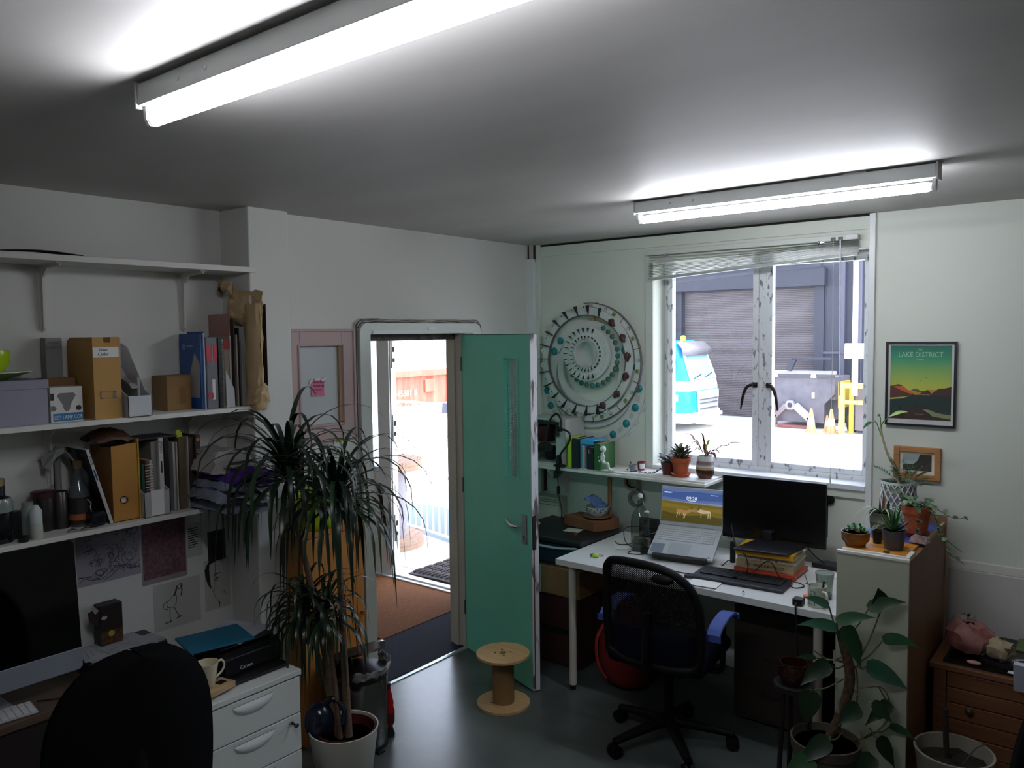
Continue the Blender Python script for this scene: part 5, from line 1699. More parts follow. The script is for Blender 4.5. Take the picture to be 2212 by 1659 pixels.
t = T('printer', 'black desktop printer on the white drawer chest', 'printer', (0.36, -2.6, ZTc))
b = MB(); b.box((0.235, -2.865, ZTc+0.002), (0.535, -2.44, ZTc+0.014)); b.build('tray', blackp, t, bevel=0.003)
b = MB(); b.prism([(0.235, 0.014), (0.47, 0.014), (0.475, 0.03), (0.47, 0.085), (0.44, 0.105), (0.235, 0.115)], 2.430, 2.70, frame((0, 0, ZTc), (1, 0, 0), (0, 0, 1))); b.build('body', M('printer_black', '#0d0d10', 0.3), t, bevel=0.004)
b = MB(); b.box((0.24, -2.69, ZTc+0.113), (0.43, -2.44, ZTc+0.120)); b.build('lid', M('printer_black', ''), t, bevel=0.003)
text('lettering', 'Canon', 0.022, frame((0.4755, -2.605, ZTc+0.040), (0, 1, 0), (0, 0, 1)), M('badge_silver', '#c9ccd2', 0.3, 0.3), t)
b = MB(); b.box((-0.11, -0.11, 0), (0.11, 0.11, 0.004), Matrix.Translation((0.30, -2.545, ZTc+0.1215)) @ Matrix.Rotation(0.35, 4, 'Z'))
tag(b.build('paper_sheet', M('desk_paper', ''), world='base'), 'pale paper sheet under the blue folder on the printer', 'paper')
b = MB(); b.box((-0.105, -0.145, 0), (0.105, 0.115, 0.008), Matrix.Translation((0.325, -2.635, ZTc+0.127)) @ Matrix.Rotation(-0.22, 4, 'Z'))
tag(b.build('folder', M('teal_blue_folder', '#17607d', 0.4), world='base', bevel=0.002), 'teal blue folder lying on the black printer', 'folder')
t = T('wood_board', 'pale wooden board with a black tag before the printer', 'board', (0.45, -2.77, ZTc+0.015))
Tb = Matrix.Translation((0.525, -2.715, ZTc+0.0155)) @ Matrix.Rotation(math.radians(12), 4, 'Z')
b = MB(); b.box((-0.048, -0.24, 0), (0.035, 0.0, 0.022), Tb); b.build('board', wood('pale_board', '#b79a72', '#a5875f', 1, 5, 0.6), t, bevel=0.002)
b = MB(); b.box((-0.020, -0.055, 0.022), (0.010, -0.02, 0.0235), Tb); b.build('tag', blackp, t)
t = T('mug', 'cream china mug behind the black office chair', 'mug', (0.46, -2.83, ZTc+0.0385))
Tg = Matrix.Translation((0.515, -2.800, ZTc+0.0385))
b = MB(); b.lathe([(0.024, 0), (0.027, 0.004), (0.035, 0.05), (0.042, 0.088), (0.0425, 0.092), (0.040, 0.092), (0.033, 0.05), (0.024, 0.008), (0, 0.007)], 30, Tg); mg = b.build('cup', M('cream_china', '#c9c0a6', 0.2), t, smooth=50)
b = MB(); b.tube([Tg @ V(p) for p in spline([(0.0, 0.037, 0.078), (0.0, 0.060, 0.082), (0.0, 0.072, 0.062), (0.0, 0.062, 0.038), (0.0, 0.033, 0.020)], 5)], 0.0045, n=8); b.build('handle', M('cream_china', ''), t, smooth=60)
b = MB(); b.tube(spline([(0.10, -3.25, DZL+0.004), (0.16, -3.16, DZL+0.004), (0.18, -3.10, DZL+0.012), (0.12, -3.06, DZL+0.004), (0.05, -3.04, DZL+0.004)], 5), 0.003, n=6)
tag(b.build('cable', blackp, world='base', smooth=60), 'thin black cable loop on the desk under the computer', 'cable')
# ================= window wall: pictures, relief, shelf, desk =================
# framed travel poster
t = T('poster', 'black framed landscape poster with a green sky right of the window', 'poster', (2.44, 0, 1.497))
PX0, PX1, PZ0, PZ1 = 2.282, 2.603, 1.497, 1.923
fb = M('frame_black', '#17161a', 0.35)
b = MB()
for (a0, a1, c0, c1) in ((PX0, PX0+0.010, PZ0, PZ1), (PX1-0.010, PX1, PZ0, PZ1), (PX0+0.010, PX1-0.010, PZ0, PZ0+0.010), (PX0+0.010, PX1-0.010, PZ1-0.010, PZ1)):
    b.box((a0, -0.024, c0), (a1, -0.002, c1))
b.build('frame', fb, t, bevel=0.001)
b = MB(); b.box((PX0+0.006, -0.012, PZ0+0.006), (PX1-0.006, -0.008, PZ1-0.006)); b.build('mount', M('mount_white', '#dcdcda', 0.6), t)
ix0, ix1, iz0, iz1 = PX0+0.021, PX1-0.021, PZ0+0.034, PZ1-0.020
b = MB(); b.box((ix0, -0.0126, iz0), (ix1, -0.012, iz1))
b.build('sky_print', ramp_mat('poster_sky', [(0.0, '#c9cf5a'), (0.42, '#c3c84f'), (0.62, '#93b95c'), (0.80, '#3f9d72'), (1.0, '#12715c')], 2, iz0-PZ0, iz1-PZ0), t)
def pim(name, pts, col, d):
    b = MB(); b.prism([(ix0+u*(ix1-ix0), iz0+v*(iz1-iz0)) for u, v in pts], 0.0126+0.0002*d, 0.0128+0.0002*d, wall_y(0, 0, 0)); b.build(name, M('ink_'+name+str(d), col, 0.6), t)
pim('far_hill', [(0.28, 0.36), (0.40, 0.415), (0.46, 0.41), (0.52, 0.385), (0.62, 0.40), (0.72, 0.38), (0.72, 0.33), (0.28, 0.33)], '#46684a', 1)
pim('gold_slope', [(0.33, 0.40), (0.45, 0.375), (0.56, 0.36), (0.62, 0.41), (0.76, 0.405), (0.72, 0.33), (0.33, 0.33)], '#c98a34', 2)
pim('left_hill', [(0, 0.445), (0.07, 0.455), (0.13, 0.472), (0.19, 0.462), (0.28, 0.40), (0.40, 0.345), (0.42, 0.325), (0, 0.28)], '#5b2a20', 3)
pim('orange_slope', [(0.05, 0.44), (0.10, 0.445), (0.18, 0.445), (0.21, 0.455), (0.30, 0.395), (0.42, 0.345), (0.33, 0.345), (0.20, 0.385)], '#cf5f27', 4)
pim('right_hill', [(0.66, 0.335), (0.72, 0.375), (0.80, 0.425), (0.90, 0.43), (1.0, 0.455), (1.0, 0.30), (0.66, 0.325)], '#4a2420', 5)
pim('middle_hill', [(0.48, 0.345), (0.56, 0.375), (0.62, 0.405), (0.67, 0.375), (0.68, 0.34)], '#2c3b38', 6)
pim('lake', [(0, 0.0), (1, 0.0), (1, 0.325), (0.5, 0.335), (0.40, 0.33), (0.2, 0.28), (0.0, 0.262)], '#12302f', 7)
pim('shore', [(0, 0.0), (1, 0.0), (1, 0.09), (0.7, 0.13), (0.55, 0.16), (0.3, 0.155), (0.0, 0.03)], '#3a221f', 8)
pim('rock', [(0.55, 0.135), (0.62, 0.14), (0.72, 0.12), (0.74, 0.105), (0.88, 0.085), (1.0, 0.075), (1.0, 0.02), (0.85, 0.035), (0.70, 0.05), (0.66, 0.085)], '#8f9a6e', 9)
for (u, v) in ((0.60, 0.565), (0.51, 0.525)):
    b = MB(); b.prism([(ix0+(u-0.02)*(ix1-ix0), iz0+v*(iz1-iz0)), (ix0+u*(ix1-ix0), iz0+(v-0.004)*(iz1-iz0)), (ix0+(u+0.02)*(ix1-ix0), iz0+(v+0.006)*(iz1-iz0)), (ix0+u*(ix1-ix0), iz0+(v+0.004)*(iz1-iz0))], 0.0126, 0.0130, wall_y(0, 0, 0)); b.build('bird', fb, t)
pl = M('poster_letter', '#a9d8bd', 0.6)
cx = (ix0+ix1)/2
text('lettering', 'THE', 0.014, wall_y(cx-0.005, -0.0128, iz1-0.021), pl, t)
text('lettering', 'LAKE DISTRICT', 0.0355, wall_y(cx-0.001, -0.0128, iz1-0.046), pl, t, sx=0.845)
text('lettering', 'CUMBRIA', 0.009, wall_y(cx-0.004, -0.0128, iz1-0.070), pl, t)
text('lettering', 'STUDIO PRINT', 0.006, wall_y(cx, -0.0148, iz0+0.026), M('print_pale_line', '#c7b8a8', 0.6), t)
b = MB(); b.box((PX0+0.010, -0.0205, PZ0+0.010), (PX1-0.010, -0.0190, PZ1-0.010)); b.build('glazing', glass('picture_glass', '#ffffff'), t)

# small oak framed photograph
t = T('picture', 'small oak framed photograph behind the patterned plant pot', 'picture', (2.435, 0, 1.227))
QX0, QX1, QZ0, QZ1 = 2.328, 2.543, 1.227, 1.391
oak = wood('oak', '#b98250', '#a36e3f', 0, 8, 0.5)
b = MB()
w = 0.027
for (a0, a1, c0, c1) in ((QX0, QX0+w, QZ0, QZ1), (QX1-w, QX1, QZ0, QZ1), (QX0+w, QX1-w, QZ0, QZ0+w), (QX0+w, QX1-w, QZ1-w, QZ1)):
    b.box((a0, -0.026, c0), (a1, -0.002, c1))
b.build('frame', oak, t, bevel=0.002)
b = MB(); b.box((QX0+w, -0.014, QZ0+w), (QX1-w, -0.010, QZ1-w)); b.build('mount', M('mount_cream', '#dcd8c8', 0.6), t)
q0, q1, r0, r1 = QX0+w+0.016, QX1-w-0.014, QZ0+w+0.016, QZ1-w-0.010
b = MB(); b.box((q0, -0.0146, r0), (q1, -0.014, r1)); b.build('photo_sky', M('photo_sky', '#a9b6b4', 0.4), t)
b = MB(); b.prism([(q0, r0), (q1, r0), (q1, r1), (q0+0.078, r1), (q0+0.068, r1-0.03), (q0+0.05, r1-0.05), (q0, r1-0.055)], 0.0146, 0.015, wall_y(0, 0, 0)); b.build('photo_rocks', M('photo_rock', '#4b423c', 0.5, col2='#2b2624', scale=70), t)

# ---------------- carved ring relief on the wall ----------------
t = T('wall_art', 'large white relief of nested rings with teal domes and black spikes on the wall', 'artwork', (0.50, 0, 1.75))
rw = M('relief_white', '#ccd0cb', 0.55)
rk = M('relief_black', '#1f1d20', 0.6)
rt_ = M('relief_teal', '#1b7f84', 0.25)
rbn = M('relief_brown', '#4a2a26', 0.4)
rgd = M('relief_gold', '#9a8238', 0.5)
rgr = M('relief_green', '#2f6f50', 0.5)
rrd = M('relief_red', '#8a2f2b', 0.5)
outl = M('relief_outline', '#5f645f', 0.7)
def WY_(x, z, d):
    return wall_y(x, -d, z)
def ringp(name, cx, cz, r0, r1, d0, d1, mat=None, a0=0.0, a1=2*PI, n=64, par=t):
    b = MB(); b.ring(r0, r1, d0, d1, n=n, T=wall_y(cx, 0, cz), a0=a0, a1=a1); return b.build(name, mat or rw, par, smooth=35)
def pol(cx, cz, r, a):
    return cx+r*math.cos(a), cz+r*math.sin(a)
# back plain rings stepping down like a spiral
D0 = (0.485, 1.645)
ra_ = ringp('outer_ring', D0[0], D0[1], 0.315, 0.400, 0.0, 0.012, a0=PI*0.94, a1=PI*2.28)
ringp('plain_ring', 0.49, 1.700, 0.275, 0.335, 0.004, 0.022)
ringp('plain_ring', 0.497, 1.752, 0.215, 0.262, 0.006, 0.034)
up_ring = ringp('upper_arc', 0.487, 1.72, 0.275, 0.345, 0.02, 0.038, a0=PI*0.16, a1=PI*0.84)
def domes(cx, cz, r, d, angs):
    for a in angs:
        x, z = pol(cx, cz, r, a)
        b = MB(); b.ball((0, 0, 0), 0.0255, 14, (1, 1, 0.6), WY_(x, z, d)); b.build('teal_dome', rt_, t, smooth=60)
domes(D0[0], D0[1], 0.357, 0.012, [math.radians(v) for v in (205, 188, 20, -2, -22, -42, -62, 226)])
domes(0.487, 1.72, 0.31, 0.038, [math.radians(v) for v in (30, 152, 136)])
for v in (214, 197, 10, -12, -32, -52, -72):
    x, z = pol(D0[0], D0[1], 0.357, math.radians(v))
    b = MB()
    for k in range(3):
        for q in range(2):
            b.box((-0.018+0.013*k, -0.014+0.015*q, 0.012), (-0.008+0.013*k, -0.002+0.015*q, 0.014), WY_(x, z, 0.0) @ Matrix.Rotation(math.radians(v-90), 4, 'Z'))
    stuff(b.build('cut_tiles', M('relief_line', '#aeb4ae', 0.6), t))
for v in range(200, 390, 14):
    x, z = pol(D0[0], D0[1], 0.405, math.radians(v))
    b = MB(); b.box((-0.016, -0.012, 0.002), (0.016, 0.012, 0.008), WY_(x, z, 0) @ Matrix.Rotation(math.radians(v-90), 4, 'Z')); b.build('edge_tile', rw, t)
    b = MB(); b.box((-0.012, -0.02, 0.003), (0.012, -0.013, 0.011), WY_(x, z, 0) @ Matrix.Rotation(math.radians(v-90+8), 4, 'Z')); b.build('edge_slot', rk, t)
# main ring: two rims and a band of emblems on the right, spikes on the left
MC = (0.478, 1.806)
ringp('main_ring', MC[0], MC[1], 0.298, 0.345, 0.045, 0.062)
ringp('outer_band', MC[0]+0.012, MC[1]-0.012, 0.345, 0.385, 0.030, 0.044, a0=math.radians(-130), a1=math.radians(85))
ringp('rim_line', MC[0]+0.012, MC[1]-0.012, 0.383, 0.388, 0.030, 0.050, mat=outl, a0=math.radians(-130), a1=math.radians(95))
ringp('rim_line', MC[0], MC[1], 0.295, 0.299, 0.045, 0.068, mat=outl)
for k in range(8):                          # stand-offs behind the ring
    x, z = pol(MC[0], MC[1], 0.32, k*PI/4)
    b = MB(); b.cyl((x, -0.001, z), (x, -0.046, z), 0.008, n=8); b.build('stand_off', rw, t)
for i in range(15):
    a = math.radians(70+i*15.5)
    x, z = pol(MC[0], MC[1], 0.325, a)
    b = MB()
    b.add([V((-0.036, 0.002, 0.062)), V((0.032, 0.002, 0.062)), V((-0.030, 0.002, 0.105)), V((-0.036, -0.002, 0.062)), V((0.032, -0.002, 0.062)), V((-0.030, -0.002, 0.105))], [(0, 1, 2), (5, 4, 3), (0, 3, 4, 1), (1, 4, 5, 2), (2, 5, 3, 0)], WY_(x, z, 0) @ Matrix.Rotation(a+PI, 4, 'Z'))
    b.build('spike', rk, t)
    x, z = pol(MC[0], MC[1], 0.345, a+0.13)
    b = MB(); b.prism([(-0.02, -0.012), (0.018, -0.016), (0.026, 0.006), (0.005, 0.02), (-0.022, 0.012)], 0.05, 0.056, WY_(x, z, 0) @ Matrix.Rotation(a, 4, 'Z')); b.build('scroll_piece', rw, t)
    b = MB(); b.prism([(-0.006, -0.008), (0.008, -0.004), (0.004, 0.008)], 0.056, 0.059, WY_(x, z, 0) @ Matrix.Rotation(a, 4, 'Z')); b.build('scroll_mark', rk, t)
for v in (50, 27, 5, -18, -42, -66):
    a = math.radians(v)
    x, z = pol(MC[0], MC[1], 0.315, a)
    Tb = WY_(x, z, 0.062) @ Matrix.Rotation(a-PI/2, 4, 'Z')
    b = MB(); b.ball((0, 0, 0.008), 0.026, 12, (1.25, 0.55, 0.45), Tb); b.ball((-0.006, 0.014, 0.008), 0.016, 10, (1.0, 0.8, 0.5), Tb); b.ball((-0.004, -0.012, 0.008), 0.017, 10, (1.1, 0.7, 0.5), Tb); b.build('brown_leaf', rbn, t, smooth=60)
for i, v in enumerate(range(-118, 88, 11)):
    a = math.radians(v)
    x, z = pol(MC[0]+0.012, MC[1]-0.012, 0.365, a)
    Tb = WY_(x, z, 0.044) @ Matrix.Rotation(a-PI/2, 4, 'Z')
    k = i % 3
    if k == 0:
        b = MB(); b.box((-0.0015, -0.022, 0), (0.0015, 0.020, 0.004), Tb); b.ball((0, 0.022, 0.002), 0.006, 8, T=Tb); b.build('red_pin', rrd, t)
    elif k == 1:
        b = MB(); b.prism([(-0.012, -0.012), (0.012, -0.012), (0.014, 0.010), (0.006, 0.004), (0, 0.014), (-0.006, 0.004), (-0.014, 0.010)], 0, 0.005, Tb); cp_ = b.build('gold_crown', rgd, t)
        b = MB(); b.prism([(-0.008, -0.011), (0.008, -0.011), (0.008, -0.002), (-0.008, -0.002)], 0.005, 0.007, Tb); b.build('green_inlay', rgr, cp_)
    else:
        b = MB(); b.ring(0.006, 0.013, 0, 0.004, n=14, T=Tb); b.build('round_emblem', M('relief_line', ''), t)
        b = MB(); b.ring(0.009, 0.0115, 0.004, 0.0046, n=14, T=Tb, a0=0.3, a1=2.4); b.build('emblem_arc', rk, t)
# small raised disc with petals
SC = (0.503, 1.853)
ringp('petal_ring', SC[0]+0.012, SC[1]-0.012, 0.12, 0.188, 0.04, 0.052)
for i in range(17):
    a = math.radians(62-i*12.5)
    x, z = pol(SC[0]+0.012, SC[1]-0.012, 0.197, a)
    Tb = WY_(x, z, 0.052) @ Matrix.Rotation(a-PI/2, 4, 'Z')
    b = MB(); b.ball((0, 0, 0), 0.0165, 10, (0.9, 1.0, 0.4), Tb); pt = b.build('teal_petal', rt_, t, smooth=60)
    b = MB(); b.ring(0.0165, 0.0185, -0.002, 0.002, n=14, T=Tb); b.build('gold_edge', rgd, pt)
ringp('raised_disc', SC[0], SC[1], 0.084, 0.176, 0.075, 0.095)
ringp('disc_wall', SC[0], SC[1], 0.078, 0.086, 0.03, 0.11, mat=rw)
ringp('raised_step', SC[0], SC[1], 0.088, 0.118, 0.095, 0.104)
b = MB(); b.cyl((SC[0], -0.028, SC[1]), (SC[0], -0.031, SC[1]), 0.080, n=48); b.build('disc_floor', rw, t, smooth=40)
for k in range(6):
    x, z = pol(SC[0], SC[1], 0.15, k*PI/3)
    b = MB(); b.cyl((x, -0.001, z), (x, -0.076, z), 0.008, n=8); b.build('stand_off', rw, t)
for i in range(26):
    a = 2*PI*i/26
    for (rr, d, s_) in ((0.151, 0.095, 1.0), (0.104, 0.104, 0.7)):
        x, z = pol(SC[0], SC[1], rr, a+0.12*(rr < 0.12))
        right = math.cos(a) > 0.55
        Tb = WY_(x, z, d) @ Matrix.Rotation(a, 4, 'Z') @ Matrix.Scale(s_, 4)
        b = MB()
        if right and rr < 0.12:
            b.ball((0.012, 0, 0.004), 0.013, 8, (0.8, 1.1, 0.5), Tb); b.build('slate_bead', M('relief_slate', '#2c4148', 0.4), t, smooth=60)
        elif right:
            b.ring(0.007, 0.012, 0, 0.005, n=10, T=Tb); b.build('loop_piece', rw, t)
        else:
            b.add([V((-0.018, 0, 0)), V((0.016, 0.004, 0)), V((0.016, -0.004, 0)), V((0.016, 0, 0.022))], [(0, 1, 3), (0, 3, 2), (1, 2, 3), (0, 2, 1)], Tb); b.build('tooth', rk, t)
            b = MB(); b.prism([(-0.016, 0.006), (0.014, 0.012), (0.010, 0.020), (-0.014, 0.014)], 0, 0.008, Tb); b.build('tooth_block', rw, t)
for i in range(40):
    a = 2*PI*i/40
    x, z = pol(SC[0], SC[1], 0.0885, a)
    b = MB(); b.box((-0.004, -0.005, 0.11), (0.006, 0.0035, 0.114), WY_(x, z, 0) @ Matrix.Rotation(a, 4, 'Z')); b.build('inner_key', M('relief_line', ''), t)
b = MB(); b.box((0.498, -0.034, 2.04), (0.528, -0.030, 2.125)); b.box((0.478, -0.034, 2.045), (0.506, -0.031, 2.06)); b.build('glue_strip', M('old_tape', '#a8976a', 0.5), t)

# ---------------- blind ----------------
t = T('venetian_blind', 'raised venetian blind hanging crooked across the window top', 'blind', (1.53, -0.045, 2.45))
bm_ = M('blind_grey', '#a3aba5', 0.4)
b = MB(); b.box((0.925, -0.062, 2.452), (2.145, -0.022, 2.482)); hr = b.build('head_rail', M('blind_rail', '#c2c8c0', 0.4), t, bevel=0.003)
b = MB(); b.box((2.09, -0.064, 2.456), (2.147, -0.062, 2.478)); b.build('end_label', M('label_white', ''), hr)
ns = 15
for i in range(ns):
    f = i/(ns-1)
    zl = 2.448-0.012-0.128*f if i > 3 else 2.440-0.017*i
    zr = 2.450-0.0042*(i+1)
    yj = 0.002*math.sin(i*2.1)
    vs = []
    n = 6
    for k in range(n+1):
        u = k/n
        x = 0.93+1.215*u
        z = zl+(zr-zl)*u-0.006*math.sin(PI*u)
        for (dy, dz) in ((-0.014, -0.001), (0.0, 0.0016), (0.014, -0.001)):
            vs.append((x, -0.042+yj+dy, z+dz))
    b = MB(); b.add(vs, [(3*k+j, 3*k+3+j, 3*k+4+j, 3*k+1+j) for k in range(n) for j in range(2)])
    b.build('slat', bm_, t, solid=0.0008, smooth=40)
b = MB()
b.add([V((0.93, -0.056, 2.30)), V((2.145, -0.056, 2.372)), V((2.145, -0.028, 2.372)), V((0.93, -0.028, 2.30)), V((0.93, -0.056, 2.318)), V((2.145, -0.056, 2.386)), V((2.145, -0.028, 2.386)), V((0.93, -0.028, 2.318))], [(0, 3, 2, 1), (4, 5, 6, 7), (0, 1, 5, 4), (1, 2, 6, 5), (2, 3, 7, 6), (3, 0, 4, 7)])
b.build('bottom_rail', bm_, t)
for x, z in ((1.05, 2.448), (1.95, 2.449)):
    b = MB(); b.ball((x, -0.065, z), 0.009, 10); b.box((x, -0.066, z-0.004), (x+0.03, -0.062, z+0.002)); b.build('rail_clip', steel, t, smooth=50)
for x, z1 in ((1.05, 2.31), (1.50, 2.34), (1.955, 2.37)):
    b = MB(); b.tube([(x, -0.060, 2.45), (x+0.003, -0.061, 2.40), (x, -0.060, z1)], 0.0012, n=5); b.build('ladder_cord', M('cord_white', '#d6d8d4', 0.6), t)
for x in (2.025, 2.062):
    b = MB(); b.box((x-0.012, -0.066, 2.452), (x+0.012, -0.061, 2.470)); b.build('cord_lock', M('cord_lock_grey', '#4d524f', 0.5), t)
b = MB(); b.cyl((2.062, -0.066, 2.455), (2.068, -0.060, 1.64), 0.0042, n=8); b.build('wand', M('wand_clear', '#d9dde2', 0.15), t, smooth=60)
b = MB(); b.tube([(2.026, -0.066, 2.455), (2.028, -0.055, 2.0), (2.020, -0.040, 1.40), (2.018, -0.034, 1.20)], 0.0014, n=5); b.build('pull_cord', M('cord_white', ''), t)
b = MB(); b.cyl((2.018, -0.034, 1.165), (2.018, -0.034, 1.20), 0.004, n=8); b.build('cord_end', M('cord_white', ''), t)

# ---------------- shelf under the window ----------------
ZS = 1.137
t = T('wall_shelf', 'white shelf below the window holding plants and books', 'shelf', (0.75, -0.14, 1.11))
b = MB(); b.box((0.058, -0.285, 1.111), (1.412, -0.022, 1.128)); b.build('board', shelfm, t, bevel=0.002)
b = MB(); b.box((0.058, -0.262, 1.128), (1.400, -0.022, ZS)); b.build('upper_board', shelfm, t, bevel=0.002)
for x in (0.30, 1.15):
    b = MB(); b.prism([(0, 0), (0, -0.20), (-0.02, -0.20), (-0.22, -0.02), (-0.22, 0)], -0.010, 0.010, frame((x, -0.022, 1.111), (0, 1, 0), (0, 0, 1))); b.build('bracket', brk, t)

# white cubby on the shelf
t = T('cubby', 'white open fronted cubby at the left end of the window shelf', 'cubby', (0.29, -0.14, ZS))
b = MB()
cx0, cx1, cz0, cz1 = 0.10, 0.440, ZS, 1.435
b.box((cx0, -0.245, cz1-0.012), (cx1, -0.025, cz1)); b.box((cx0, -0.245, cz0), (cx1, -0.025, cz0+0.012))
b.box((cx0, -0.245, cz0+0.012), (cx0+0.012, -0.025, cz1-0.012)); b.box((cx1-0.075, -0.245, cz0+0.012), (cx1, -0.025, cz1-0.012))
b.box((cx0+0.012, -0.035, cz0+0.012), (cx1-0.075, -0.025, cz1-0.012))
b.build('case', M('cubby_white', '#b9bbb8', 0.5), t)
b = MB(); b.box((cx0+0.012, -0.235, ZS+0.125), (cx1-0.075, -0.04, ZS+0.135)); b.build('inner_shelf', M('glass_edge', '#a9b3b0', 0.2), t)
b = MB(); b.lathe([(0.05, 0), (0.055, 0.004), (0.062, 0.10), (0.058, 0.10), (0.05, 0.01), (0, 0.01)], 24, Matrix.Translation((0.205, -0.13, ZS+0.135)))
tag(b.build('red_pot', M('deep_red', '#4a1418', 0.35), world='base', smooth=50), 'dark red round pot inside the white cubby', 'pot')
b = MB(); b.lathe([(0.035, 0), (0.04, 0.004), (0.045, 0.085), (0.043, 0.09), (0.041, 0.085), (0.036, 0.01), (0, 0.01)], 24, Matrix.Translation((0.24, -0.13, ZS+0.012)))
tag(b.build('glass_jar', glass('jar_glass', '#cfd6d2'), world='base', smooth=50), 'glass jar on the floor of the white cubby', 'jar')

# gooseneck clip lamp with cable
t = T('clip_lamp', 'black gooseneck clip lamp clamped to the window shelf edge', 'lamp', (0.40, -0.28, 1.10))
b = MB(); b.tube(spline([(0.42, -0.285, 1.15), (0.425, -0.285, 1.21), (0.485, -0.28, 1.29), (0.50, -0.28, 1.345), (0.47, -0.28, 1.37), (0.43, -0.28, 1.375)], 6), 0.007, n=8); b.build('gooseneck', blackp, t, smooth=60)
b = MB(); b.tube(spline([(0.43, -0.28, 1.375), (0.425, -0.275, 1.44), (0.39, -0.27, 1.47), (0.345, -0.27, 1.44), (0.32, -0.27, 1.37), (0.30, -0.27, 1.29)], 6), 0.007, n=8); b.build('cable_loop', blackp, t, smooth=60)
b = MB(); b.lathe([(0.0, 0), (0.05, 0.004), (0.058, 0.03), (0.03, 0.055), (0.0, 0.058)], 24, Matrix.Translation((0.295, -0.275, 1.225))); b.build('lamp_head', blackp, t, smooth=50)
b = MB(); b.box((0.395, -0.292, 1.33), (0.41, -0.27, 1.42)); b.box((0.385, -0.297, 1.335), (0.415, -0.275, 1.343)); b.box((0.385, -0.297, 1.412), (0.415, -0.275, 1.42)); b.cyl((0.41, -0.28, 1.375), (0.435, -0.28, 1.375), 0.015, n=12); b.build('holder', blackp, t)
b = MB(); b.prism([(-0.03, 1.138), (0.05, 1.138), (0.05, 1.147), (0.015, 1.155), (0.008, 1.21), (-0.006, 1.21), (-0.010, 1.155), (-0.03, 1.147)], 0.272, 0.302, frame((0.415, 0, 0), (1, 0, 0), (0, 0, 1))); b.build('clamp_jaw', blackp, t)
b = MB(); b.prism([(-0.025, 1.108), (0.035, 1.108), (0.01, 1.09), (-0.02, 1.06), (-0.035, 1.062)], 0.260, 0.302, frame((0.415, 0, 0), (1, 0, 0), (0, 0, 1))); b.box((0.400, -0.302, 1.10), (0.425, -0.288, 1.15)); b.build('clamp_jaw', blackp, t)
b = MB(); b.tube(spline([(0.41, -0.295, 1.08), (0.412, -0.29, 1.02), (0.405, -0.28, 0.97), (0.412, -0.28, 0.93), (0.430, -0.28, 0.86), (0.425, -0.28, 0.80), (0.418, -0.285, 0.785)], 5), 0.0028, n=6); cb = b.build('cable', blackp, t, smooth=60)
b = MB(); b.box((0.398, -0.291, 0.955), (0.418, -0.271, 1.01)); b.build('inline_switch', blackp, cb, bevel=0.006)

# books on the shelf
bks = [('lime spined book leaning at the left of the window shelf books', 0.480, 0.505, -0.278, 0.190, '#a3c91d', '#a7b0a0'), ('tall black book right of the lime book', 0.510, 0.560, -0.276, 0.185, '#17181b', '#8d8d88'),
       ('book with a bright blue top beside the black book', 0.564, 0.582, -0.262, 0.175, '#2f8fb5', '#9aa7ab'), ('cream patterned thin book between the blue topped books', 0.585, 0.597, -0.270, 0.148, '#b7a795', '#c6c2b8'), ('slate blue thin book beside the cream book', 0.600, 0.612, -0.255, 0.155, '#41617f', '#b0b0aa'),
       ('short dark book with a pink mark, right of the slate one', 0.615, 0.662, -0.266, 0.135, '#16171d', '#8b8b88'), ('dark green hardback at the right end of the window shelf books', 0.672, 0.718, -0.272, 0.165, '#2c5c2a', '#9a9a90')]
for i, (lab, xa, xb, yf, h, c1, c2) in enumerate(bks):
    t = T('book', lab, 'book', ((xa+xb)/2, -0.18, ZS), 0, 'books on the window shelf')
    mm = M('book_cover_%d' % i, c1, 0.5)
    th = 0.0022
    b = MB(); b.box((xa, yf, ZS), (xa+th, -0.10, ZS+h)); b.box((xb-th, yf, ZS), (xb, -0.10, ZS+h)); b.box((xa+th, yf, ZS), (xb-th, yf+0.003, ZS+h)); b.build('cover', mm, t)
    b = MB(); b.box((xa+th, yf+0.003, ZS+0.002), (xb-th, -0.105, ZS+h-0.004)); b.build('pages', M('book_pages_%d' % i, c2, 0.8), t)
    if i == 5:
        b = MB(); b.box((xa+0.012, yf-0.0005, ZS+h-0.035), (xa+0.018, yf, ZS+h-0.012)); b.box((xa+0.012, yf-0.0005, ZS+h-0.035), (xa+0.03, yf, ZS+h-0.03)); b.build('pink_mark', M('pink_mark', '#d9808c', 0.5), t)
b = MB(); b.box((0.566, -0.263, ZS+0.176), (0.664, -0.12, ZS+0.182)); b.box((0.566, -0.265, ZS+0.155), (0.664, -0.2635, ZS+0.182))
tag(b.build('blue_booklet', M('bright_blue_card', '#3fa3cf', 0.5), world='base'), 'bright blue booklet lying across the tops of the books', 'book')

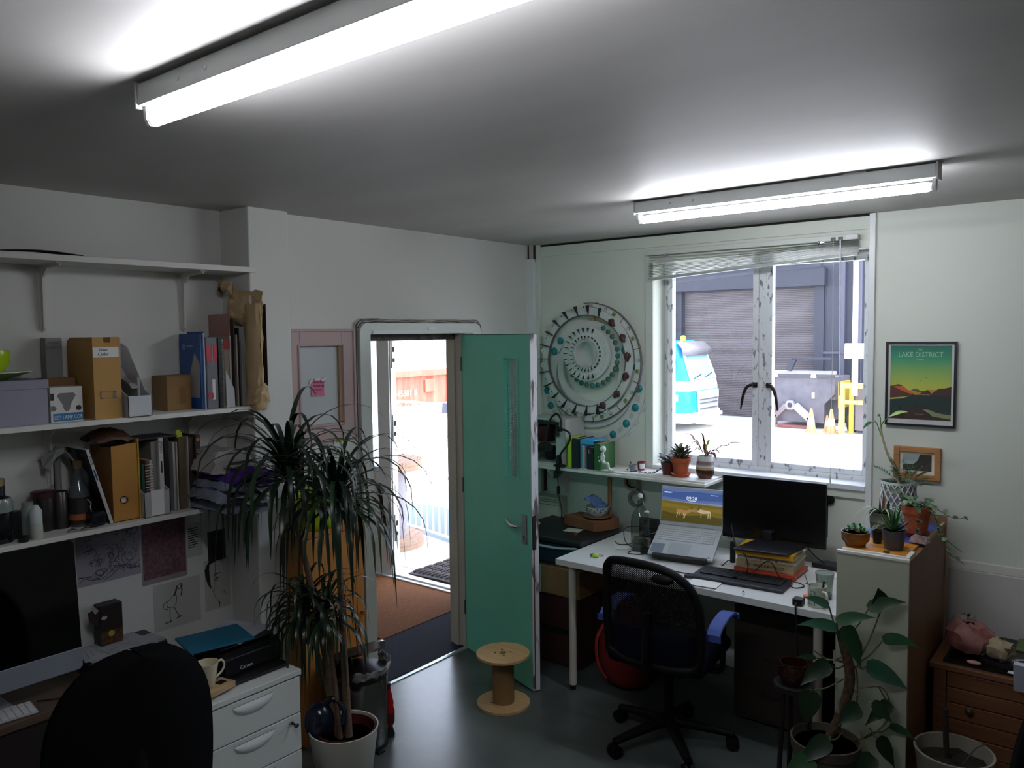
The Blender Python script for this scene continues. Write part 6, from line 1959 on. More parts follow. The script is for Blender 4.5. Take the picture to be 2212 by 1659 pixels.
# white bendy figure leaning on the books
t = T('figurine', 'white bendy smiling figure leaning on the green book', 'figurine', (0.76, -0.245, ZS))
fw = M('figure_white', '#c9cdc6', 0.4)
fy = -0.262
b = MB()
b.tube(spline([(0.728, fy, ZS+0.118), (0.724, fy, ZS+0.092), (0.726, fy, ZS+0.066), (0.742, fy, ZS+0.046)], 4), [0.006]+[0.011]*4+[0.013]*4+[0.012]*3+[0.010], n=10)
b.tube(spline([(0.740, fy, ZS+0.048), (0.768, fy-0.006, ZS+0.046), (0.772, fy-0.006, ZS+0.032), (0.778, fy-0.004, ZS+0.012), (0.80, fy-0.004, ZS+0.004)], 4), [0.010]*5+[0.008]*8+[0.007]*4, n=8)
b.tube(spline([(0.738, fy+0.004, ZS+0.046), (0.756, fy+0.004, ZS+0.030), (0.782, fy+0.002, ZS+0.012), (0.808, fy, ZS+0.004)], 4), [0.010]*4+[0.008]*5+[0.007]*4, n=8)
b.tube(spline([(0.722, fy, ZS+0.100), (0.704, fy-0.004, ZS+0.085), (0.702, fy-0.004, ZS+0.068), (0.714, fy-0.012, ZS+0.055)], 4), [0.007]*7+[0.006]*6, n=8)
b.tube(spline([(0.730, fy, ZS+0.100), (0.742, fy-0.006, ZS+0.082), (0.732, fy-0.014, ZS+0.064)], 4), [0.007]*5+[0.006]*4, n=8)
b.build('body', fw, t, smooth=60)
b = MB(); b.ball((0.732, fy-0.002, ZS+0.134), 0.020, 16, (1, 0.95, 1.05)); hd = b.build('head', fw, t, smooth=60)
for dx in (-0.007, 0.007):
    b = MB(); b.ball((0.732+dx, fy-0.019, ZS+0.140), 0.0042, 10, (1, 0.5, 1.2)); e = b.build('eye', M('eye_white', '#e8e8e6', 0.3), hd)
    b = MB(); b.ball((0.732+dx, fy-0.0213, ZS+0.140), 0.0018, 8); b.build('pupil', blackp, hd)
b = MB(); b.tube([(0.732+0.011*math.sin(a), fy-0.019+0.004*abs(math.sin(a)), ZS+0.128-0.006*math.cos(a)) for a in (-1.1, -0.6, 0, 0.6, 1.1)], 0.001, n=5); b.build('mouth', blackp, hd)
b = MB(); b.box((0.72, -0.275, ZS), (0.775, -0.225, ZS+0.004)); b.build('foot_plate', fw, t)

# pots on the shelf
def pot(name, label, x, y, z, prof, mat, cat='pot', n=28, group=None, parts=()):
    t = T(name, label, cat, (x, y, z), 0, group)
    b = MB(); b.lathe(prof, n, Matrix.Translation((x, y, z))); b.build('pot', mat, t, smooth=40)
    for nm, pr, mm in parts:
        b = MB(); b.lathe(pr, n, Matrix.Translation((x, y, z))); b.build(nm, mm, t, smooth=40)
    return t
def potprof(r0, r1, h, th=0.004):
    return [(0.0, 0.0), (r0, 0.0), (r1, h), (r1-th, h), (r0-th, 0.008), (0, 0.008)]
soil = M('soil', '#241c16', 0.95, bump=0.5, bscale=80)
pot('small_cup', 'small empty grey plastic pot on the window shelf', 0.895, -0.180, ZS, potprof(0.019, 0.026, 0.042), M('grey_plastic', '#74787a', 0.5), 'pot')
t = pot('paper_cup', 'small red and white cup behind the grey pot', 0.915, -0.115, ZS, potprof(0.020, 0.026, 0.054), M('cup_red', '#7a1d24', 0.4), 'cup')
b = MB(); b.lathe([(0.0217, 0.012), (0.0256, 0.044)], 20, Matrix.Translation((0.915, -0.115, ZS)), -1.5, 0.0); b.build('label', M('label_white', ''), t)
def leafy(t, base, n, h, sp, w, mat, seed, lw=1.0, up=0.6, nm='leaf'):
    rnd = random.Random(seed)
    for i in range(n):
        a = rnd.uniform(0, 2*PI)
        r = sp*math.sqrt(rnd.random())
        p = V(base)+V((r*math.cos(a)*0.8, r*math.sin(a)*0.8, h*rnd.uniform(0.15, 1.0)*(1-0.4*(r/sp))))
        d = V((math.cos(a), math.sin(a), up*rnd.uniform(0.2, 1.2))).normalized()
        L_ = w*rnd.uniform(1.6, 2.4)*lw
        b = MB(); b.blade([p, p+d*L_*0.35+V((0, 0, 0.1*L_)), p+d*L_*0.75+V((0, 0, 0.08*L_)), p+d*L_], [w*0.15, w*0.5, w*0.42, w*0.03]); b.build(nm, mat, t)
def stems(t, base, n, h, sp, r, mat, seed):
    rnd = random.Random(seed)
    for i in range(n):
        a = rnd.uniform(0, 2*PI)
        q = sp*rnd.uniform(0.3, 1)
        b = MB(); b.tube(arc(base, V(base)+V((q*math.cos(a), q*math.sin(a), h*rnd.uniform(0.6, 1))), 0.01, 5), r, n=5); b.build('stem', mat, t)
jade = M('jade_leaf', '#3e4a3a', 0.35, col2='#6d6f45', scale=30)
silv = M('silver_leaf', '#46504e', 0.45, col2='#7d8480', scale=60)
t = pot('potted_plant', 'brown red pot with a low grey leaved plant left of the terracotta pot', 1.118, -0.150, ZS, potprof(0.034, 0.047, 0.075), M('brown_red_plastic', '#4e1a16', 0.4), 'plant', parts=[('soil', [(0, 0.066), (0.042, 0.066)], soil)])
leafy(t, (1.118, -0.150, ZS+0.068), 70, 0.06, 0.055, 0.017, silv, 2)
stems(t, V((1.118, -0.150, ZS+0.066)), 6, 0.05, 0.04, 0.0016, M('stem_brown', '#4b3a28', 0.7), 3)
tc_ = M('terracotta', '#b0552f', 0.7, var=0.12, scale=20)
t = pot('potted_plant', 'terracotta pot and saucer with a small jade plant on the window shelf', 1.205, -0.165, ZS+0.012, [(0, 0), (0.038, 0), (0.052, 0.075), (0.058, 0.075), (0.061, 0.10), (0.055, 0.10), (0.048, 0.07), (0, 0.07)], tc_, 'plant', parts=[('soil', [(0, 0.086), (0.053, 0.086)], soil)])
leafy(t, (1.205, -0.165, ZS+0.095), 110, 0.10, 0.058, 0.019, jade, 5, up=1.0)
stems(t, V((1.205, -0.165, ZS+0.095)), 8, 0.085, 0.04, 0.0028, M('stem_brown', ''), 6)
b = MB(); b.lathe([(0, 0), (0.046, 0), (0.060, 0.018), (0.056, 0.018), (0.046, 0.006), (0, 0.006)], 28, Matrix.Translation((1.205, -0.165, ZS)))
b.build('saucer', tc_, t, smooth=40)
t = T('potted_plant', 'striped bulbous vase with a purple long leaved plant on the window shelf', 'plant', (1.345, -0.135, ZS))
bands = ramp_mat('vase_bands', [(0.0, '#6a3324'), (0.27, '#3b1c17'), (0.40, '#3b1c17'), (0.44, '#a88f62'), (0.52, '#a89a80'), (0.56, '#c9c7c6'), (0.66, '#8a6f70'), (0.78, '#85696a'), (0.82, '#c3c6c4'), (1.0, '#c9cccb')], 2, 0.0, 0.13, 0.25, wob=0.03)
b = MB(); b.lathe([(0, 0), (0.035, 0), (0.049, 0.018), (0.053, 0.045), (0.050, 0.085), (0.043, 0.13), (0.039, 0.13), (0.044, 0.08), (0, 0.08)], 32, Matrix.Translation((1.345, -0.135, ZS))); b.build('vase', bands, t, smooth=50)
b = MB(); b.lathe([(0, 0.115), (0.040, 0.115)], 20, Matrix.Translation((1.345, -0.135, ZS))); b.build('soil', soil, t)
pur = M('purple_leaf', '#5a2a2c', 0.5, col2='#7d4733', scale=14)
grl = M('fresh_leaf', '#7f9a2c', 0.5)
vb = V((1.345, -0.135, ZS+0.115))
for i, (dx, dy, dz, w, mm) in enumerate(((-0.135, 0.01, 0.140, 0.011, pur), (-0.02, -0.02, 0.155, 0.014, pur), (0.215, 0.05, 0.100, 0.012, pur), (-0.075, -0.03, 0.090, 0.012, pur), (0.10, -0.02, 0.040, 0.009, pur), (0.085, -0.04, 0.012, 0.014, pur), (-0.05, -0.04, 0.045, 0.010, pur), (0.04, 0.0, 0.110, 0.016, grl), (-0.02, 0.03, 0.07, 0.010, pur), (0.03, -0.05, 0.03, 0.010, pur))):
    e = vb+V((dx, dy, dz))
    pts = [vb.lerp(e, k/9)+V((0, 0, (0.03+0.008*math.sin(k*2.2))*4*(k/9)*(1-k/9))) for k in range(10)]
    ww = [0.002+w*max(0, math.sin(PI*min(1, (k/9)*1.02)))**0.7 if k > 2 else 0.0025 for k in range(10)]
    b = MB(); b.blade(pts, ww, fold=0.4); b.build('leaf', mm, t, smooth=60)
# trailing grey plant and white paper
b = MB(); b.box((0.955, -0.235, ZS), (1.065, -0.150, ZS+0.0015), Matrix.Translation((0, 0, 0)))
tag(b.build('paper_scrap', paper, world='base'), 'white paper scrap under the trailing grey sprig', 'paper')
t = T('sprig', 'trailing grey leaved sprig lying along the window shelf edge', 'plant', (1.0, -0.23, ZS))
p = spline([(1.09, -0.18, ZS+0.04), (1.06, -0.215, ZS+0.012), (1.01, -0.24, ZS+0.008), (0.95, -0.245, ZS+0.014), (0.925, -0.255, ZS+0.010)], 6)
b = MB(); b.tube(p, 0.0014, n=5); b.build('stem', M('stem_brown', ''), t)
rnd = random.Random(8)
for q in p[1:]:
    for s_ in (-1, 1):
        d = V((rnd.uniform(-0.4, 0.4), s_*0.8, rnd.uniform(0.1, 0.7))).normalized()*rnd.uniform(0.014, 0.024)
        b = MB(); b.blade([q, q+d*0.5+V((0, 0, 0.002)), q+d], [0.001, 0.006, 0.0005]); b.build('leaf', silv, t)
# loose sprig in front of the shelf pots
b = MB(); b.tube(arc((0.84, -0.16, ZS+0.002), (0.86, -0.15, ZS+0.045), 0.008, 5, (1, 0, 0)), 0.0013, n=5); b.ball((0.86, -0.15, ZS+0.048), 0.006, 6, (1, 0.5, 1.4)); b.ball((0.845, -0.165, ZS+0.006), 0.004, 6)
tag(b.build('seedling', M('stem_brown', ''), world='base'), 'tiny dry seedling left of the grey plastic pot', 'plant')

# ---------------- wall below the shelf ----------------
t = T('heater', 'white storage heater with vents beneath the window shelf', 'heater', (0.18, -0.06, 0.0))
hm = M('heater_enamel', '#b4b8ab', 0.45)
b = MB(); b.box((0.062, -0.115, 0.30), (0.285, -0.002, 0.885)); b.build('body', hm, t, bevel=0.008)
for z in (0.868, 0.853, 0.832):
    b = MB(); b.box((0.07, -0.117, z), (0.275, -0.1145, z+0.004)); b.build('groove', M('groove_grey', '#6f736a', 0.6), t)
for k in range(2):
    for i in range(4):
        b = MB(); b.box((0.08+0.10*k, -0.118, 0.665+0.017*i), (0.16+0.10*k, -0.1145, 0.671+0.017*i)); b.build('vent_slot', M('groove_grey', ''), t)
b = MB(); b.box((0.10, -0.02, 0.90), (0.115, -0.003, 1.10))
tag(b.build('dark_strip', M('dark_strip', '#2a2320', 0.7), world='base'), 'narrow dark upright strip on the wall above the heater', 'strip')
def tape(x, y, z, r0, r1, w, lab, mat, core):
    t = T('tape_roll', lab, 'tape', (x, y, z), 0, 'tape rolls hung under the shelf')
    Tt = frame((x, y, z), (1, 0.25, 0), (0, 0, 1))
    b = MB(); b.ring(r0, r1, 0, w, n=32, T=Tt); b.build('tape', mat, t, smooth=40)
    b = MB(); b.ring(r0-0.003, r0, 0, w, n=32, T=Tt); b.build('core', core, t, smooth=40)
tape(0.795, -0.005, 1.035, 0.038, 0.052, 0.035, 'brown masking tape roll hung below the window shelf', M('tape_cream', '#9a8d74', 0.6), M('tape_red', '#6b2a22', 0.6))
tape(0.825, -0.005, 0.935, 0.042, 0.055, 0.030, 'green grey tape roll hung lower beneath the masking tape', M('tape_grey', '#6f7a70', 0.5), M('tape_core', '#8f948c', 0.7))
b = MB(); b.cyl((0.79, -0.001, 1.075), (0.79, -0.05, 1.075), 0.003, n=6); b.cyl((0.82, -0.001, 0.978), (0.82, -0.05, 0.978), 0.003, n=6)
tag(b.build('nails', steel, world='base'), 'pair of small nails holding the two tape rolls', 'nail', None, 'stuff')
t = T('suction_hook', 'round black suction hook on the wall right of the monitor', 'hook', (2.01, 0, 1.066))
b = MB(); b.cyl((2.01, -0.001, 1.066), (2.01, -0.012, 1.066), 0.024, n=24); b.build('disc', blackp, t, smooth=40)
b = MB(); b.tube(spline([(2.01, -0.012, 1.066), (2.0, -0.04, 1.06), (1.975, -0.05, 1.055)], 4), 0.005, n=8); b.build('arm', blackp, t, smooth=60)
b = MB(); b.prism([(-0.04, 0.0), (0, 0.07), (0.05, 0.07), (0.05, 0.02), (0.01, -0.05)], 0, 0.006, frame((1.10, -0.10, 0.92), (1, 0, 0), (0, 0, 1)))
tag(b.build('dark_card', blackp, world='base'), 'dark card corner behind the left edge of the laptop', 'card')
# ---------------- desk with laptop and monitor ----------------
DZ_ = 0.742
t = T('desk', 'white desk under the window with a laptop and monitor', 'desk', (1.55, -0.5, 0))
dw_ = M('desk_white', '#cdd0ce', 0.4)
b = MB(); b.box((0.80, -0.875, DZ_-0.034), (2.296, -0.125, DZ_)); b.build('top', dw_, t, bevel=0.002)
b = MB(); b.box((1.349, -0.875, DZ_-0.0005), (1.3505, -0.125, DZ_+0.0002)); b.build('joint_line', darkgap, t)
for x, y in ((0.875, -0.82), (0.875, -0.20), (2.2, -0.80), (2.2, -0.20)):
    b = MB(); b.cyl((x, y, 0.03), (x, y, DZ_-0.034), 0.021, n=20); lg = b.build('leg', M('leg_white', '#c3c0b4', 0.4), t, smooth=40)
    b = MB(); b.cyl((x, y, 0.0), (x, y, 0.03), 0.017, n=16); b.build('foot', blackp, lg, smooth=40)
# laptop on its stand
t = T('laptop', 'open silver laptop on a stand showing a clock over antelopes', 'laptop', (1.36, -0.45, DZ_))
a = 0.17
hinge = V((1.357, -0.350, 0.893))
fz = Matrix.Translation(hinge) @ Matrix.Rotation(a, 4, 'Z')
base = fz @ Matrix.Rotation(math.radians(28), 4, 'X')        # local +y runs back, deck slopes down to the front
sil = M('laptop_silver', '#b9bfc4', 0.35, 0.35)
W2 = 0.179
b = MB(); b.box((-W2, -0.243, -0.014), (W2, 0.0, 0.0), base); b.build('deck', sil, t, bevel=0.003)
b = MB(); b.box((-W2+0.022, -0.125, 0.0), (W2-0.022, -0.018, 0.0008), base); b.build('key_well', M('key_well', '#9fa6aa', 0.5), t)
kw = M('laptop_key', '#b4bbbf', 0.5)
for r_ in range(6):
    n = 16 if r_ else 18
    for k in range(n):
        wk = (2*W2-0.048)/n
        b = MB(); b.box((-W2+0.024+wk*k, -0.034-0.0178*r_, 0.0008), (-W2+0.024+wk*(k+0.9), -0.020-0.0178*r_, 0.0024), base); b.build('key', kw, t)
b = MB(); b.box((-0.075, -0.225, 0.0), (0.045, -0.142, 0.0006), base); b.build('touchpad', M('touchpad', '#a9b2b8', 0.3, 0.3), t)
b = MB(); b.box((-W2+0.008, -0.230, 0.0), (-W2+0.078, -0.158, 0.0007), base); b.build('grey_sticker', M('sticker_slate', '#6f7a86', 0.4), t)
b = MB(); b.box((W2-0.030, -0.232, 0.0), (W2-0.018, -0.220, 0.0007), base); b.build('small_sticker', M('sticker_slate', ''), t)
lid = fz @ Matrix.Rotation(math.radians(-12), 4, 'X')
b = MB(); b.box((-W2, 0.0, 0.0), (W2, 0.006, 0.218), lid); ld = b.build('lid', sil, t, bevel=0.003)
SF = lid @ frame((0, -0.0004, 0), (1, 0, 0), (0, 0, 1))
sx0, sx1, sz0, sz1 = -W2+0.006, W2-0.006, 0.022, 0.206
def spoly(name, pts, mat, d=1):
    b = MB(); b.prism([(sx0+u*(sx1-sx0), sz0+v*(sz1-sz0)) for u, v in pts], 0.0003*(d-1), 0.0003*d, SF); return b.build(name, mat, t)
def sm(n, c, e=0.55):
    return M('screen_'+n, c, 0.3, emit=e)
spoly('screen_sky', [(0, 0.5), (1, 0.5), (1, 1), (0, 1)], sm('sky', '#5a6d9c'))
spoly('screen_sky_band', [(0, 0.74), (0.4, 0.68), (1, 0.72), (1, 0.93), (0.6, 0.95), (0.25, 0.90), (0, 0.96)], sm('sky2', '#3f5890'), 2)
spoly('screen_haze', [(0, 0.56), (1, 0.56), (1, 0.63), (0.5, 0.62), (0, 0.64)], sm('haze', '#8089a3'), 2)
spoly('screen_grass', [(0, 0), (1, 0), (1, 0.57), (0.5, 0.59), (0, 0.63)], sm('grass', '#6d5f22'), 3)
spoly('screen_grass_dark', [(0, 0), (1, 0), (1, 0.22), (0.7, 0.26), (0.4, 0.20), (0.2, 0.24), (0, 0.30)], sm('grass2', '#4c4519'), 4)
spoly('screen_grass_light', [(0.0, 0.43), (0.3, 0.40), (0.55, 0.44), (1, 0.36), (1, 0.48), (0.4, 0.50), (0, 0.55)], sm('grass3', '#7d6b28'), 4)
tan, pale, horn = sm('tan', '#a5784a'), sm('pale', '#c2ab8b'), sm('horn', '#2b2320')
spoly('antelope', [(0.25, 0.37), (0.30, 0.39), (0.40, 0.37), (0.44, 0.38), (0.50, 0.40), (0.53, 0.36), (0.49, 0.33), (0.44, 0.27), (0.40, 0.25), (0.34, 0.28), (0.30, 0.28), (0.26, 0.32)], tan, 6)
spoly('antelope', [(0.43, 0.41), (0.52, 0.44), (0.60, 0.42), (0.62, 0.36), (0.58, 0.33), (0.46, 0.34)], sm('tan2', '#8d7554'), 5)
spoly('antelope', [(0.62, 0.40), (0.60, 0.36), (0.63, 0.33), (0.70, 0.31), (0.78, 0.33), (0.82, 0.37), (0.79, 0.41), (0.70, 0.42), (0.64, 0.44)], pale, 6)
for pts in ([(0.27, 0.30), (0.285, 0.30), (0.262, 0.14), (0.255, 0.14)], [(0.295, 0.29), (0.31, 0.29), (0.305, 0.19), (0.298, 0.19)], [(0.36, 0.28), (0.385, 0.27), (0.40, 0.13), (0.393, 0.13)], [(0.40, 0.26), (0.42, 0.26), (0.378, 0.13), (0.37, 0.13)], [(0.655, 0.33), (0.67, 0.33), (0.665, 0.18), (0.658, 0.18)], [(0.77, 0.34), (0.79, 0.34), (0.776, 0.18), (0.769, 0.18)], [(0.80, 0.36), (0.815, 0.36), (0.812, 0.18), (0.805, 0.18)]):
    spoly('antelope_leg', pts, pale, 6)
for (u, v, du) in ((0.50, 0.42, -0.045), (0.515, 0.42, -0.02), (0.60, 0.43, 0.03), (0.615, 0.43, 0.055)):
    spoly('antelope_horn', [(u, v), (u+0.008, v), (u+du+0.004, v+0.15), (u+du, v+0.15)], horn, 7)
wht = sm('white', '#e8ecf2', 0.8)
text('lettering', '09:28', 0.0275, SF @ Matrix.Translation(((sx0+sx1)/2-0.002, sz0+0.735*(sz1-sz0), 0.0008)), wht, t)
for (u, v, w) in ((0.44, 0.66, 0.12), (0.03, 0.88, 0.14), (0.04, 0.86, 0.11), (0.80, 0.875, 0.12)):
    spoly('caption_line', [(u, v), (u+w, v), (u+w, v+0.012), (u, v+0.012)], wht, 4)
b = MB(); b.box((-0.15, -0.258, -0.022), (0.15, -0.232, 0.002), base); b.box((-0.15, -0.262, 0.002), (-0.09, -0.244, 0.010), base); b.box((0.09, -0.262, 0.002), (0.15, -0.244, 0.010), base); b.box((-0.15, -0.232, -0.022), (0.15, -0.02, -0.0145), base)
st_ = b.build('laptop_rest', M('stand_black', '#141416', 0.6), t, bevel=0.005)
for sx in (-0.12, 0.12):
    b = MB(); p = base @ V((sx, -0.04, -0.02)); q = base @ V((sx, -0.22, -0.02)); b.tube([p, V((p.x, p.y, DZ_+0.004)), V((q.x, q.y, DZ_+0.004))], 0.006, n=6); b.build('stand_leg', M('stand_black', ''), t)
# monitor on the books
t = T('monitor', 'black flat screen monitor standing on a pile of books', 'monitor', (1.80, -0.35, 0.885))
Mf = Matrix.Translation((1.803, -0.300, 0.862)) @ Matrix.Rotation(math.radians(4), 4, 'Z')
b = MB(); b.box((-0.271, 0.0, 0.0), (0.271, 0.022, 0.340), Mf); b.build('bezel', M('monitor_bezel', '#0b0b0d', 0.35), t, bevel=0.002)
b = MB(); b.box((-0.266, -0.0012, 0.022), (0.266, 0.0, 0.335), Mf); b.build('screen', M('monitor_screen', '#020203', 0.25), t)
b = MB(); b.grid(lambda u, v: V((-0.20+0.475*u, 0.022+0.035*math.sin(PI*u)*math.sin(PI*v), 0.06+0.22*v)), 8, 6, Mf); b.build('back_shell', M('monitor_bezel', ''), t, smooth=60)
b = MB(); b.box((-0.035, 0.02, -0.04), (0.02, 0.045, 0.16), Mf); b.box((-0.045, -0.0, -0.001), (-0.0, 0.02, 0.0), Mf); b.build('neck', M('monitor_bezel', ''), t)
ZB = 0.868
b = MB(); b.prism([(1.70, -0.575), (1.965, -0.535), (1.99, -0.33), (1.73, -0.33)], ZB, ZB+0.012); b.box((1.765, -0.345, ZB+0.012), (1.815, -0.255, ZB+0.06)); b.build('base', M('stand_slate', '#16171f', 0.4), t, bevel=0.003)
# pile of books
zc = DZ_
cov = [('red', '#b4402c', 0.024, 0.02, 'red bound book at the bottom of the pile under the monitor', ''), ('cream', '#b8a983', 0.040, 0.005, 'thick cream survival book second from the pile bottom', 'THE URBAN SURVIVAL KIT'), ('white', '#c9c6b6', 0.034, 0.0, 'white spined book with fancy lettering, third in the pile', 'Hackasuria ion  Microcosmic and Curious'), ('yellow', '#d9a514', 0.028, -0.012, 'yellow covered book on top of the pile under the monitor', '')]
for i, (nm, c, h, ox, lab, tx) in enumerate(cov):
    t = T('book', lab, 'book', (1.83, -0.44, zc), 0, 'books under the monitor')
    ang = (0.02, 0.06, 0.08, 0.10)[i]
    Bm = Matrix.Translation((1.69-ox*0.4, -0.515+0.012*i*(i < 3)-0.02*(i == 3), zc)) @ Matrix.Rotation(ang, 4, 'Z')
    Lb, Wb = 0.292+(0.02 if i == 0 else 0), 0.225
    mm = M('pile_'+nm, c, 0.5)
    b = MB(); b.box((0, 0, 0), (Lb, Wb, 0.003), Bm); b.box((0, 0, h-0.003), (Lb, Wb, h-0.0005), Bm); b.box((0, 0, 0.003), (Lb, 0.003, h-0.003), Bm); b.build('cover', mm, t)
    b = MB(); b.box((0.004, 0.003, 0.003), (Lb-0.004, Wb-0.004, h-0.003), Bm); b.build('pages', M('pile_pages', '#b5b0a0', 0.8), t)
    if tx:
        text('lettering', tx, 0.0165 if i == 2 else 0.021, Bm @ frame((Lb/2, -0.0003, h/2), (1, 0, 0), (0, 0, 1)), M('ink_black', ''), t, sx=0.80 if i == 2 else 0.8)
        for q in ((0.12, 0.20) if i == 2 else ()):
            b = MB(); b.prism([(-0.008, 0), (0.008, 0), (0, 0.012)], 0, 0.0005, Bm @ frame((q, -0.0002, 0.003), (1, 0, 0), (0, 0, 1))); b.build('red_mark', M('mark_red', '#b8462f', 0.6), t)
    zc += h
# keyboard
t = T('keyboard', 'black full size keyboard on the white desk', 'keyboard', (1.77, -0.63, DZ_))
Kb = Matrix.Translation((1.555, -0.765, DZ_+0.002)) @ Matrix.Rotation(math.radians(4.0), 4, 'Z')
kbm = M('keyboard_black', '#101218', 0.4)
b = MB(); b.prism([(0, 0), (0.46, 0), (0.462, 0.16), (0.45, 0.205), (0.02, 0.205), (0.0, 0.16)], 0, 0.016, Kb); b.build('case', kbm, t, bevel=0.004)
b = MB(); b.prism([(-0.03, -0.012), (0.015, -0.004), (0.445, -0.004), (0.46, 0), (0.46, 0.03), (0.0, 0.03), (-0.03, 0.004)], 0.0, 0.014, Kb); b.build('front_lip', M('keyboard_lip', '#171a26', 0.35), t, bevel=0.003)
for r_ in range(6):
    n = 21
    for k in range(n):
        if r_ == 5 and 4 <= k <= 8 and k != 4: continue
        ww = 0.019*(5.9 if (r_ == 5 and k == 4) else 0.92)
        b = MB(); b.box((0.03+0.0192*k, 0.165-0.0215*r_, 0.016), (0.03+0.0192*k+ww, 0.165-0.0215*r_+0.0185, 0.0215), Kb); b.build('key', kbm, t)
b = MB(); b.cyl(Kb @ V((0.235, 0.014, 0.014)), Kb @ V((0.235, 0.014, 0.0146)), 0.007, n=16); b.build('round_badge', M('badge_silver', ''), t)
def cable(label, pts, r=0.0026, grp=None):
    b = MB(); b.tube(spline(pts, 6), r, n=6)
    return tag(b.build('cable', blackp, world='base', smooth=60), label, 'cable', grp)
zd = DZ_+0.004
cable('black cable looping over the book spines behind the keyboard', [(1.99, -0.60, DZ_+0.012), (2.03, -0.62, zd), (2.06, -0.57, zd), (2.02, -0.53, zd), (1.94, -0.56, zd+0.02), (1.88, -0.55, zd+0.09), (1.80, -0.555, zd+0.02)])
cable('black cable hanging in a big arc before the yellow book', [(1.60, -0.36, 0.95), (1.66, -0.46, 0.885), (1.72, -0.585, 0.90), (1.775, -0.60, 0.86), (1.79, -0.60, 0.80), (1.78, -0.60, 0.765)])
cable('black cable draped behind the laptop towards the monitor', [(1.55, -0.30, 0.90), (1.60, -0.30, 0.865), (1.70, -0.32, 0.872), (1.77, -0.30, 0.868), (1.80, -0.26, 0.90)])
cable('black cable bundle running from the monitor to the router', [(1.96, -0.25, 0.87), (1.99, -0.23, 0.82), (2.04, -0.20, 0.77), (2.08, -0.2, zd+0.01)], 0.004)
cable('charger cable loop left of the laptop', [(1.20, -0.49, DZ_+0.015), (1.15, -0.54, zd), (1.08, -0.56, zd), (1.07, -0.50, zd), (1.13, -0.48, zd), (1.18, -0.485, DZ_+0.015)])
cable('black cable curled round the glass bottle', [(1.18, -0.38, 0.86), (1.12, -0.36, 0.855), (1.05, -0.40, 0.862), (1.0, -0.46, 0.855), (1.02, -0.49, 0.79), (1.06, -0.46, zd)])
cable('black cable standing before the glass bottle', [(1.19, -0.50, DZ_+0.03), (1.165, -0.53, 0.80), (1.165, -0.52, 0.85), (1.20, -0.46, 0.86)])
cable('thin cable on the desk in front of the laptop stand', [(1.40, -0.70, zd), (1.47, -0.715, zd), (1.55, -0.70, zd), (1.60, -0.66, zd)])
cable('short curved black cable on the papers at the desk end', [(0.90, -0.40, zd+0.004), (0.95, -0.44, zd+0.004), (0.99, -0.41, zd+0.004), (1.0, -0.36, zd+0.004)])
cable('small cable arc on the desk right of the keyboard', [(2.05, -0.52, zd), (2.10, -0.50, zd), (2.13, -0.44, zd)], 0.002)
t = T('charger', 'black charger block beside the laptop stand', 'charger', (1.18, -0.49, DZ_))
b = MB(); b.box((-0.055, -0.02, 0.001), (0.055, 0.02, 0.028), Matrix.Translation((1.185, -0.495, DZ_)) @ Matrix.Rotation(0.1, 4, 'Z')); b.build('block', blackp, t, bevel=0.004)
t = T('usb_hub', 'black upright hub with two lights between laptop and monitor', 'hub', (1.62, -0.38, DZ_))
b = MB(); b.box((1.605, -0.39, DZ_+0.001), (1.632, -0.37, DZ_+0.115)); b.build('body', blackp, t, bevel=0.004)
for x in (1.595, 1.61):
    b = MB(); b.cyl((x, -0.385, DZ_+0.135), (x, -0.395, DZ_+0.137), 0.006, n=10); b.build('plug_tip', chrome, t)
cable('pair of thin black leads dropping from the hub to the desk', [(1.618, -0.38, DZ_+0.003), (1.615, -0.43, zd+0.02), (1.600, -0.47, zd), (1.585, -0.45, zd)])
t = T('router', 'black network box on the desk behind the glass tumbler', 'router', (2.06, -0.20, DZ_))
b = MB(); b.prism([(1.98, -0.21), (2.12, -0.23), (2.16, -0.15), (2.03, -0.13)], DZ_+0.001, DZ_+0.026); b.build('box', blackp, t, bevel=0.004)
b = MB(); b.box((2.10, -0.34, DZ_), (2.22, -0.26, DZ_+0.004)); tag(b.build('folded_paper', paper, world='base'), 'white folded paper between the router and plant cabinet', 'paper')
t = T('book', 'dark box half hidden behind the glass bottle', 'box', (1.10, -0.30, DZ_))
b = MB(); b.box((1.02, -0.33, DZ_), (1.14, -0.28, DZ_+0.15)); b.build('box', M('brown_mixed', '#1d1b1d', 0.5), t)
b = MB(); b.box((1.0, -0.36, DZ_), (1.10, -0.335, DZ_+0.045)); tag(b.build('tin_box', M('red_tin', '#7a4030', 0.5, col2='#b09a7a', scale=40), world='base'), 'small red and cream box behind the glass bottle', 'box')
# glass bottle
t = T('glass_bottle', 'clear glass swing top bottle on the desk left of the laptop', 'bottle', (1.092, -0.445, DZ_))
bg = glass('bottle_glass', '#cfd9d4')
b = MB(); b.lathe([(0.050, 0.0), (0.054, 0.006), (0.054, 0.165), (0.047, 0.20), (0.024, 0.245), (0.0165, 0.27), (0.0165, 0.288), (0.020, 0.290), (0.020, 0.302), (0.016, 0.304)], 32, Matrix.Translation((1.092, -0.445, DZ_+0.001))); b.build('glass', bg, t, smooth=50)
b = MB(); b.lathe([(0.0, 0.003), (0.051, 0.004), (0.051, 0.05), (0.0, 0.05)], 28, Matrix.Translation((1.092, -0.445, DZ_+0.001))); b.build('water', glass('water', '#d7e0da'), t, smooth=50)
b = MB(); b.lathe([(0.0, 0.302), (0.014, 0.303), (0.015, 0.315), (0.010, 0.325), (0, 0.326)], 16, Matrix.Translation((1.092, -0.445, DZ_))); b.build('stopper', M('stopper_white', '#cfd2d0', 0.4), t, smooth=50)
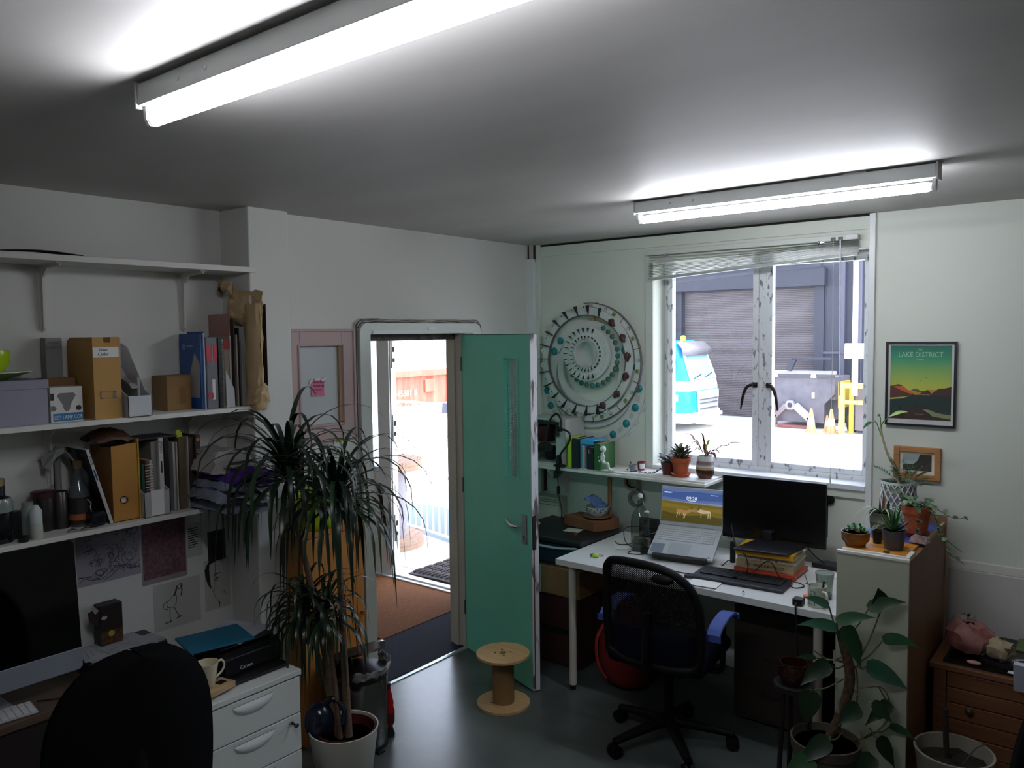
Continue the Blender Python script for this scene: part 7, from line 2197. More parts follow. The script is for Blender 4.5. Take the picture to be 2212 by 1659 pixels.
b = MB(); b.tube([(1.11, -0.45, DZ_+0.29), (1.128, -0.46, DZ_+0.262), (1.14, -0.465, DZ_+0.235)], 0.0016, n=6); b.build('wire_bail', chrome, t)
b = MB(); b.lathe([(0, 0), (0.014, 0.002), (0.014, 0.010), (0, 0.013)], 12, Matrix.Translation((1.145, -0.466, DZ_+0.225))); b.build('swing_stopper', M('stopper_white', ''), t, smooth=50)
# small desk objects
for i, (x, y, a_, lx, ly, lab) in enumerate(((0.93, -0.36, 0.35, 0.12, 0.16, 'larger white paper lying at the left back of the desk'), (0.98, -0.46, 0.7, 0.09, 0.11, 'small white slip in front of the larger paper'), (1.655, -0.815, 0.12, 0.145, 0.10, 'white note sheet before the keyboard on the desk'))):
    b = MB(); b.box((-lx/2, -ly/2, 0), (lx/2, ly/2, 0.0015), Matrix.Translation((x, y, DZ_+0.0008+0.002*i)) @ Matrix.Rotation(a_, 4, 'Z')); tag(b.build('paper_sheet', paper, world='base'), lab, 'paper', 'papers on the white desk')
t = T('toy', 'lime green and grey small toy at the desk left end', 'toy', (0.955, -0.72, DZ_))
b = MB(); b.ball((0.965, -0.735, DZ_+0.013), 0.014, 10, (1, 0.7, 0.9)); b.ball((0.980, -0.73, DZ_+0.009), 0.010, 10, (1.3, 0.8, 0.8)); b.build('body', M('toy_lime', '#a3cc2c', 0.4), t, smooth=60)
b = MB(); b.tube([(0.945, -0.74, DZ_+0.004), (0.95, -0.725, DZ_+0.018), (0.958, -0.735, DZ_+0.006)], 0.004, n=6); b.tube([(0.935, -0.735, DZ_+0.012), (0.955, -0.715, DZ_+0.016)], 0.004, n=6); b.build('legs', M('toy_grey', '#4b5862', 0.5), t)
b = MB(); b.cyl((0.975, -0.685, DZ_+0.0005), (0.975, -0.685, DZ_+0.004), 0.018, n=16); tag(b.build('coin_disc', M('dusty_pink_disc', '#a98a8c', 0.6), world='base'), 'small dusty pink disc behind the lime toy', 'disc')
t = T('pen', 'short white and black pen on the desk before the keyboard', 'pen', (1.86, -0.83, DZ_))
b = MB(); b.cyl((1.852, -0.812, DZ_+0.005), (1.872, -0.852, DZ_+0.005), 0.0045, n=8); b.build('barrel', M('label_white', ''), t)
b = MB(); b.cyl((1.856, -0.820, DZ_+0.005), (1.865, -0.838, DZ_+0.005), 0.005, n=8); b.build('grip', blackp, t)
t = T('mug', 'white mug with a green square and pens beside the glass tumbler', 'mug', (2.195, -0.80, DZ_))
Tg = Matrix.Translation((2.193, -0.80, DZ_+0.001))
mw = M('mug_white', '#bfc7b8', 0.25)
b = MB(); b.lathe([(0.038, 0), (0.041, 0.004), (0.041, 0.094), (0.038, 0.094), (0.037, 0.01), (0, 0.008)], 32, Tg); b.build('cup', mw, t, smooth=40)
b = MB(); b.tube([Tg @ V(p) for p in spline([(0.032, -0.025, 0.075), (0.052, -0.04, 0.075), (0.058, -0.046, 0.05), (0.050, -0.04, 0.025), (0.032, -0.025, 0.02)], 5)], 0.006, n=8); b.build('handle', mw, t, smooth=60)
a0, a1 = math.radians(222), math.radians(275)
b = MB()
for (za, zb, x0_, x1_) in ((0.012, 0.014, a0, a1), (0.074, 0.076, a0, a1), (0.012, 0.076, a0, a0+0.06), (0.012, 0.076, a1-0.06, a1)):
    b.lathe([(0.0413, za), (0.0413, zb)], 10, Tg, x0_, x1_)
b.build('green_square', M('square_green', '#2f4a33', 0.5), t)
b = MB(); b.lathe([(0.0414, 0.03), (0.0414, 0.062)], 6, Tg, a0+0.25, a1-0.35); b.build('green_sprig', M('sprig_green', '#6d8f63', 0.5), t)
b = MB(); b.cyl((2.205, -0.785, DZ_+0.02), (2.215, -0.775, DZ_+0.112), 0.004, n=8); tag(b.build('pen', blackp, world='base'), 'black pen standing in the green square mug', 'pen')
b = MB(); b.tube([(2.165, -0.80, DZ_+0.08), (2.145, -0.79, DZ_+0.10), (2.12, -0.75, DZ_+0.125)], 0.0018, n=5); tag(b.build('reading_stem', blackp, world='base'), 'thin dark stem leaning out of the green square mug', 'stem')
t = T('tumbler', 'clear glass tumbler behind the white mug', 'glass', (2.185, -0.665, DZ_))
b = MB(); b.lathe([(0.0, 0.002), (0.030, 0.002), (0.033, 0.006), (0.042, 0.118), (0.0405, 0.118), (0.031, 0.012), (0, 0.010)], 28, Matrix.Translation((2.185, -0.665, DZ_))); b.build('glass', glass('tumbler_glass', '#dde4e0'), t, smooth=50)
b = MB(); b.ring(0.0405, 0.0425, 0.116, 0.119, n=32, T=Matrix.Translation((2.185, -0.665, DZ_))); b.build('rim', M('rim_glint', '#aab4b0', 0.1), t)
b = MB(); b.lathe([(0.0305, 0.003), (0.0335, 0.006), (0.0345, 0.02)], 28, Matrix.Translation((2.185, -0.665, DZ_))); b.build('thick_base', glass('tumbler_base', '#aeb8b2'), t, smooth=50)
b = MB(); b.ball((2.125, -0.715, DZ_+0.008), 0.022, 12, (1, 0.8, 0.4)); tag(b.build('orange_item', M('orange_plastic', '#e0733a', 0.5), world='base', smooth=60), 'small orange object on the desk behind the mug', 'object')
t = T('adapter', 'black plug adapter at the desk front edge left of the mug', 'adapter', (2.125, -0.835, DZ_))
b = MB(); b.box((2.10, -0.860, DZ_+0.001), (2.145, -0.815, DZ_+0.034)); b.build('body', blackp, t, bevel=0.005)
cable('black lead hanging from the plug adapter over the desk edge', [(2.122, -0.858, DZ_+0.015), (2.125, -0.885, DZ_+0.01), (2.13, -0.89, DZ_-0.06), (2.14, -0.88, DZ_-0.25), (2.16, -0.80, 0.20)], 0.004)

# ---------------- boxes left of the desk ----------------
t = T('storage_box', 'dark blue storage box with black lid left of the white desk', 'box', (0.53, -0.38, 0.595))
b = MB(); b.box((0.26, -0.60, 0.60), (0.785, -0.15, 0.74)); b.build('body', M('navy_plastic', '#161d2b', 0.3), t, bevel=0.02, seg=4)
b = MB(); b.prism([(0.23, -0.62), (0.80, -0.62), (0.798, -0.20), (0.78, -0.15), (0.25, -0.13)], 0.742, 0.772); b.build('lid', M('lid_black', '#0e0f12', 0.45), t, bevel=0.008, seg=3)
b = MB(); b.tube(spline([(0.25, -0.632, 0.735), (0.45, -0.640, 0.722), (0.64, -0.640, 0.722), (0.775, -0.630, 0.735)], 6), 0.013, n=8, flat=0.6); b.build('clear_handle', M('handle_clear', '#7c8a98', 0.3), t, smooth=60)
b = MB(); b.box((-0.05, -0.04, 0), (0.05, 0.04, 0.003), Matrix.Translation((0.60, -0.40, 0.7725)) @ Matrix.Rotation(0.15, 4, 'Z')); tag(b.build('note_card', M('mint_card', '#a9b3a0', 0.7), world='base'), 'pale green note card lying on the black box lid', 'card')
b = MB(); b.box((0.655, -0.485, 0.7725), (0.675, -0.46, 0.776)); tag(b.build('red_tab', M('tag_red', ''), world='base'), 'tiny red tab on the black box lid', 'tab')
t = T('cardboard_box', 'flat brown cardboard box with a plate on the storage box', 'box', (0.62, -0.27, 0.7725))
b = MB(); b.prism([(0.47, -0.31), (0.735, -0.365), (0.795, -0.235), (0.79, -0.17), (0.50, -0.17)], 0.7727, 0.836); b.build('body', M('carton_brown', '#75492b', 0.85, var=0.1), t, bevel=0.003)
zt = 0.837
b = MB(); b.lathe([(0, 0.003), (0.05, 0.002), (0.085, 0.012), (0.09, 0.016), (0.085, 0.016), (0.05, 0.007), (0, 0.007)], 36, Matrix.Translation((0.685, -0.255, zt))); 
t = T('plate', 'brown rimmed cream plate under the spotted bowl', 'plate', (0.685, -0.255, zt)); b.build('dish', M('plate_cream', '#b6a48d', 0.3), t, smooth=50)
b = MB(); b.lathe([(0.0852, 0.0165), (0.0905, 0.0165), (0.091, 0.0155)], 36, Matrix.Translation((0.685, -0.255, zt))); b.build('rim', M('plate_rim', '#6e3f2a', 0.3), t, smooth=50)
zb2 = zt+0.010
t = T('bowl', 'white bowl with dark dots holding a blue cloth', 'bowl', (0.69, -0.26, zb2))
Bt = Matrix.Translation((0.69, -0.26, zb2))
b = MB(); b.lathe([(0.035, 0), (0.037, 0.006), (0.062, 0.028), (0.075, 0.065), (0.072, 0.065), (0.058, 0.028), (0.034, 0.01), (0, 0.009)], 36, Bt); b.build('body', M('bowl_white', '#bcc0ba', 0.2), t, smooth=50)
for r_, z_, n_ in ((0.0735, 0.056, 12), (0.068, 0.040, 12)):
    for i in range(n_):
        aa = 2*PI*(i+0.5*(r_ < 0.07))/n_
        b = MB(); b.ball((r_*math.cos(aa), r_*math.sin(aa), z_), 0.0042, 8, (1, 1, 1), Bt); b.build('dot', M('dot_navy', '#23252f', 0.5), t)
b = MB(); b.grid(crumple(lambda u, v: (0.69-0.075+0.13*u, -0.26-0.05+0.10*v, zb2+0.058+0.055*math.sin(PI*min(1, 0.3+u*0.9))*(1-0.5*u)+0.01*v), 8, 6, 0.009, 77), 8, 6)
tag(b.build('cloth', M('blue_cloth', '#4d6c99', 0.9, var=0.2), world='base', solid=0.004, smooth=40), 'crumpled blue cloth in the spotted bowl', 'cloth')
b = MB(); b.box((0.725, -0.205, 0.8365), (0.75, -0.185, 1.085))
tag(b.build('mallet', wood('handle_wood', '#8a6234', '#6d4a25', 2, 7, 0.6), world='base', bevel=0.005), 'upended wooden mallet with its handle up behind the spotted bowl', 'mallet')
t = T('cardboard_box', 'taped brown cardboard box beneath the dark blue storage box', 'box', (0.55, -0.38, 0.44))
b = MB(); b.box((0.24, -0.62, 0.43), (0.79, -0.14, 0.597)); b.build('body', card, t, bevel=0.003)
b = MB(); b.box((0.44, -0.6225, 0.43), (0.51, -0.62, 0.60)); b.build('tape', M('grey_tape', '#9aa09a', 0.4), t)
b = MB(); b.box((0.22, -0.61, 0.0), (0.78, -0.12, 0.428)); t = T('crate', 'dark red crate on the floor beneath the taped cardboard box', 'crate', (0.5, -0.36, 0)); b.build('body', M('dark_red_fabric', '#3b1013', 0.8), t, bevel=0.02)
b = MB(); b.box((0.215, -0.615, 0.20), (0.785, -0.61, 0.23)); b.build('band', blackp, t)

# red bag under the desk
t = T('bag', 'bulging red bag slumped under the white desk', 'bag', (1.10, -0.62, 0))
def bagf(u, v):
    a = 2*PI*u
    th = PI*v
    r = math.sin(th)**0.75
    return (1.10+0.19*r*math.cos(a)*(1+0.12*math.sin(3*a)), -0.60+0.16*r*math.sin(a), 0.21*(1-math.cos(th))*(1+0.04*math.sin(5*a)))
b = MB(); b.grid(bagf, 22, 12); b.build('body', M('bag_red', '#7c1418', 0.75, var=0.25, scale=5), t, smooth=60)
b = MB(); b.tube(spline([(1.00, -0.70, 0.36), (0.98, -0.74, 0.28), (1.0, -0.755, 0.15), (1.05, -0.75, 0.08)], 5), 0.014, n=8, flat=0.4); b.build('strap', M('bag_strap', '#a02a1c', 0.7), t, smooth=60)
b = MB(); b.tube(spline([(1.02, -0.58, 0.415), (1.06, -0.59, 0.46), (1.13, -0.59, 0.46), (1.16, -0.58, 0.415)], 5), 0.010, n=8); b.build('grab_handle', M('bag_strap', ''), t, smooth=60)
# low dark cupboard under the desk at right and cable tray
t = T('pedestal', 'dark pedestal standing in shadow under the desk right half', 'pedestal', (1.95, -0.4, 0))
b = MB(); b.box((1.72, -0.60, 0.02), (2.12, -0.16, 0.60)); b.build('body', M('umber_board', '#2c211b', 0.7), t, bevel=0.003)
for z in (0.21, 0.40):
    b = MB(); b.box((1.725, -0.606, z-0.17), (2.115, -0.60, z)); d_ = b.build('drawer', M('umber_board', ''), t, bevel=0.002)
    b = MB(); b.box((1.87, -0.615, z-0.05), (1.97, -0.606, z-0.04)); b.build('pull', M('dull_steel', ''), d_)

# ---------------- office chair by the desk ----------------
def office_chair(label, loc, yaw, mesh=True):
    t = T('office_chair', label, 'chair', loc, yaw)
    ck = M('chair_black', '#070709', 0.6, spec=0.2)
    navy_ = M('seat_navy', '#0c0f1b', 0.9, spec=0.1)
    k = dict(world=False)
    # outline of the back in local x, z (chair faces local +y)
    out = [(-0.215, 0.50), (-0.228, 0.66), (-0.230, 0.85), (-0.222, 0.90), (-0.19, 0.925), (-0.10, 0.935), (0.02, 0.93), (0.11, 0.905), (0.18, 0.85), (0.215, 0.77), (0.225, 0.66), (0.215, 0.50), (0.12, 0.47), (-0.12, 0.47)]
    P = spline([V((x, -0.235+0.05*(x/0.23)**2*0.8, z)) for x, z in out], 4)
    b = MB(); b.tube(P, 0.021, n=8, closed=True); b.build('back_frame', ck, t, smooth=60, **k)
    n = len(P)
    def inside(x, z):
        c = False
        j = n-1
        for i in range(n):
            xi, zi, xj, zj = P[i].x, P[i].z, P[j].x, P[j].z
            if (zi > z) != (zj > z) and x < (xj-xi)*(z-zi)/(zj-zi)+xi:
                c = not c
            j = i
        return c
    b = MB()
    sp_ = 0.0095
    for fam in (1, -1):                       # two families of diagonal threads
        c0 = -0.8
        while c0 < 1.6:
            seg = None
            m = 60
            for i in range(m+1):
                x = -0.23+0.46*i/m
                z = c0+fam*(x)*1.0
                ins = inside(x, z) and z > 0.60
                if ins and seg is None: seg = (x, z)
                if (not ins or i == m) and seg is not None:
                    xa, za = seg
                    if abs(x-xa) > 0.01:
                        ya, yb = -0.235+0.04*(xa/0.23)**2, -0.235+0.04*(x/0.23)**2
                        nx = 0.0028
                        b.add([(xa-nx, ya, za), (xa+nx, ya, za), (x+nx, yb, z), (x-nx, yb, z)], [(0, 1, 2, 3)])
                    seg = None
            c0 += sp_
    stuff(b.build('back_mesh', ck, t, **k))
    b = MB(); b.grid(lambda u, v: (-0.21+0.42*u, -0.225+0.035*((u-0.5)*2)**2, 0.47+0.16*v), 8, 4); b.build('back_pad', navy_, t, solid=0.03, smooth=60, **k)
    b = MB(); b.ball((0.07, -0.255, 0.885), 0.05, 12, (1.1, 0.5, 0.45)); b.build('tilt_grip', ck, t, smooth=60, **k)
    b = MB(); b.tube(spline([(0.0, -0.25, 0.72), (0.0, -0.275, 0.60), (0.0, -0.26, 0.46), (0.0, -0.12, 0.40)], 5), 0.028, n=8, flat=0.6); b.build('back_post', ck, t, smooth=60, **k)
    b = MB(); b.box((-0.235, -0.20, 0.43), (0.235, 0.25, 0.50)); b.build('seat', navy_, t, bevel=0.03, seg=4, **k)
    b = MB(); b.box((-0.12, -0.12, 0.385), (0.12, 0.12, 0.43)); b.build('mechanism', ck, t, bevel=0.01, **k)
    for s_ in (-1, 1):
        b = MB(); b.tube(spline([(s_*0.20, 0.0, 0.41), (s_*0.255, 0.0, 0.42), (s_*0.265, 0.0, 0.50), (s_*0.265, 0.0, 0.64)], 5), 0.02, n=8, flat=0.7); ar = b.build('arm', ck, t, smooth=60, **k)
        b = MB()
        pts = [(s_*0.265, -0.15, 0.622), (s_*0.265, -0.10, 0.655), (s_*0.265, 0.0, 0.672), (s_*0.265, 0.08, 0.668), (s_*0.265, 0.13, 0.645)]
        vs = []
        for (x, y, z) in spline(pts, 3):
            vs += [(x-0.032, y, z-0.012), (x-0.032, y, z+0.008), (x+0.032, y, z+0.008), (x+0.032, y, z-0.012)]
        m = len(vs)//4
        fs = [(4*i+j, 4*i+(j+1) % 4, 4*i+4+(j+1) % 4, 4*i+4+j) for i in range(m-1) for j in range(4)] + [(0, 1, 2, 3), (4*m-1, 4*m-2, 4*m-3, 4*m-4)]
        b.add(vs, fs); b.build('arm_pad', M('pad_blue', '#3c5096', 0.8), ar, world=False, bevel=0.006)
    b = MB(); b.cyl((0, 0, 0.10), (0, 0, 0.39), 0.025, n=14); b.build('gas_lift', ck, t, smooth=40, **k)
    for i in range(5):
        a_ = 2*PI*i/5+0.35
        c_, s_ = math.cos(a_), math.sin(a_)
        b = MB(); b.tube([(0.02*c_, 0.02*s_, 0.115), (0.15*c_, 0.15*s_, 0.10), (0.30*c_, 0.30*s_, 0.075)], [0.032, 0.027, 0.020], n=8, flat=0.8); lg = b.build('base_leg', ck, t, smooth=60, **k)
        b = MB()
        for q in (-1, 1):
            b.cyl((0.30*c_-s_*0.006*q, 0.30*s_+c_*0.006*q, 0.031), (0.30*c_-s_*0.024*q, 0.30*s_+c_*0.024*q, 0.031), 0.031, n=16)
        b.cyl((0.30*c_, 0.30*s_, 0.04), (0.30*c_, 0.30*s_, 0.08), 0.012, n=8)
        b.build('caster', ck, lg, world=False, smooth=40)
    return t
office_chair('black mesh backed office chair with blue arm pads at the white desk', (1.57, -1.03, 0), math.radians(6))
# foreground chair at the left desk
t = T('office_chair', 'plain black high backed chair in the left foreground', 'chair', (0.72, -3.30, 0))
cb_ = M('foreground_black', '#050506', 0.85, spec=0.1)
def backf(u, v, d):
    s_ = 2*u-1
    hw = 0.262 if v < 0.5 else 0.262*(1-((v-0.5)/0.5)**2.6)**(1/2.6)
    hw *= 0.86+0.14*math.sin(PI*min(1, 0.2+v*0.75))
    return V((0.90+0.05*(1-s_*s_)+d*(1-0.75*abs(s_)**4), -3.275+s_*max(hw, 0.004), 0.48+0.555*v))
n, m = 20, 20
for d, nm in ((0.035, 'backrest'), (-0.035, 'back_pad')):
    b = MB()
    b.grid(lambda u, v: backf(u if d > 0 else 1-u, (1-(1-v)**1.6), d), n, m)
    b.build(nm, cb_, t, smooth=80)
b = MB(); b.box((0.47, -3.53, 0.44), (0.92, -3.07, 0.52)); b.build('seat', cb_, t, bevel=0.035, seg=4)
b = MB(); b.tube(spline([(0.96, -3.3, 0.75), (0.99, -3.3, 0.60), (0.95, -3.3, 0.46), (0.75, -3.3, 0.41)], 5), 0.03, n=8); b.build('back_post', cb_, t, smooth=60)
b = MB(); b.cyl((0.70, -3.3, 0.1), (0.70, -3.3, 0.44), 0.026, n=14); b.build('gas_lift', cb_, t, smooth=40)
for i in range(5):
    a_ = 2*PI*i/5+0.2
    c_, s_ = math.cos(a_), math.sin(a_)
    b = MB(); b.tube([(0.70+0.02*c_, -3.3+0.02*s_, 0.11), (0.70+0.29*c_, -3.3+0.29*s_, 0.075)], [0.03, 0.02], n=8); lg = b.build('base_leg', cb_, t, smooth=60)
    b = MB(); b.cyl((0.70+0.29*c_-s_*0.025, -3.3+0.29*s_+c_*0.025, 0.03), (0.70+0.29*c_+s_*0.025, -3.3+0.29*s_-c_*0.025, 0.03), 0.03, n=14); b.build('caster', cb_, lg, smooth=40)
# ================= wall beside the door =================
t = T('notice_frame', 'dusty pink moulded frame round a grey panel beside the door', 'frame', (0, -1.80, 1.445))
pk = M('dusty_pink_paint', '#b29a98', 0.55)
def fr_(nm, y0, y1, z0, z1, w, d0, d1):
    b = MB()
    for (a0, a1, c0, c1) in ((y0, y0+w, z0, z1), (y1-w, y1, z0, z1), (y0+w, y1-w, z0, z0+w), (y0+w, y1-w, z1-w, z1)):
        b.box((d0, a0, c0), (d1, a1, c1))
    return b.build(nm, pk, t, bevel=0.003)
fr_('outer_frame', -2.045, -1.610, 1.448, 2.018, 0.085, 0.0, 0.022)
fr_('edge_bead', -2.049, -1.606, 1.444, 2.022, 0.014, 0.0, 0.030)
fr_('inner_bead', -1.972, -1.683, 1.521, 1.945, 0.010, 0.0, 0.030)
b = MB(); b.box((0.0, -1.965, 1.53), (0.004, -1.69, 1.94)); b.build('panel', M('grey_panel', '#b7bcbc', 0.6), t)
b = MB(); b.box((0.004, -1.712, 1.54), (0.018, -1.693, 1.94)); b.build('inner_jamb', M('jamb_tan', '#9a7e5f', 0.6), t)
t = T('sticky_note', 'pink handwritten sticky note taped to the grey panel', 'note', (0.006, -1.845, 1.69))
Np = wall_x(0.0075, -1.845, 1.722) @ Matrix.Rotation(math.radians(-2), 4, 'Z')
b = MB(); b.grid(lambda u, v: V((-0.040+0.080*u, -0.042+0.082*v, 0.004*(1-v)**2)), 2, 5, Np); b.build('note', M('note_pink', '#d2708f', 0.7), t)
nk = M('note_ink', '#5d1f3a', 0.7)
for i, s_ in enumerate(('HAVE YOU', 'SIGNED IN', 'OR OUT ?', 'O')):
    text('lettering', s_, 0.0145, Np @ Matrix.Translation((-0.031 if i < 3 else -0.018, 0.028-0.0185*i, 0.0035 if i < 2 else 0.0048)), nk, t, align='LEFT', ext=0.0003)
for y, z, a in ((-0.043, 0.034, 0.9), (-0.005, 0.044, 0.0), (0.036, 0.044, 0.6)):
    b = MB(); b.box((-0.016, -0.006, 0.0045), (0.016, 0.006, 0.0052), Np @ Matrix.Translation((y, z, 0)) @ Matrix.Rotation(a, 4, 'Z')); b.build('tape_piece', M('tape_shine', '#d9d5d8', 0.1), t)
t = T('light_switch', 'white light switch with a yellow strip below the pink frame', 'switch', (0, -1.705, 1.36))
b = MB(); b.box((0, -1.750, 1.362), (0.010, -1.664, 1.448)); b.build('plate', M('switch_white', '#cfd0cb', 0.35), t, bevel=0.003)
b = MB(); b.box((0.010, -1.715, 1.385), (0.014, -1.698, 1.412)); b.build('rocker', M('switch_white', ''), t, bevel=0.001)
b = MB(); b.box((0.010, -1.738, 1.428), (0.011, -1.682, 1.443)); b.build('yellow_label', M('label_yellow', '#d8c02c', 0.6), t)
for y in (-1.738, -1.676):
    b = MB(); b.cyl((0.010, y, 1.403), (0.0108, y, 1.403), 0.003, n=8); b.build('screw', darkgap, t)

# pine cupboard
t = T('cupboard', 'narrow orange pine cupboard between the pier and the door', 'cupboard', (0.15, -1.93, 0))
pine = wood('pine', '#c98a45', '#b0712f', 2, 4, 0.5)
b = MB(); b.box((0.086, -2.125, 0.0), (0.205, -1.748, 1.02)); b.build('carcass', pine, t)
b = MB(); b.box((0.082, -2.135, 1.02), (0.226, -1.742, 1.043)); b.build('top', pine, t, bevel=0.003)
b = MB(); b.box((0.205, -2.123, 0.06), (0.219, -1.800, 1.015)); b.build('door', pine, t, bevel=0.002)
b = MB(); b.box((0.205, -1.797, 0.06), (0.219, -1.750, 1.015)); b.build('stile', pine, t, bevel=0.002)
b = MB(); b.lathe([(0.007, 0), (0.006, 0.012), (0.013, 0.020), (0.012, 0.026), (0, 0.029)], 16, frame((0.219, -1.773, 0.575), (0, 1, 0), (0, 0, 1))); b.build('knob', M('pine_knob', '#a5682d', 0.4), t, smooth=50)
for (y, z) in ((-1.9, 0.5), (-2.0, 0.8), (-1.85, 0.25)):
    b = MB(); b.cyl((0.2188, y, z), (0.2194, y, z), 0.007, n=10); b.build('wood_knot', M('knot', '#7d4a20', 0.6), t)
t = T('lime_tub', 'lime green plastic tub with a wavy rim on the pine cupboard', 'tub', (0.155, -1.965, 1.043))
b = MB()
def limef(u, v):
    a = 2*PI*u
    r = 0.8+0.2*v
    return (0.155+0.062*r*math.cos(a), -1.965+0.132*r*math.sin(a), 1.045+(0.185+0.028*math.sin(2*a+0.4)+0.022*math.sin(a))*v)
b.grid(limef, 40, 6)
b.add([limef(i/40, 0) for i in range(40)], [tuple(range(40))])
b.build('shell', M('lime_plastic', '#a9c224', 0.35), t, solid=0.003, smooth=50)

# stainless pedal bin
t = T('pedal_bin', 'stainless steel pedal bin with its lid tipped open by the pine cupboard', 'bin', (0.375, -1.93, 0))
Bn = Matrix.Translation((0.375, -1.93, 0))
b = MB(); b.lathe([(0.132, 0.012), (0.134, 0.02), (0.134, 0.355), (0.131, 0.357), (0.130, 0.03), (0, 0.028)], 40, Bn); b.build('body', M('bin_steel', '#8f8a86', 0.22, 1.0), t, smooth=40)
b = MB(); b.lathe([(0.136, 0.0), (0.136, 0.022)], 40, Bn); b.build('base_ring', blackp, t, smooth=40)
b = MB(); b.lathe([(0.137, 0.342), (0.139, 0.348), (0.139, 0.368), (0.128, 0.372)], 40, Bn); b.build('rim', blackp, t, smooth=40)
Ld = Bn @ Matrix.Translation((-0.12, 0.03, 0.375)) @ Matrix.Rotation(math.radians(-27), 4, V((0.25, 0.97, 0))) @ Matrix.Translation((0.125, -0.03, 0))
b = MB(); b.lathe([(0.138, 0.0), (0.139, 0.030), (0.132, 0.038), (0.0, 0.046)], 40, Ld); b.build('lid', M('bin_lid', '#7d706a', 0.30, 1.0), t, smooth=35)
rnd = random.Random(3)
b = MB()
gl_ = crumple(lambda u, v: (0.375+(0.138+0.014*v)*math.cos(-0.9+2.6*u), -1.93+(0.138+0.014*v)*math.sin(-0.9+2.6*u), 0.36+0.05*v), 22, 3, 0.008, 51)
b.grid(gl_, 22, 3); b.build('liner', M('liner_grey', '#8d8a8c', 0.2), t, solid=0.001, smooth=30)
b = MB(); b.box((0.49, -1.955, 0.0), (0.535, -1.915, 0.012)); b.build('pedal', blackp, t, bevel=0.003)
# red bottle on the floor
t = T('red_bottle', 'red sauce bottle leaning upside down behind the pedal bin', 'bottle', (0.455, -1.775, 0))
Rb = Matrix.Translation((0.430, -1.797, 0.0)) @ Matrix.Rotation(math.radians(1), 4, 'Y')
b = MB(); b.lathe([(0.018, 0.045), (0.030, 0.07), (0.031, 0.13), (0.024, 0.15), (0.026, 0.17), (0.017, 0.215), (0.011, 0.24)], 20, Rb); b.build('body', M('sauce_red', '#8d1216', 0.25), t, smooth=50)
b = MB(); b.lathe([(0.030, 0.0), (0.031, 0.01), (0.020, 0.046), (0, 0.047)], 20, Rb); b.build('cap', blackp, t, smooth=50)
b = MB(); b.lathe([(0.0114, 0.238), (0.0118, 0.27), (0, 0.272)], 14, Rb); b.build('tip', M('dark_tip', '#2a1013', 0.4), t, smooth=50)
b = MB(); b.lathe([(0.0314, 0.075), (0.0316, 0.125)], 10, Rb, -1.6, 0.4); b.build('label', M('label_dark_red', '#4a0f14', 0.5), t)

# plywood cable spool used as a stool
t = T('cable_spool', 'small plywood cable spool standing before the teal door', 'spool', (0.672, -1.188, 0))
ply = wood('plywood', '#c0a173', '#b08f60', 0, 5, 0.6)
Sp = Matrix.Translation((0.672, -1.188, 0)) @ Matrix.Rotation(0.5, 4, 'Z')
for (za, zb, nm) in ((0.0, 0.013, 'bottom_disc'), (0.268, 0.281, 'top_disc')):
    b = MB()
    holes = [(0, 0, 0.020)]
    b.ring(0.019, 0.143, za, zb, n=56, T=Sp)
    d = b.build(nm, ply, t, smooth=35)
    for k in range(4):
        x, y = 0.042*math.cos(k*PI/2+0.3), 0.042*math.sin(k*PI/2+0.3)
        b = MB(); b.cyl(Sp @ V((x, y, zb-0.001)), Sp @ V((x, y, zb+0.0008)), 0.0055, n=10); b.build('bolt_hole', M('hole_brown', '#2e1d12', 0.8), d)
b = MB(); b.ring(0.0535, 0.058, 0.013, 0.268, n=36, T=Sp); b.build('barrel', M('spool_card', '#8a6a40', 0.8, var=0.1), t, smooth=40)
b = MB(); b.box((-0.065, -0.035, 0.013), (-0.05, -0.028, 0.0145), Sp); b.build('slot', M('hole_brown', ''), t)

# ================= dracaena in the white pot =================
t = T('potted_plant', 'tall dracaena with drooping strap leaves in a white pot beside the drawers', 'plant', (0.60, -2.215, 0))
Pt = Matrix.Translation((0.60, -2.215, 0))
b = MB(); b.lathe([(0, 0), (0.105, 0), (0.115, 0.01), (0.15, 0.265), (0.152, 0.27), (0.146, 0.27), (0.138, 0.20), (0, 0.20)], 48, Pt); b.build('pot', M('pot_white', '#c4c1b6', 0.35), t, smooth=40)
b = MB(); b.lathe([(0.115, 0.20), (0.128, 0.262), (0.124, 0.262), (0.11, 0.21), (0, 0.21)], 36, Matrix.Translation((0.605, -2.205, 0))); b.build('inner_pot', M('inner_pot_red', '#4a1712', 0.5), t, smooth=40)
b = MB(); b.lathe([(0, 0.222), (0.116, 0.222)], 30, Matrix.Translation((0.605, -2.205, 0))); b.build('soil', soil, t)
trk = M('trunk_bark', '#6d5743', 0.9, col2='#4d3b2d', scale=40, stretch=(1, 1, 5))
drc = [M('dracaena_leaf_%d' % i, c, 0.35) for i, c in enumerate(('#15271a', '#1f3520', '#111e15'))]
c1, c2, c3, c4 = V((0.360, -2.300, 1.345)), V((0.540, -2.172, 1.235)), V((0.455, -2.295, 0.755)), V((0.53, -2.245, 0.73))
for base, tip, r, mid in (((0.585, -2.225, 0.21), c1, 0.017, V((0.50, -2.26, 0.75))), ((0.615, -2.20, 0.21), c2, 0.018, V((0.585, -2.195, 0.70))), ((0.58, -2.23, 0.21), c3, 0.013, V((0.53, -2.26, 0.50))), ((0.60, -2.235, 0.21), c4, 0.012, V((0.575, -2.24, 0.5)))):
    P = spline([V(base), mid, tip], 8)
    b = MB(); b.tube(P, [r*(1-0.35*i/(len(P)-1)) for i in range(len(P))], n=10); b.build('trunk', trk, t, smooth=60)
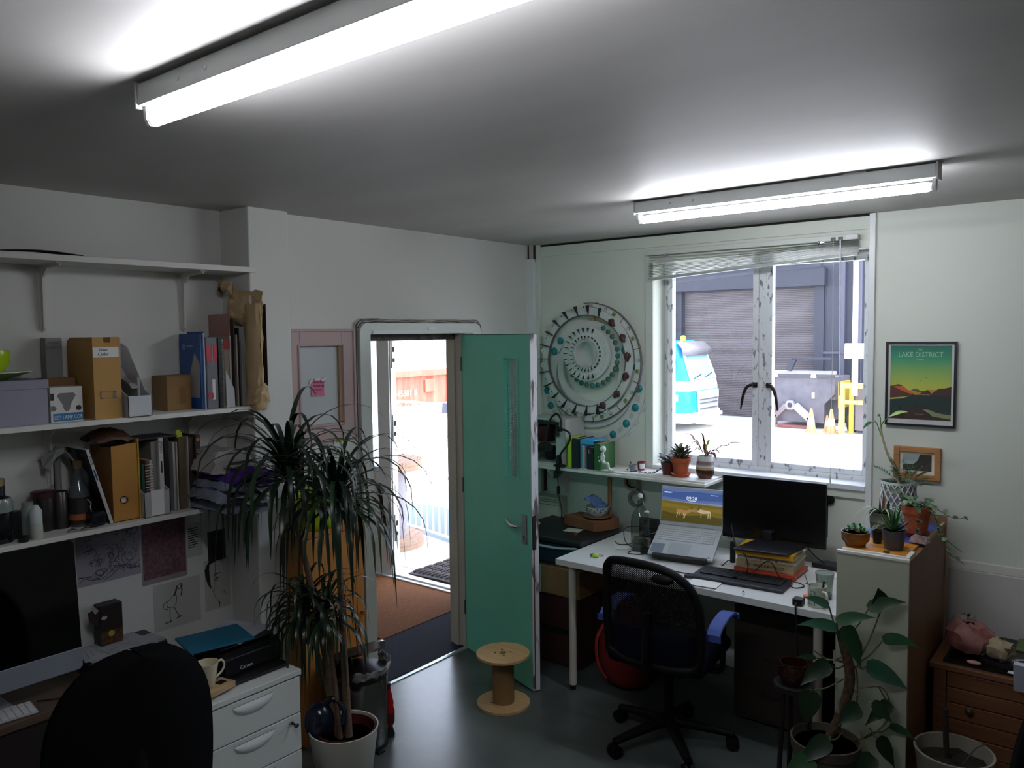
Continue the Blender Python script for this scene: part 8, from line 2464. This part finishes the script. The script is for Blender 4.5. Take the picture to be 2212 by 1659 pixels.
def straps(c, n, Lm, w, seed, elmax=1.35, gr=1.25):
    rnd = random.Random(seed)
    for i in range(n):
        az = 2.399963*i+rnd.uniform(-0.2, 0.2)
        el = -0.15+(elmax+0.15)*(i/n)**0.9+rnd.uniform(-0.1, 0.1)
        L_ = Lm*rnd.uniform(0.75, 1.12)
        g = gr*rnd.uniform(0.7, 1.25)*(0.75 if el > 1.0 else 1.0)
        pts = []
        p = V(c)+V((0, 0, 0.05*i/n))
        N = 11
        e = el
        h = V((math.cos(az), math.sin(az), 0))
        for k in range(N):
            pts.append(p.copy())
            p = p+(h*math.cos(e)+V((0, 0, math.sin(e))))*(L_/(N-1))
            e = max(e-g*(0.10+0.32*k/N), -1.5)
        ww = [w*min(1, 0.45+k*0.25)*(1-(k/(N-1))**3)+0.0004 for k in range(N)]
        b = MB(); b.blade(pts, ww, fold=0.22); b.build('leaf', drc[i % 3], t, smooth=60)
straps(c1, 84, 0.62, 0.0115, 11, gr=1.75)
straps(c2, 84, 0.56, 0.0105, 23, gr=1.75)
straps(c3, 54, 0.38, 0.0085, 31, gr=1.9)
straps(c4, 50, 0.36, 0.0085, 37, gr=1.9)
t = T('watering_can', 'dark blue rounded plastic watering can set in the white plant pot', 'watering can', (0.53, -2.28, 0.22))
b = MB(); b.ball((0.525, -2.285, 0.300), 0.075, 18, (0.9, 0.9, 1.15)); b.build('body', M('navy_gloss', '#141a2b', 0.18), t, smooth=60)
b = MB(); b.tube(spline([(0.54, -2.27, 0.36), (0.57, -2.25, 0.40), (0.61, -2.22, 0.35), (0.62, -2.23, 0.29)], 5), 0.012, n=8); b.build('handle', M('navy_gloss', ''), t, smooth=60)

# ================= plant cabinet =================
KX0, KX1, KY0, KY1, KZ = 2.307, 2.592, -0.91, -0.15, 1.035
t = T('plant_cabinet', 'tall cabinet with sage front panel and brown sides carrying potted plants', 'cabinet', (2.45, -0.53, 0))
b = MB(); b.box((KX0, KY0+0.018, 0), (KX1, KY1, KZ)); b.build('carcass', wood('brown_board', '#8a5f3f', '#7a5236', 2, 3, 0.6), t)
b = MB(); b.box((KX0, KY0, 0.0), (KX1, KY0+0.017, KZ)); b.build('front_panel', M('sage_panel', '#a9ad98', 0.55), t, bevel=0.001)
b = MB(); b.box((KX0-0.001, KY0-0.002, KZ), (KX1, KY0+0.016, KZ+0.010)); b.box((KX0+0.018, KY0+0.016, KZ), (KX1-0.02, KY0+0.032, KZ+0.016)); b.box((KX1-0.022, KY0+0.016, KZ), (KX1-0.004, KY0+0.13, KZ+0.016)); b.build('white_strip', M('strip_white', '#d6d6ce', 0.5), t)
b = MB(); b.box((KX0+0.010, KY0+0.032, KZ), (KX1-0.022, -0.62, KZ+0.010)); b.build('orange_tile', M('orange_tile', '#d18a26', 0.3, var=0.08), t)
b = MB(); b.box((KX0+0.010, KY0+0.180, KZ+0.010), (KX1-0.022, KY0+0.182, KZ+0.0106)); b.build('tile_joint', M('strip_white', ''), t)
for i in range(2):
    for k in range(3):
        b = MB(); b.box((KX0+0.010+0.130*i, -0.618+0.152*k, KZ), (KX0+0.010+0.130*i+0.1285, -0.618+0.152*k+0.150, KZ+0.010)); b.build('blue_tile', M('blue_tile', '#3f4fa8', 0.3), t)
b = MB(); b.box((KX1-0.012, -0.60, KZ), (KX1, KY1, KZ+0.018)); b.box((KX0, KY1, 0.0), (KX1+0.006, KY1+0.012, KZ+0.05)); b.build('back_board', M('mdf_edge', '#a98c66', 0.7), t)
KT = KZ+0.0105
gn = [M('leaf_green_%d' % i, c, 0.45) for i, c in enumerate(('#2c5a32', '#3f7a45', '#1f4228'))]
# patterned pot
t = T('potted_plant', 'white pot with grey diamond lattice holding a palm and a tall cane', 'plant', (2.40, -0.235, KT))
pc = V((2.40, -0.24, KT))
b = MB(); b.lathe([(0, 0), (0.070, 0), (0.076, 0.006), (0.076, 0.200), (0.072, 0.200), (0.070, 0.16), (0, 0.16)], 40, Matrix.Translation(pc)); b.build('pot', M('pot_grey', '#6e7373', 0.6), t, smooth=40)
b = MB()
for fam in (1, -1):
    for k in range(16):
        pts = []
        for j in range(13):
            z = 0.008+0.188*j/12
            aa = 2*PI*k/16+fam*1.35*j/12
            pts.append(pc+V((0.0775*math.cos(aa), 0.0775*math.sin(aa), z)))
        b.tube(pts, 0.0031, n=5)
stuff(b.build('lattice', M('lattice_white', '#d3d6d1', 0.5), t))
b = MB(); b.ring(0.0715, 0.0785, 0.192, 0.203, n=40, T=Matrix.Translation(pc)); b.build('rim', M('lattice_white', ''), t)
b = MB(); b.lathe([(0, 0.165), (0.071, 0.165)], 24, Matrix.Translation(pc)); b.build('soil', soil, t)
cane = M('cane', '#a59a74', 0.6, col2='#7d7250', scale=50)
sp0 = pc+V((0.015, -0.02, 0.165))
P = spline([sp0, pc+V((-0.01, -0.02, 0.26)), pc+V((-0.05, -0.01, 0.335)), pc+V((-0.078, 0.0, 0.42)), pc+V((-0.082, 0.0, 0.46))], 5)
b = MB(); b.tube(P, [0.008-0.004*i/(len(P)-1) for i in range(len(P))], n=8); b.build('cane', cane, t, smooth=60)
def bigleaf(t_, a_, tip, w, mat, up=(0, -0.6, 0.8), sag=0.02, heart=False, fold=0.25):
    a_, tip = V(a_), V(tip)
    N = 9
    pts = [a_.lerp(tip, k/(N-1))+V((0, 0, sag*4*(k/(N-1))*(1-k/(N-1)))) for k in range(N)]
    if heart:
        ww = [w*s_ for s_ in (0.55, 0.92, 1.0, 0.96, 0.84, 0.66, 0.42, 0.18, 0.01)]
    else:
        ww = [w*s_ for s_ in (0.12, 0.5, 0.8, 1.0, 0.95, 0.8, 0.55, 0.25, 0.01)]
    b = MB(); b.blade(pts, ww, up, fold); return b.build('leaf', mat, t_, smooth=60)
tp = P[-1]
for e, w, mt_ in ((pc+V((-0.165, -0.02, 0.445)), 0.012, gn[0]), (pc+V((-0.10, 0.0, 0.51)), 0.008, gn[1])):
    m_ = tp.lerp(e, 0.45)+V((0, 0, 0.03))
    b = MB(); b.tube(spline([tp-V((0, 0, 0.04)), tp.lerp(m_, 0.6)+V((0, 0, 0.01)), m_], 5), 0.0025, n=6); b.build('petiole', M('petiole', '#5d7a3c', 0.5), t, smooth=60)
    bigleaf(t, m_, e, w, mt_, sag=0.008)
m_ = tp+V((0.035, 0.0, 0.055))
b = MB(); b.tube(spline([tp-V((0, 0, 0.03)), tp+V((0.004, 0, 0.02)), m_], 5), 0.0025, n=6); b.build('petiole', M('petiole', ''), t, smooth=60)
bigleaf(t, m_, tp+V((0.125, -0.03, 0.085)), 0.015, M('lime_leaf', '#8fae3c', 0.45), sag=0.006)
for (az, el, L_) in ((3.4, 0.55, 0.10), (2.6, 0.9, 0.11), (0.3, 0.9, 0.12), (1.2, 1.1, 0.13), (5.6, 0.7, 0.11), (4.6, 0.8, 0.11), (0.9, 0.5, 0.13), (2.0, 1.2, 0.15), (3.1, 1.2, 0.16), (5.0, 1.2, 0.12), (0.0, 0.45, 0.11), (6.0, 1.1, 0.14), (4.1, 1.1, 0.13), (1.6, 0.7, 0.12), (2.9, 0.7, 0.17)):
    d = V((math.cos(az)*math.cos(el), math.sin(az)*math.cos(el), math.sin(el)))
    p0 = pc+V((0.03, -0.01, 0.165))
    spn = [p0+d*(0.4+0.6*k/7)*L_*1.15-V((0, 0, 0.10*L_*(k/7)**2*2)) for k in range(8)]
    b = MB(); b.tube([p0]+spn, 0.0013, n=5); b.build('frond_stem', gn[1], t)
    sd = d.cross(V((0, 0, 1))).normalized()
    for k in range(1, 8):
        for s_ in (-1, 1):
            q = spn[k]
            e = q+(sd*s_*0.8+d*0.7-V((0, 0, 0.25))).normalized()*0.042*(1-0.06*k)
            b = MB(); b.blade([q, q.lerp(e, 0.5)+V((0, 0, 0.003)), e], [0.0008, 0.0042, 0.0003]); b.build('leaflet', gn[2 if (k+s_) % 3 else 0], t)
# brown bowl with succulents
bc = V((2.352, -0.795, KT))
t = pot('potted_plant', 'low brown glazed bowl of green succulents at the cabinet front', bc.x, bc.y, bc.z, [(0, 0), (0.040, 0), (0.044, 0.012), (0.056, 0.025), (0.059, 0.062), (0.055, 0.062), (0.050, 0.03), (0, 0.03)], M('brown_glaze', '#8a5a24', 0.3, col2='#6a431c', scale=18), 'plant', parts=[('soil', [(0, 0.052), (0.056, 0.052)], soil)])
rnd = random.Random(14)
suc = [M('succulent_%d' % i, c, 0.4) for i, c in enumerate(('#3f8a4a', '#57a05c', '#2f6f3f'))]
for i in range(15):
    a_ = 2.4*i
    r = 0.048*math.sqrt(i/15)
    q = bc+V((r*math.cos(a_), r*math.sin(a_), 0.055+0.035*(1-i/18)*rnd.uniform(0.5, 1)))
    for j in range(9):
        aj = 2.4*j
        el = 0.2+0.13*j
        d = V((math.cos(aj)*math.cos(el), math.sin(aj)*math.cos(el), math.sin(el)))*0.014
        b = MB(); b.blade([q, q+d*0.6, q+d], [0.002, 0.0048, 0.0008], fold=0.3); b.build('leaf', suc[(i+j) % 3], t)
for k in range(4):
    e = bc+V((0.075+0.012*k, 0.01*k, 0.075+0.004*k))
    for j in range(5):
        q = bc.lerp(e, 0.55+0.1*j)+V((0, 0, 0.02))
        b = MB(); b.blade([q, q+V((0.006, -0.004, 0.006)), q+V((0.012, 0.002, 0.010))], [0.001, 0.004, 0.0005]); b.build('leaf', M('succulent_pale', '#8fae95', 0.5), t)
# small black pot
pot('plant_pot', 'tiny empty black plastic pot between the brown bowl and the blue pot', 2.420, -0.705, KT, potprof(0.017, 0.0215, 0.058, 0.002), blackp, 'pot')
# metal bucket with spider plant
uc = V((2.415, -0.600, KT))
t = pot('potted_plant', 'small ribbed metal bucket with a striped spider plant', uc.x, uc.y, uc.z, [(0, 0), (0.045, 0), (0.046, 0.004), (0.050, 0.04), (0.0515, 0.042), (0.050, 0.045), (0.053, 0.075), (0.0545, 0.078), (0.053, 0.081), (0.056, 0.118), (0.058, 0.120), (0.054, 0.120), (0.044, 0.01), (0, 0.01)], M('zinc', '#7d7f78', 0.4, 0.7), 'plant', parts=[('soil', [(0, 0.105), (0.054, 0.105)], soil)])
vg, vw = M('spider_green', '#5d8a4a', 0.45), M('spider_cream', '#c9d0b0', 0.45)
for (dx, dy, h, L_) in ((-0.14, -0.05, 0.07, 1), (-0.10, -0.06, 0.055, 1), (-0.08, -0.02, 0.05, 1), (0.12, -0.05, 0.075, 1), (0.09, 0.0, 0.05, 1), (0.13, 0.02, 0.06, 1), (-0.05, -0.08, 0.04, 1), (0.05, -0.07, 0.045, 1), (0.03, 0.06, 0.06, 1)):
    a_ = uc+V((0, 0, 0.105))
    e = uc+V((dx, dy, 0.105-0.075*abs(dx)/0.13))
    pts = [a_.lerp(e, k/10)+V((0, 0, h*4*(k/10)*(1-k/10)*1.0)) for k in range(11)]
    b = MB(); b.blade(pts, [0.0055*(1-(k/10)**2)+0.0005 for k in range(11)], fold=0.3); lf = b.build('leaf', vg, t, smooth=60)
    b = MB(); b.blade([p+V((0, -0.0006, 0.0008)) for p in pts], [0.0022*(1-(k/10)**2)+0.0003 for k in range(11)], fold=0.3); b.build('cream_stripe', vw, lf, smooth=60)
for (dx, h, mt_, w) in ((0.0, 0.10, pur, 0.006), (-0.015, 0.075, blackp, 0.004), (0.02, 0.065, blackp, 0.008), (0.032, 0.06, M('label_white', ''), 0.006)):
    b = MB(); b.blade([uc+V((dx, 0.01, 0.10)), uc+V((dx+0.001, 0.01, 0.10+h*0.5)), uc+V((dx, 0.01, 0.105+h))], [w*0.8, w, w*0.3], (0, -1, 0)); b.build('plant_label', mt_, t, solid=0.002)
# blue grey pot with aloe
ac = V((2.500, -0.765, KT))
t = pot('potted_plant', 'dark blue grey pot with a spiky aloe at the cabinet front', ac.x, ac.y, ac.z, [(0, 0), (0.036, 0), (0.038, 0.004), (0.047, 0.080), (0.049, 0.084), (0.045, 0.084), (0.037, 0.01), (0, 0.01)], M('slate_glaze', '#3a414e', 0.45), 'plant', parts=[('soil', [(0, 0.072), (0.045, 0.072)], soil)])
rnd = random.Random(21)
for i in range(24):
    az, el, L_ = 2.4*i, 0.35+1.1*(i/24), rnd.uniform(0.07, 0.115)
    d = V((math.cos(az)*math.cos(el), math.sin(az)*math.cos(el), math.sin(el)))
    a_ = ac+V((0, 0, 0.072))
    b = MB(); b.blade([a_, a_+d*L_*0.4, a_+d*L_*0.75+V((0, 0, 0.004)), a_+d*L_+V((0, 0, 0.012))], [0.005, 0.0075, 0.0045, 0.0003], fold=0.5); b.build('leaf', gn[i % 3], t, smooth=60)
# terracotta pot with trailing hoya
hc = V((2.528, -0.470, KT))
t = pot('potted_plant', 'terracotta pot with a trailing round leaved vine at the cabinet right side', hc.x, hc.y, hc.z+0.012, [(0, 0), (0.044, 0), (0.056, 0.095), (0.061, 0.095), (0.064, 0.13), (0.058, 0.13), (0.050, 0.10), (0, 0.10)], tc_, 'plant', parts=[('soil', [(0, 0.115), (0.056, 0.115)], soil)])
b = MB(); b.lathe([(0, 0), (0.050, 0), (0.060, 0.022), (0.056, 0.022), (0.046, 0.006), (0, 0.006)], 28, Matrix.Translation(hc)); b.build('saucer', M('red_saucer', '#7d2a1f', 0.4), t, smooth=40)
hb = hc+V((0, 0, 0.135))
hoya = [M('hoya_%d' % i, c, 0.4) for i, c in enumerate(('#35523a', '#4d6b4a', '#5f7a55'))]
vine = M('vine', '#4a4632', 0.7)
vines = [[hb, hb+V((0.05, -0.02, 0.03)), hb+V((0.10, -0.04, 0.0)), hb+V((0.16, -0.02, -0.03)), hb+V((0.21, -0.02, -0.015))],
         [hb, hb+V((0.06, -0.06, 0.02)), hb+V((0.10, -0.08, -0.05)), hb+V((0.115, -0.08, -0.10)), hb+V((0.19, -0.04, -0.17))],
         [hb, hb+V((0.07, -0.08, 0.0)), hb+V((0.115, -0.10, -0.09)), hb+V((0.14, -0.10, -0.16)), hb+V((0.205, -0.07, -0.215))],
         [hb, hb+V((-0.03, -0.06, 0.03)), hb+V((-0.05, -0.12, 0.0))], [hb, hb+V((0.02, -0.07, 0.02)), hb+V((0.03, -0.14, -0.05)), hb+V((0.035, -0.16, -0.09))], [hb, hb+V((-0.06, -0.02, 0.05)), hb+V((-0.10, -0.02, 0.065))]]
rnd = random.Random(5)
for vi, vp_ in enumerate(vines):
    p = spline(vp_, 6)
    b = MB(); b.tube(p, 0.0015, n=5); b.build('vine', vine, t, smooth=60)
    for k in range(2, len(p), 4 if vi < 3 else 3):
        for s_ in (-1, 1):
            if vi < 3 and k > len(p)*0.55 and s_ < 0: continue
            d = V((rnd.uniform(-0.2, 0.8), s_*0.7-0.3, rnd.uniform(-0.5, 0.3))).normalized()*rnd.uniform(0.024, 0.034)
            bigleaf(t, p[k], p[k]+d, 0.011, hoya[(k+vi) % 3], (0.2, -0.5, 0.8), 0.002, True)
for i in range(18):
    a_ = 2.4*i
    q = hb+V((0.045*math.cos(a_), 0.045*math.sin(a_), rnd.uniform(-0.005, 0.03)))
    d = V((math.cos(a_), math.sin(a_)-0.3, rnd.uniform(-0.2, 0.5))).normalized()*0.032
    bigleaf(t, q, q+d, 0.012, hoya[i % 3], (0, -0.4, 0.9), 0.003, True)
# crystal
t = T('rock', 'pinkish rough crystal beside the blue grey aloe pot', 'rock', (2.572, -0.61, KT))
b = MB(); b.add([V(p)+V((2.570, -0.615, KT+0.007)) for p in ((-0.04, -0.02, 0), (0.03, -0.025, 0), (0.04, 0.02, 0), (-0.03, 0.03, 0), (-0.03, -0.012, 0.026), (0.012, -0.02, 0.034), (0.032, 0.008, 0.028), (-0.02, 0.02, 0.030))], [(3, 2, 1, 0), (0, 1, 5, 4), (1, 2, 6, 5), (2, 3, 7, 6), (3, 0, 4, 7), (4, 5, 7), (5, 6, 7)])
b.build('crystal', M('crystal', '#b7a3a3', 0.25, col2='#8a7073', scale=60), t)
b = MB(); b.ball((2.49, -0.848, KT+0.006), 0.009, 8, (1.6, 1, 0.6)); tag(b.build('seed_pod', M('pod_brown', '#2a1b12', 0.6), world='base'), 'tiny dark seed pod on the orange tile', 'pod')

# ================= pothos in front of the cabinet =================
t = T('potted_plant', 'big leaved climbing pothos in front of the plant cabinet', 'plant', (2.33, -1.11, 0))
b = MB(); b.lathe([(0, 0), (0.10, 0), (0.13, 0.26), (0.137, 0.26), (0.139, 0.30), (0.131, 0.30), (0.12, 0.25), (0, 0.25)], 40, Matrix.Translation((2.33, -1.11, 0))); b.build('pot', M('pot_dark', '#4d463c', 0.6), t, smooth=40)
b = MB(); b.lathe([(0, 0.27), (0.131, 0.27)], 28, Matrix.Translation((2.33, -1.11, 0))); b.build('soil', soil, t)
PXU, PZU = V((0.782, 0.62, 0))/535.0, 1/533.0
O0 = V((2.385, -1.07, 0.625))               # the point behind pixel (1800, 1440)
def pp(px, py, d=0.0):
    return O0+PXU*(px-1800)+V((0, 0, -(py-1440)*PZU))+V((0.62, -0.78, 0))*d
b = MB(); b.tube(spline([V((2.33, -1.11, 0.27)), pp(1795, 1560), pp(1815, 1480), pp(1800, 1400), pp(1790, 1365)], 8), 0.020, n=10); b.build('moss_pole', M('moss_pole', '#3a1f1a', 0.9, col2='#5d4a32', scale=50), t, smooth=60)
pth = [M('pothos_%d' % i, c, 0.35) for i, c in enumerate(('#14331a', '#1c4222', '#0f2815', '#27523f'))]
pst = M('pothos_stem', '#4a5a34', 0.6)
# (petiole start, leaf base, leaf tip, half width, sag, colour, nearer)
PL = [((1838, 1430), (1880, 1328), (1868, 1272), 0.040, 0.01, 0, 0.00), ((1806, 1385), (1848, 1320), (1925, 1302), 0.030, 0.02, 0, 0.02), ((1790, 1390), (1773, 1342), (1852, 1330), 0.026, 0.02, 1, 0.05),
      ((1830, 1445), (1886, 1394), (1962, 1408), 0.026, 0.03, 1, 0.0), ((1830, 1450), (1850, 1452), (1940, 1502), 0.042, 0.02, 3, 0.0), ((1790, 1380), (1762, 1312), (1702, 1288), 0.020, 0.01, 3, 0.02),
      ((1795, 1400), (1776, 1358), (1685, 1345), 0.026, 0.02, 3, 0.04), ((1790, 1370), (1785, 1348), (1822, 1440), 0.040, 0.01, 1, 0.06), ((1800, 1450), (1760, 1436), (1690, 1478), 0.036, 0.02, 2, 0.05),
      ((1800, 1480), (1712, 1485), (1698, 1560), 0.045, 0.01, 2, 0.08), ((1880, 1500), (1902, 1530), (1840, 1575), 0.030, 0.01, 2, 0.02), ((1870, 1600), (1905, 1588), (1962, 1620), 0.018, 0.02, 1, 0.0),
      ((1800, 1600), (1750, 1590), (1680, 1640), 0.040, 0.02, 2, 0.10), ((1820, 1560), (1820, 1525), (1765, 1560), 0.036, 0.02, 2, 0.08), ((1860, 1590), (1872, 1605), (1905, 1670), 0.034, 0.01, 2, 0.03),
      ((1780, 1600), (1712, 1625), (1640, 1672), 0.045, 0.02, 1, 0.12), ((1820, 1500), (1850, 1520), (1890, 1560), 0.028, 0.01, 2, 0.06), ((1800, 1430), (1730, 1422), (1680, 1418), 0.012, 0.01, 0, 0.04), ((1840, 1600), (1845, 1625), (1800, 1680), 0.040, 0.01, 2, 0.10)]
for (s_, a_, e_, w, sag, ci, nr) in PL:
    A, Bp, E_ = pp(*s_), pp(*a_, nr), pp(*e_, nr+0.02)
    b = MB(); b.tube(spline([A, A.lerp(Bp, 0.5)+V((0, 0, -0.012)), Bp], 6), 0.0032, n=6); b.build('petiole', pst, t, smooth=60)
    bigleaf(t, Bp, E_, w, pth[ci], (0.45, -0.62, 0.65), sag*0.6, True, 0.18)
for pts in ([(1800, 1400), (1812, 1370), (1838, 1400), (1836, 1440), (1822, 1460)], [(1790, 1440), (1825, 1450), (1832, 1500), (1830, 1545)], [(1836, 1500), (1885, 1500), (1905, 1540), (1895, 1580), (1860, 1610), (1820, 1620)], [(1790, 1560), (1800, 1605), (1830, 1617), (1870, 1600)], [(1735, 1415), (1765, 1435), (1800, 1440), (1825, 1460)]):
    b = MB(); b.tube(spline([pp(*q) for q in pts], 6), 0.0032, n=6); b.build('vine', M('vine_tan', '#5d4f34', 0.7), t, smooth=60)
for (x, y) in ((1780, 1420), (1785, 1480), (1790, 1530)):
    b = MB(); b.box((-0.004, -0.03, -0.028), (0.004, -0.026, 0.028), Matrix.Translation(pp(x, y, 0.02))); b.build('pole_tie', M('tie_pale', '#8d8a80', 0.5), t)
t = T('plant_stand', 'dark round stool under the brown glazed pot behind the pothos', 'stool', (2.17, -1.03, 0))
b = MB(); b.cyl((2.17, -1.03, 0.44), (2.17, -1.03, 0.462), 0.085, n=28); b.build('top', M('stand_dark', '#0d0a09', 0.7), t, smooth=40)
for k in range(3):
    a_ = 2*PI*k/3
    b = MB(); b.cyl((2.17+0.055*math.cos(a_), -1.03+0.055*math.sin(a_), 0.44), (2.17+0.08*math.cos(a_), -1.03+0.08*math.sin(a_), 0.0), 0.011, n=8); b.build('leg', M('stand_dark', ''), t)
pot('plant_pot', 'brown glazed round pot glinting behind the pothos leaves', 2.17, -1.03, 0.463, [(0, 0), (0.045, 0), (0.062, 0.03), (0.066, 0.06), (0.058, 0.085), (0.061, 0.092), (0.054, 0.092), (0.056, 0.05), (0, 0.04)], M('brown_red_glaze', '#2e140d', 0.18), 'pot')

# ================= low chest at the right =================
t = T('wooden_chest', 'low planked wooden drawer chest at the right edge', 'chest', (3.0, -0.28, 0))
cwd = wood('chest_wood', '#7a4f2e', '#613c22', 0, 4, 0.55)
b = MB(); b.box((2.622, -0.505, 0.0), (3.42, -0.03, 0.475)); b.build('carcass', cwd, t)
b = MB(); b.box((2.605, -0.535, 0.475), (3.44, -0.025, 0.50)); b.build('top', cwd, t, bevel=0.003)
b = MB(); b.box((2.622, -0.530, 0.0), (2.672, -0.505, 0.475)); b.build('stile', cwd, t, bevel=0.002)
for i in range(6):
    b = MB(); b.box((2.675, -0.527+0.002*(i % 2), 0.470-0.070*(i+1)+0.004), (3.41, -0.505, 0.470-0.070*i)); b.build('plank', cwd, t, bevel=0.003)
b = MB(); b.lathe([(0.010, 0), (0.008, 0.012), (0.017, 0.022), (0, 0.030)], 16, frame((2.767, -0.527, 0.318), (1, 0, 0), (0, 0, 1))); b.build('knob', M('knob_dark', '#3a2415', 0.5), t, smooth=50)
ZC = 0.5005
t = T('record_sleeve', 'black glossy sleeves with white arc mark stacked on the wooden chest', 'sleeve', (2.95, -0.30, ZC))
b = MB(); b.box((2.655, -0.505, ZC), (3.30, -0.06, ZC+0.012)); b.build('lower_sleeve', blackg, t)
b = MB(); b.box((-0.21, -0.17, 0.0), (0.21, 0.17, 0.008), Matrix.Translation((3.02, -0.28, ZC+0.0125)) @ Matrix.Rotation(-0.15, 4, 'Z')); b.build('upper_sleeve', M('sleeve_black', '#17171a', 0.35), t)
sw = [(0, 0), (0.02, 0.035), (0.055, 0.05), (0.10, 0.045), (0.06, 0.036), (0.035, 0.02), (0.03, -0.012)]
b = MB(); b.prism([(x*0.75, y*0.9) for x, y in sw], 0, 0.0008, Matrix.Translation((2.90, -0.37, ZC+0.0208))); b.build('arc_mark', M('label_white', ''), t)
b = MB(); b.box((-0.1, -0.08, 0), (0.1, 0.08, 0.004), Matrix.Translation((3.0, -0.15, ZC+0.021))); b.build('green_print', M('print_green', '#55702c', 0.5), t)
for x, y, c in ((2.93, -0.505, 'label_yellow'), (2.90, -0.505, 'label_white')):
    b = MB(); b.box((x, y-0.0, ZC+0.0125), (x+0.03, y+0.03, ZC+0.013)); b.build('sticker', M(c, ''), t)
def sack(name, label, c, sx, sy, sz, mat, seed, marks=None):
    t = T(name, label, 'bag', c)
    f = crumple(lambda u, v: (c[0]+sx*math.cos(2*PI*u)*math.sin(PI*(0.04+0.92*v))**0.6, c[1]+sy*math.sin(2*PI*u)*math.sin(PI*(0.04+0.92*v))**0.6, c[2]+sz*(1-math.cos(PI*v))/2), 14, 8, 0.010, seed)
    b = MB()
    g = lambda u, v: f(0 if u > 0.999 else u, v)
    b.grid(g, 14, 8); b.build('sack', mat, t, smooth=35)
    return t
sack('plastic_bag', 'crumpled pink and white plastic bag on the wooden chest', (2.735, -0.345, ZC+0.022), 0.095, 0.085, 0.125, M('bag_pink', '#b98a80', 0.4, col2='#8f4a42', scale=14), 61)
sack('paper_bag', 'crumpled beige paper bag right of the pink plastic bag', (2.852, -0.375, ZC+0.022), 0.055, 0.06, 0.085, M('bag_beige', '#a79a7c', 0.7, var=0.2), 62)
sack('white_bag', 'crumpled white bag behind the pink plastic bag', (2.69, -0.20, ZC+0.013), 0.055, 0.05, 0.12, M('bag_white', '#a9a29c', 0.6), 63)
b = MB(); b.ball((2.772, -0.490, ZC+0.0135+0.008), 0.022, 14, (1.3, 0.7, 0.35)); tag(b.build('pebble', M('pebble_pink', '#b98f80', 0.5), world='base', smooth=60), 'smooth pink oval pebble on the chest front edge', 'pebble')
b = MB(); b.tube(spline([(2.93, -0.06, ZC+0.02), (2.97, -0.07, ZC+0.10), (3.05, -0.07, ZC+0.13), (3.15, -0.07, ZC+0.10)], 6), 0.016, n=8); tag(b.build('black_bag', blackp, world='base', smooth=60), 'black bag strap loop standing at the back of the chest', 'bag')
b = MB(); b.box((-0.09, -0.012, 0), (0.09, 0.012, 0.13), Matrix.Translation((3.02, -0.56, ZC-0.03)) @ Matrix.Rotation(0.25, 4, 'X')); tag(b.build('white_book', M('book_white', '#b9bccb', 0.4), world='base', bevel=0.003), 'white slab shaped box at the right image edge', 'box')
# white pail
t = T('bucket', 'white bucket of dark soil on the floor by the wooden chest', 'bucket', (2.76, -0.86, 0))
b = MB(); b.lathe([(0, 0), (0.11, 0), (0.143, 0.27), (0.147, 0.275), (0.147, 0.282), (0.138, 0.282), (0.130, 0.20), (0, 0.20)], 44, Matrix.Translation((2.76, -0.86, 0))); b.build('pail', M('pail_white', '#8f897d', 0.5), t, smooth=40)
b = MB(); b.grid(crumple(lambda u, v: (2.76+0.128*(2*v-0)*0.5*math.cos(2*PI*u), -0.86+0.128*v*math.sin(2*PI*u), 0.225), 16, 5, 0.006, 71), 16, 5); b.build('soil', soil, t)
b = MB(); b.tube(spline([(2.73, -0.83, 0.22), (2.725, -0.83, 0.33), (2.722, -0.83, 0.43)], 5), 0.011, n=8); b.build('stake', M('stake_dark', '#2b1c15', 0.8), t)
b = MB(); b.tube(spline([(2.79, -0.84, 0.22), (2.83, -0.82, 0.29), (2.86, -0.80, 0.31)], 5), 0.003, n=6); b.build('twig', vine, t)
# chair edge at the right border
t = T('office_chair', 'black chair whose back edge shows at the bottom right corner', 'chair', (3.10, -1.45, 0))
b = MB(); b.grid(lambda u, v: V((3.02+0.06*v*v+0.45*u, -1.52+0.05*u+0.05*math.sin(PI*u), 0.46+0.40*v-0.06*(1-2*u)**2*v)), 8, 8); b.build('backrest', M('foreground_black', ''), t, solid=0.06, smooth=60)
b = MB(); b.box((3.02, -1.48, 0.42), (3.48, -1.02, 0.50)); b.build('seat', M('foreground_black', ''), t, bevel=0.03)
b = MB(); b.cyl((3.25, -1.25, 0.02), (3.25, -1.25, 0.42), 0.03, n=12); b.build('post', M('foreground_black', ''), t)
b = MB(); b.cyl((3.25, -1.25, 0.0), (3.25, -1.25, 0.03), 0.24, n=28); b.build('base', M('foreground_black', ''), t)
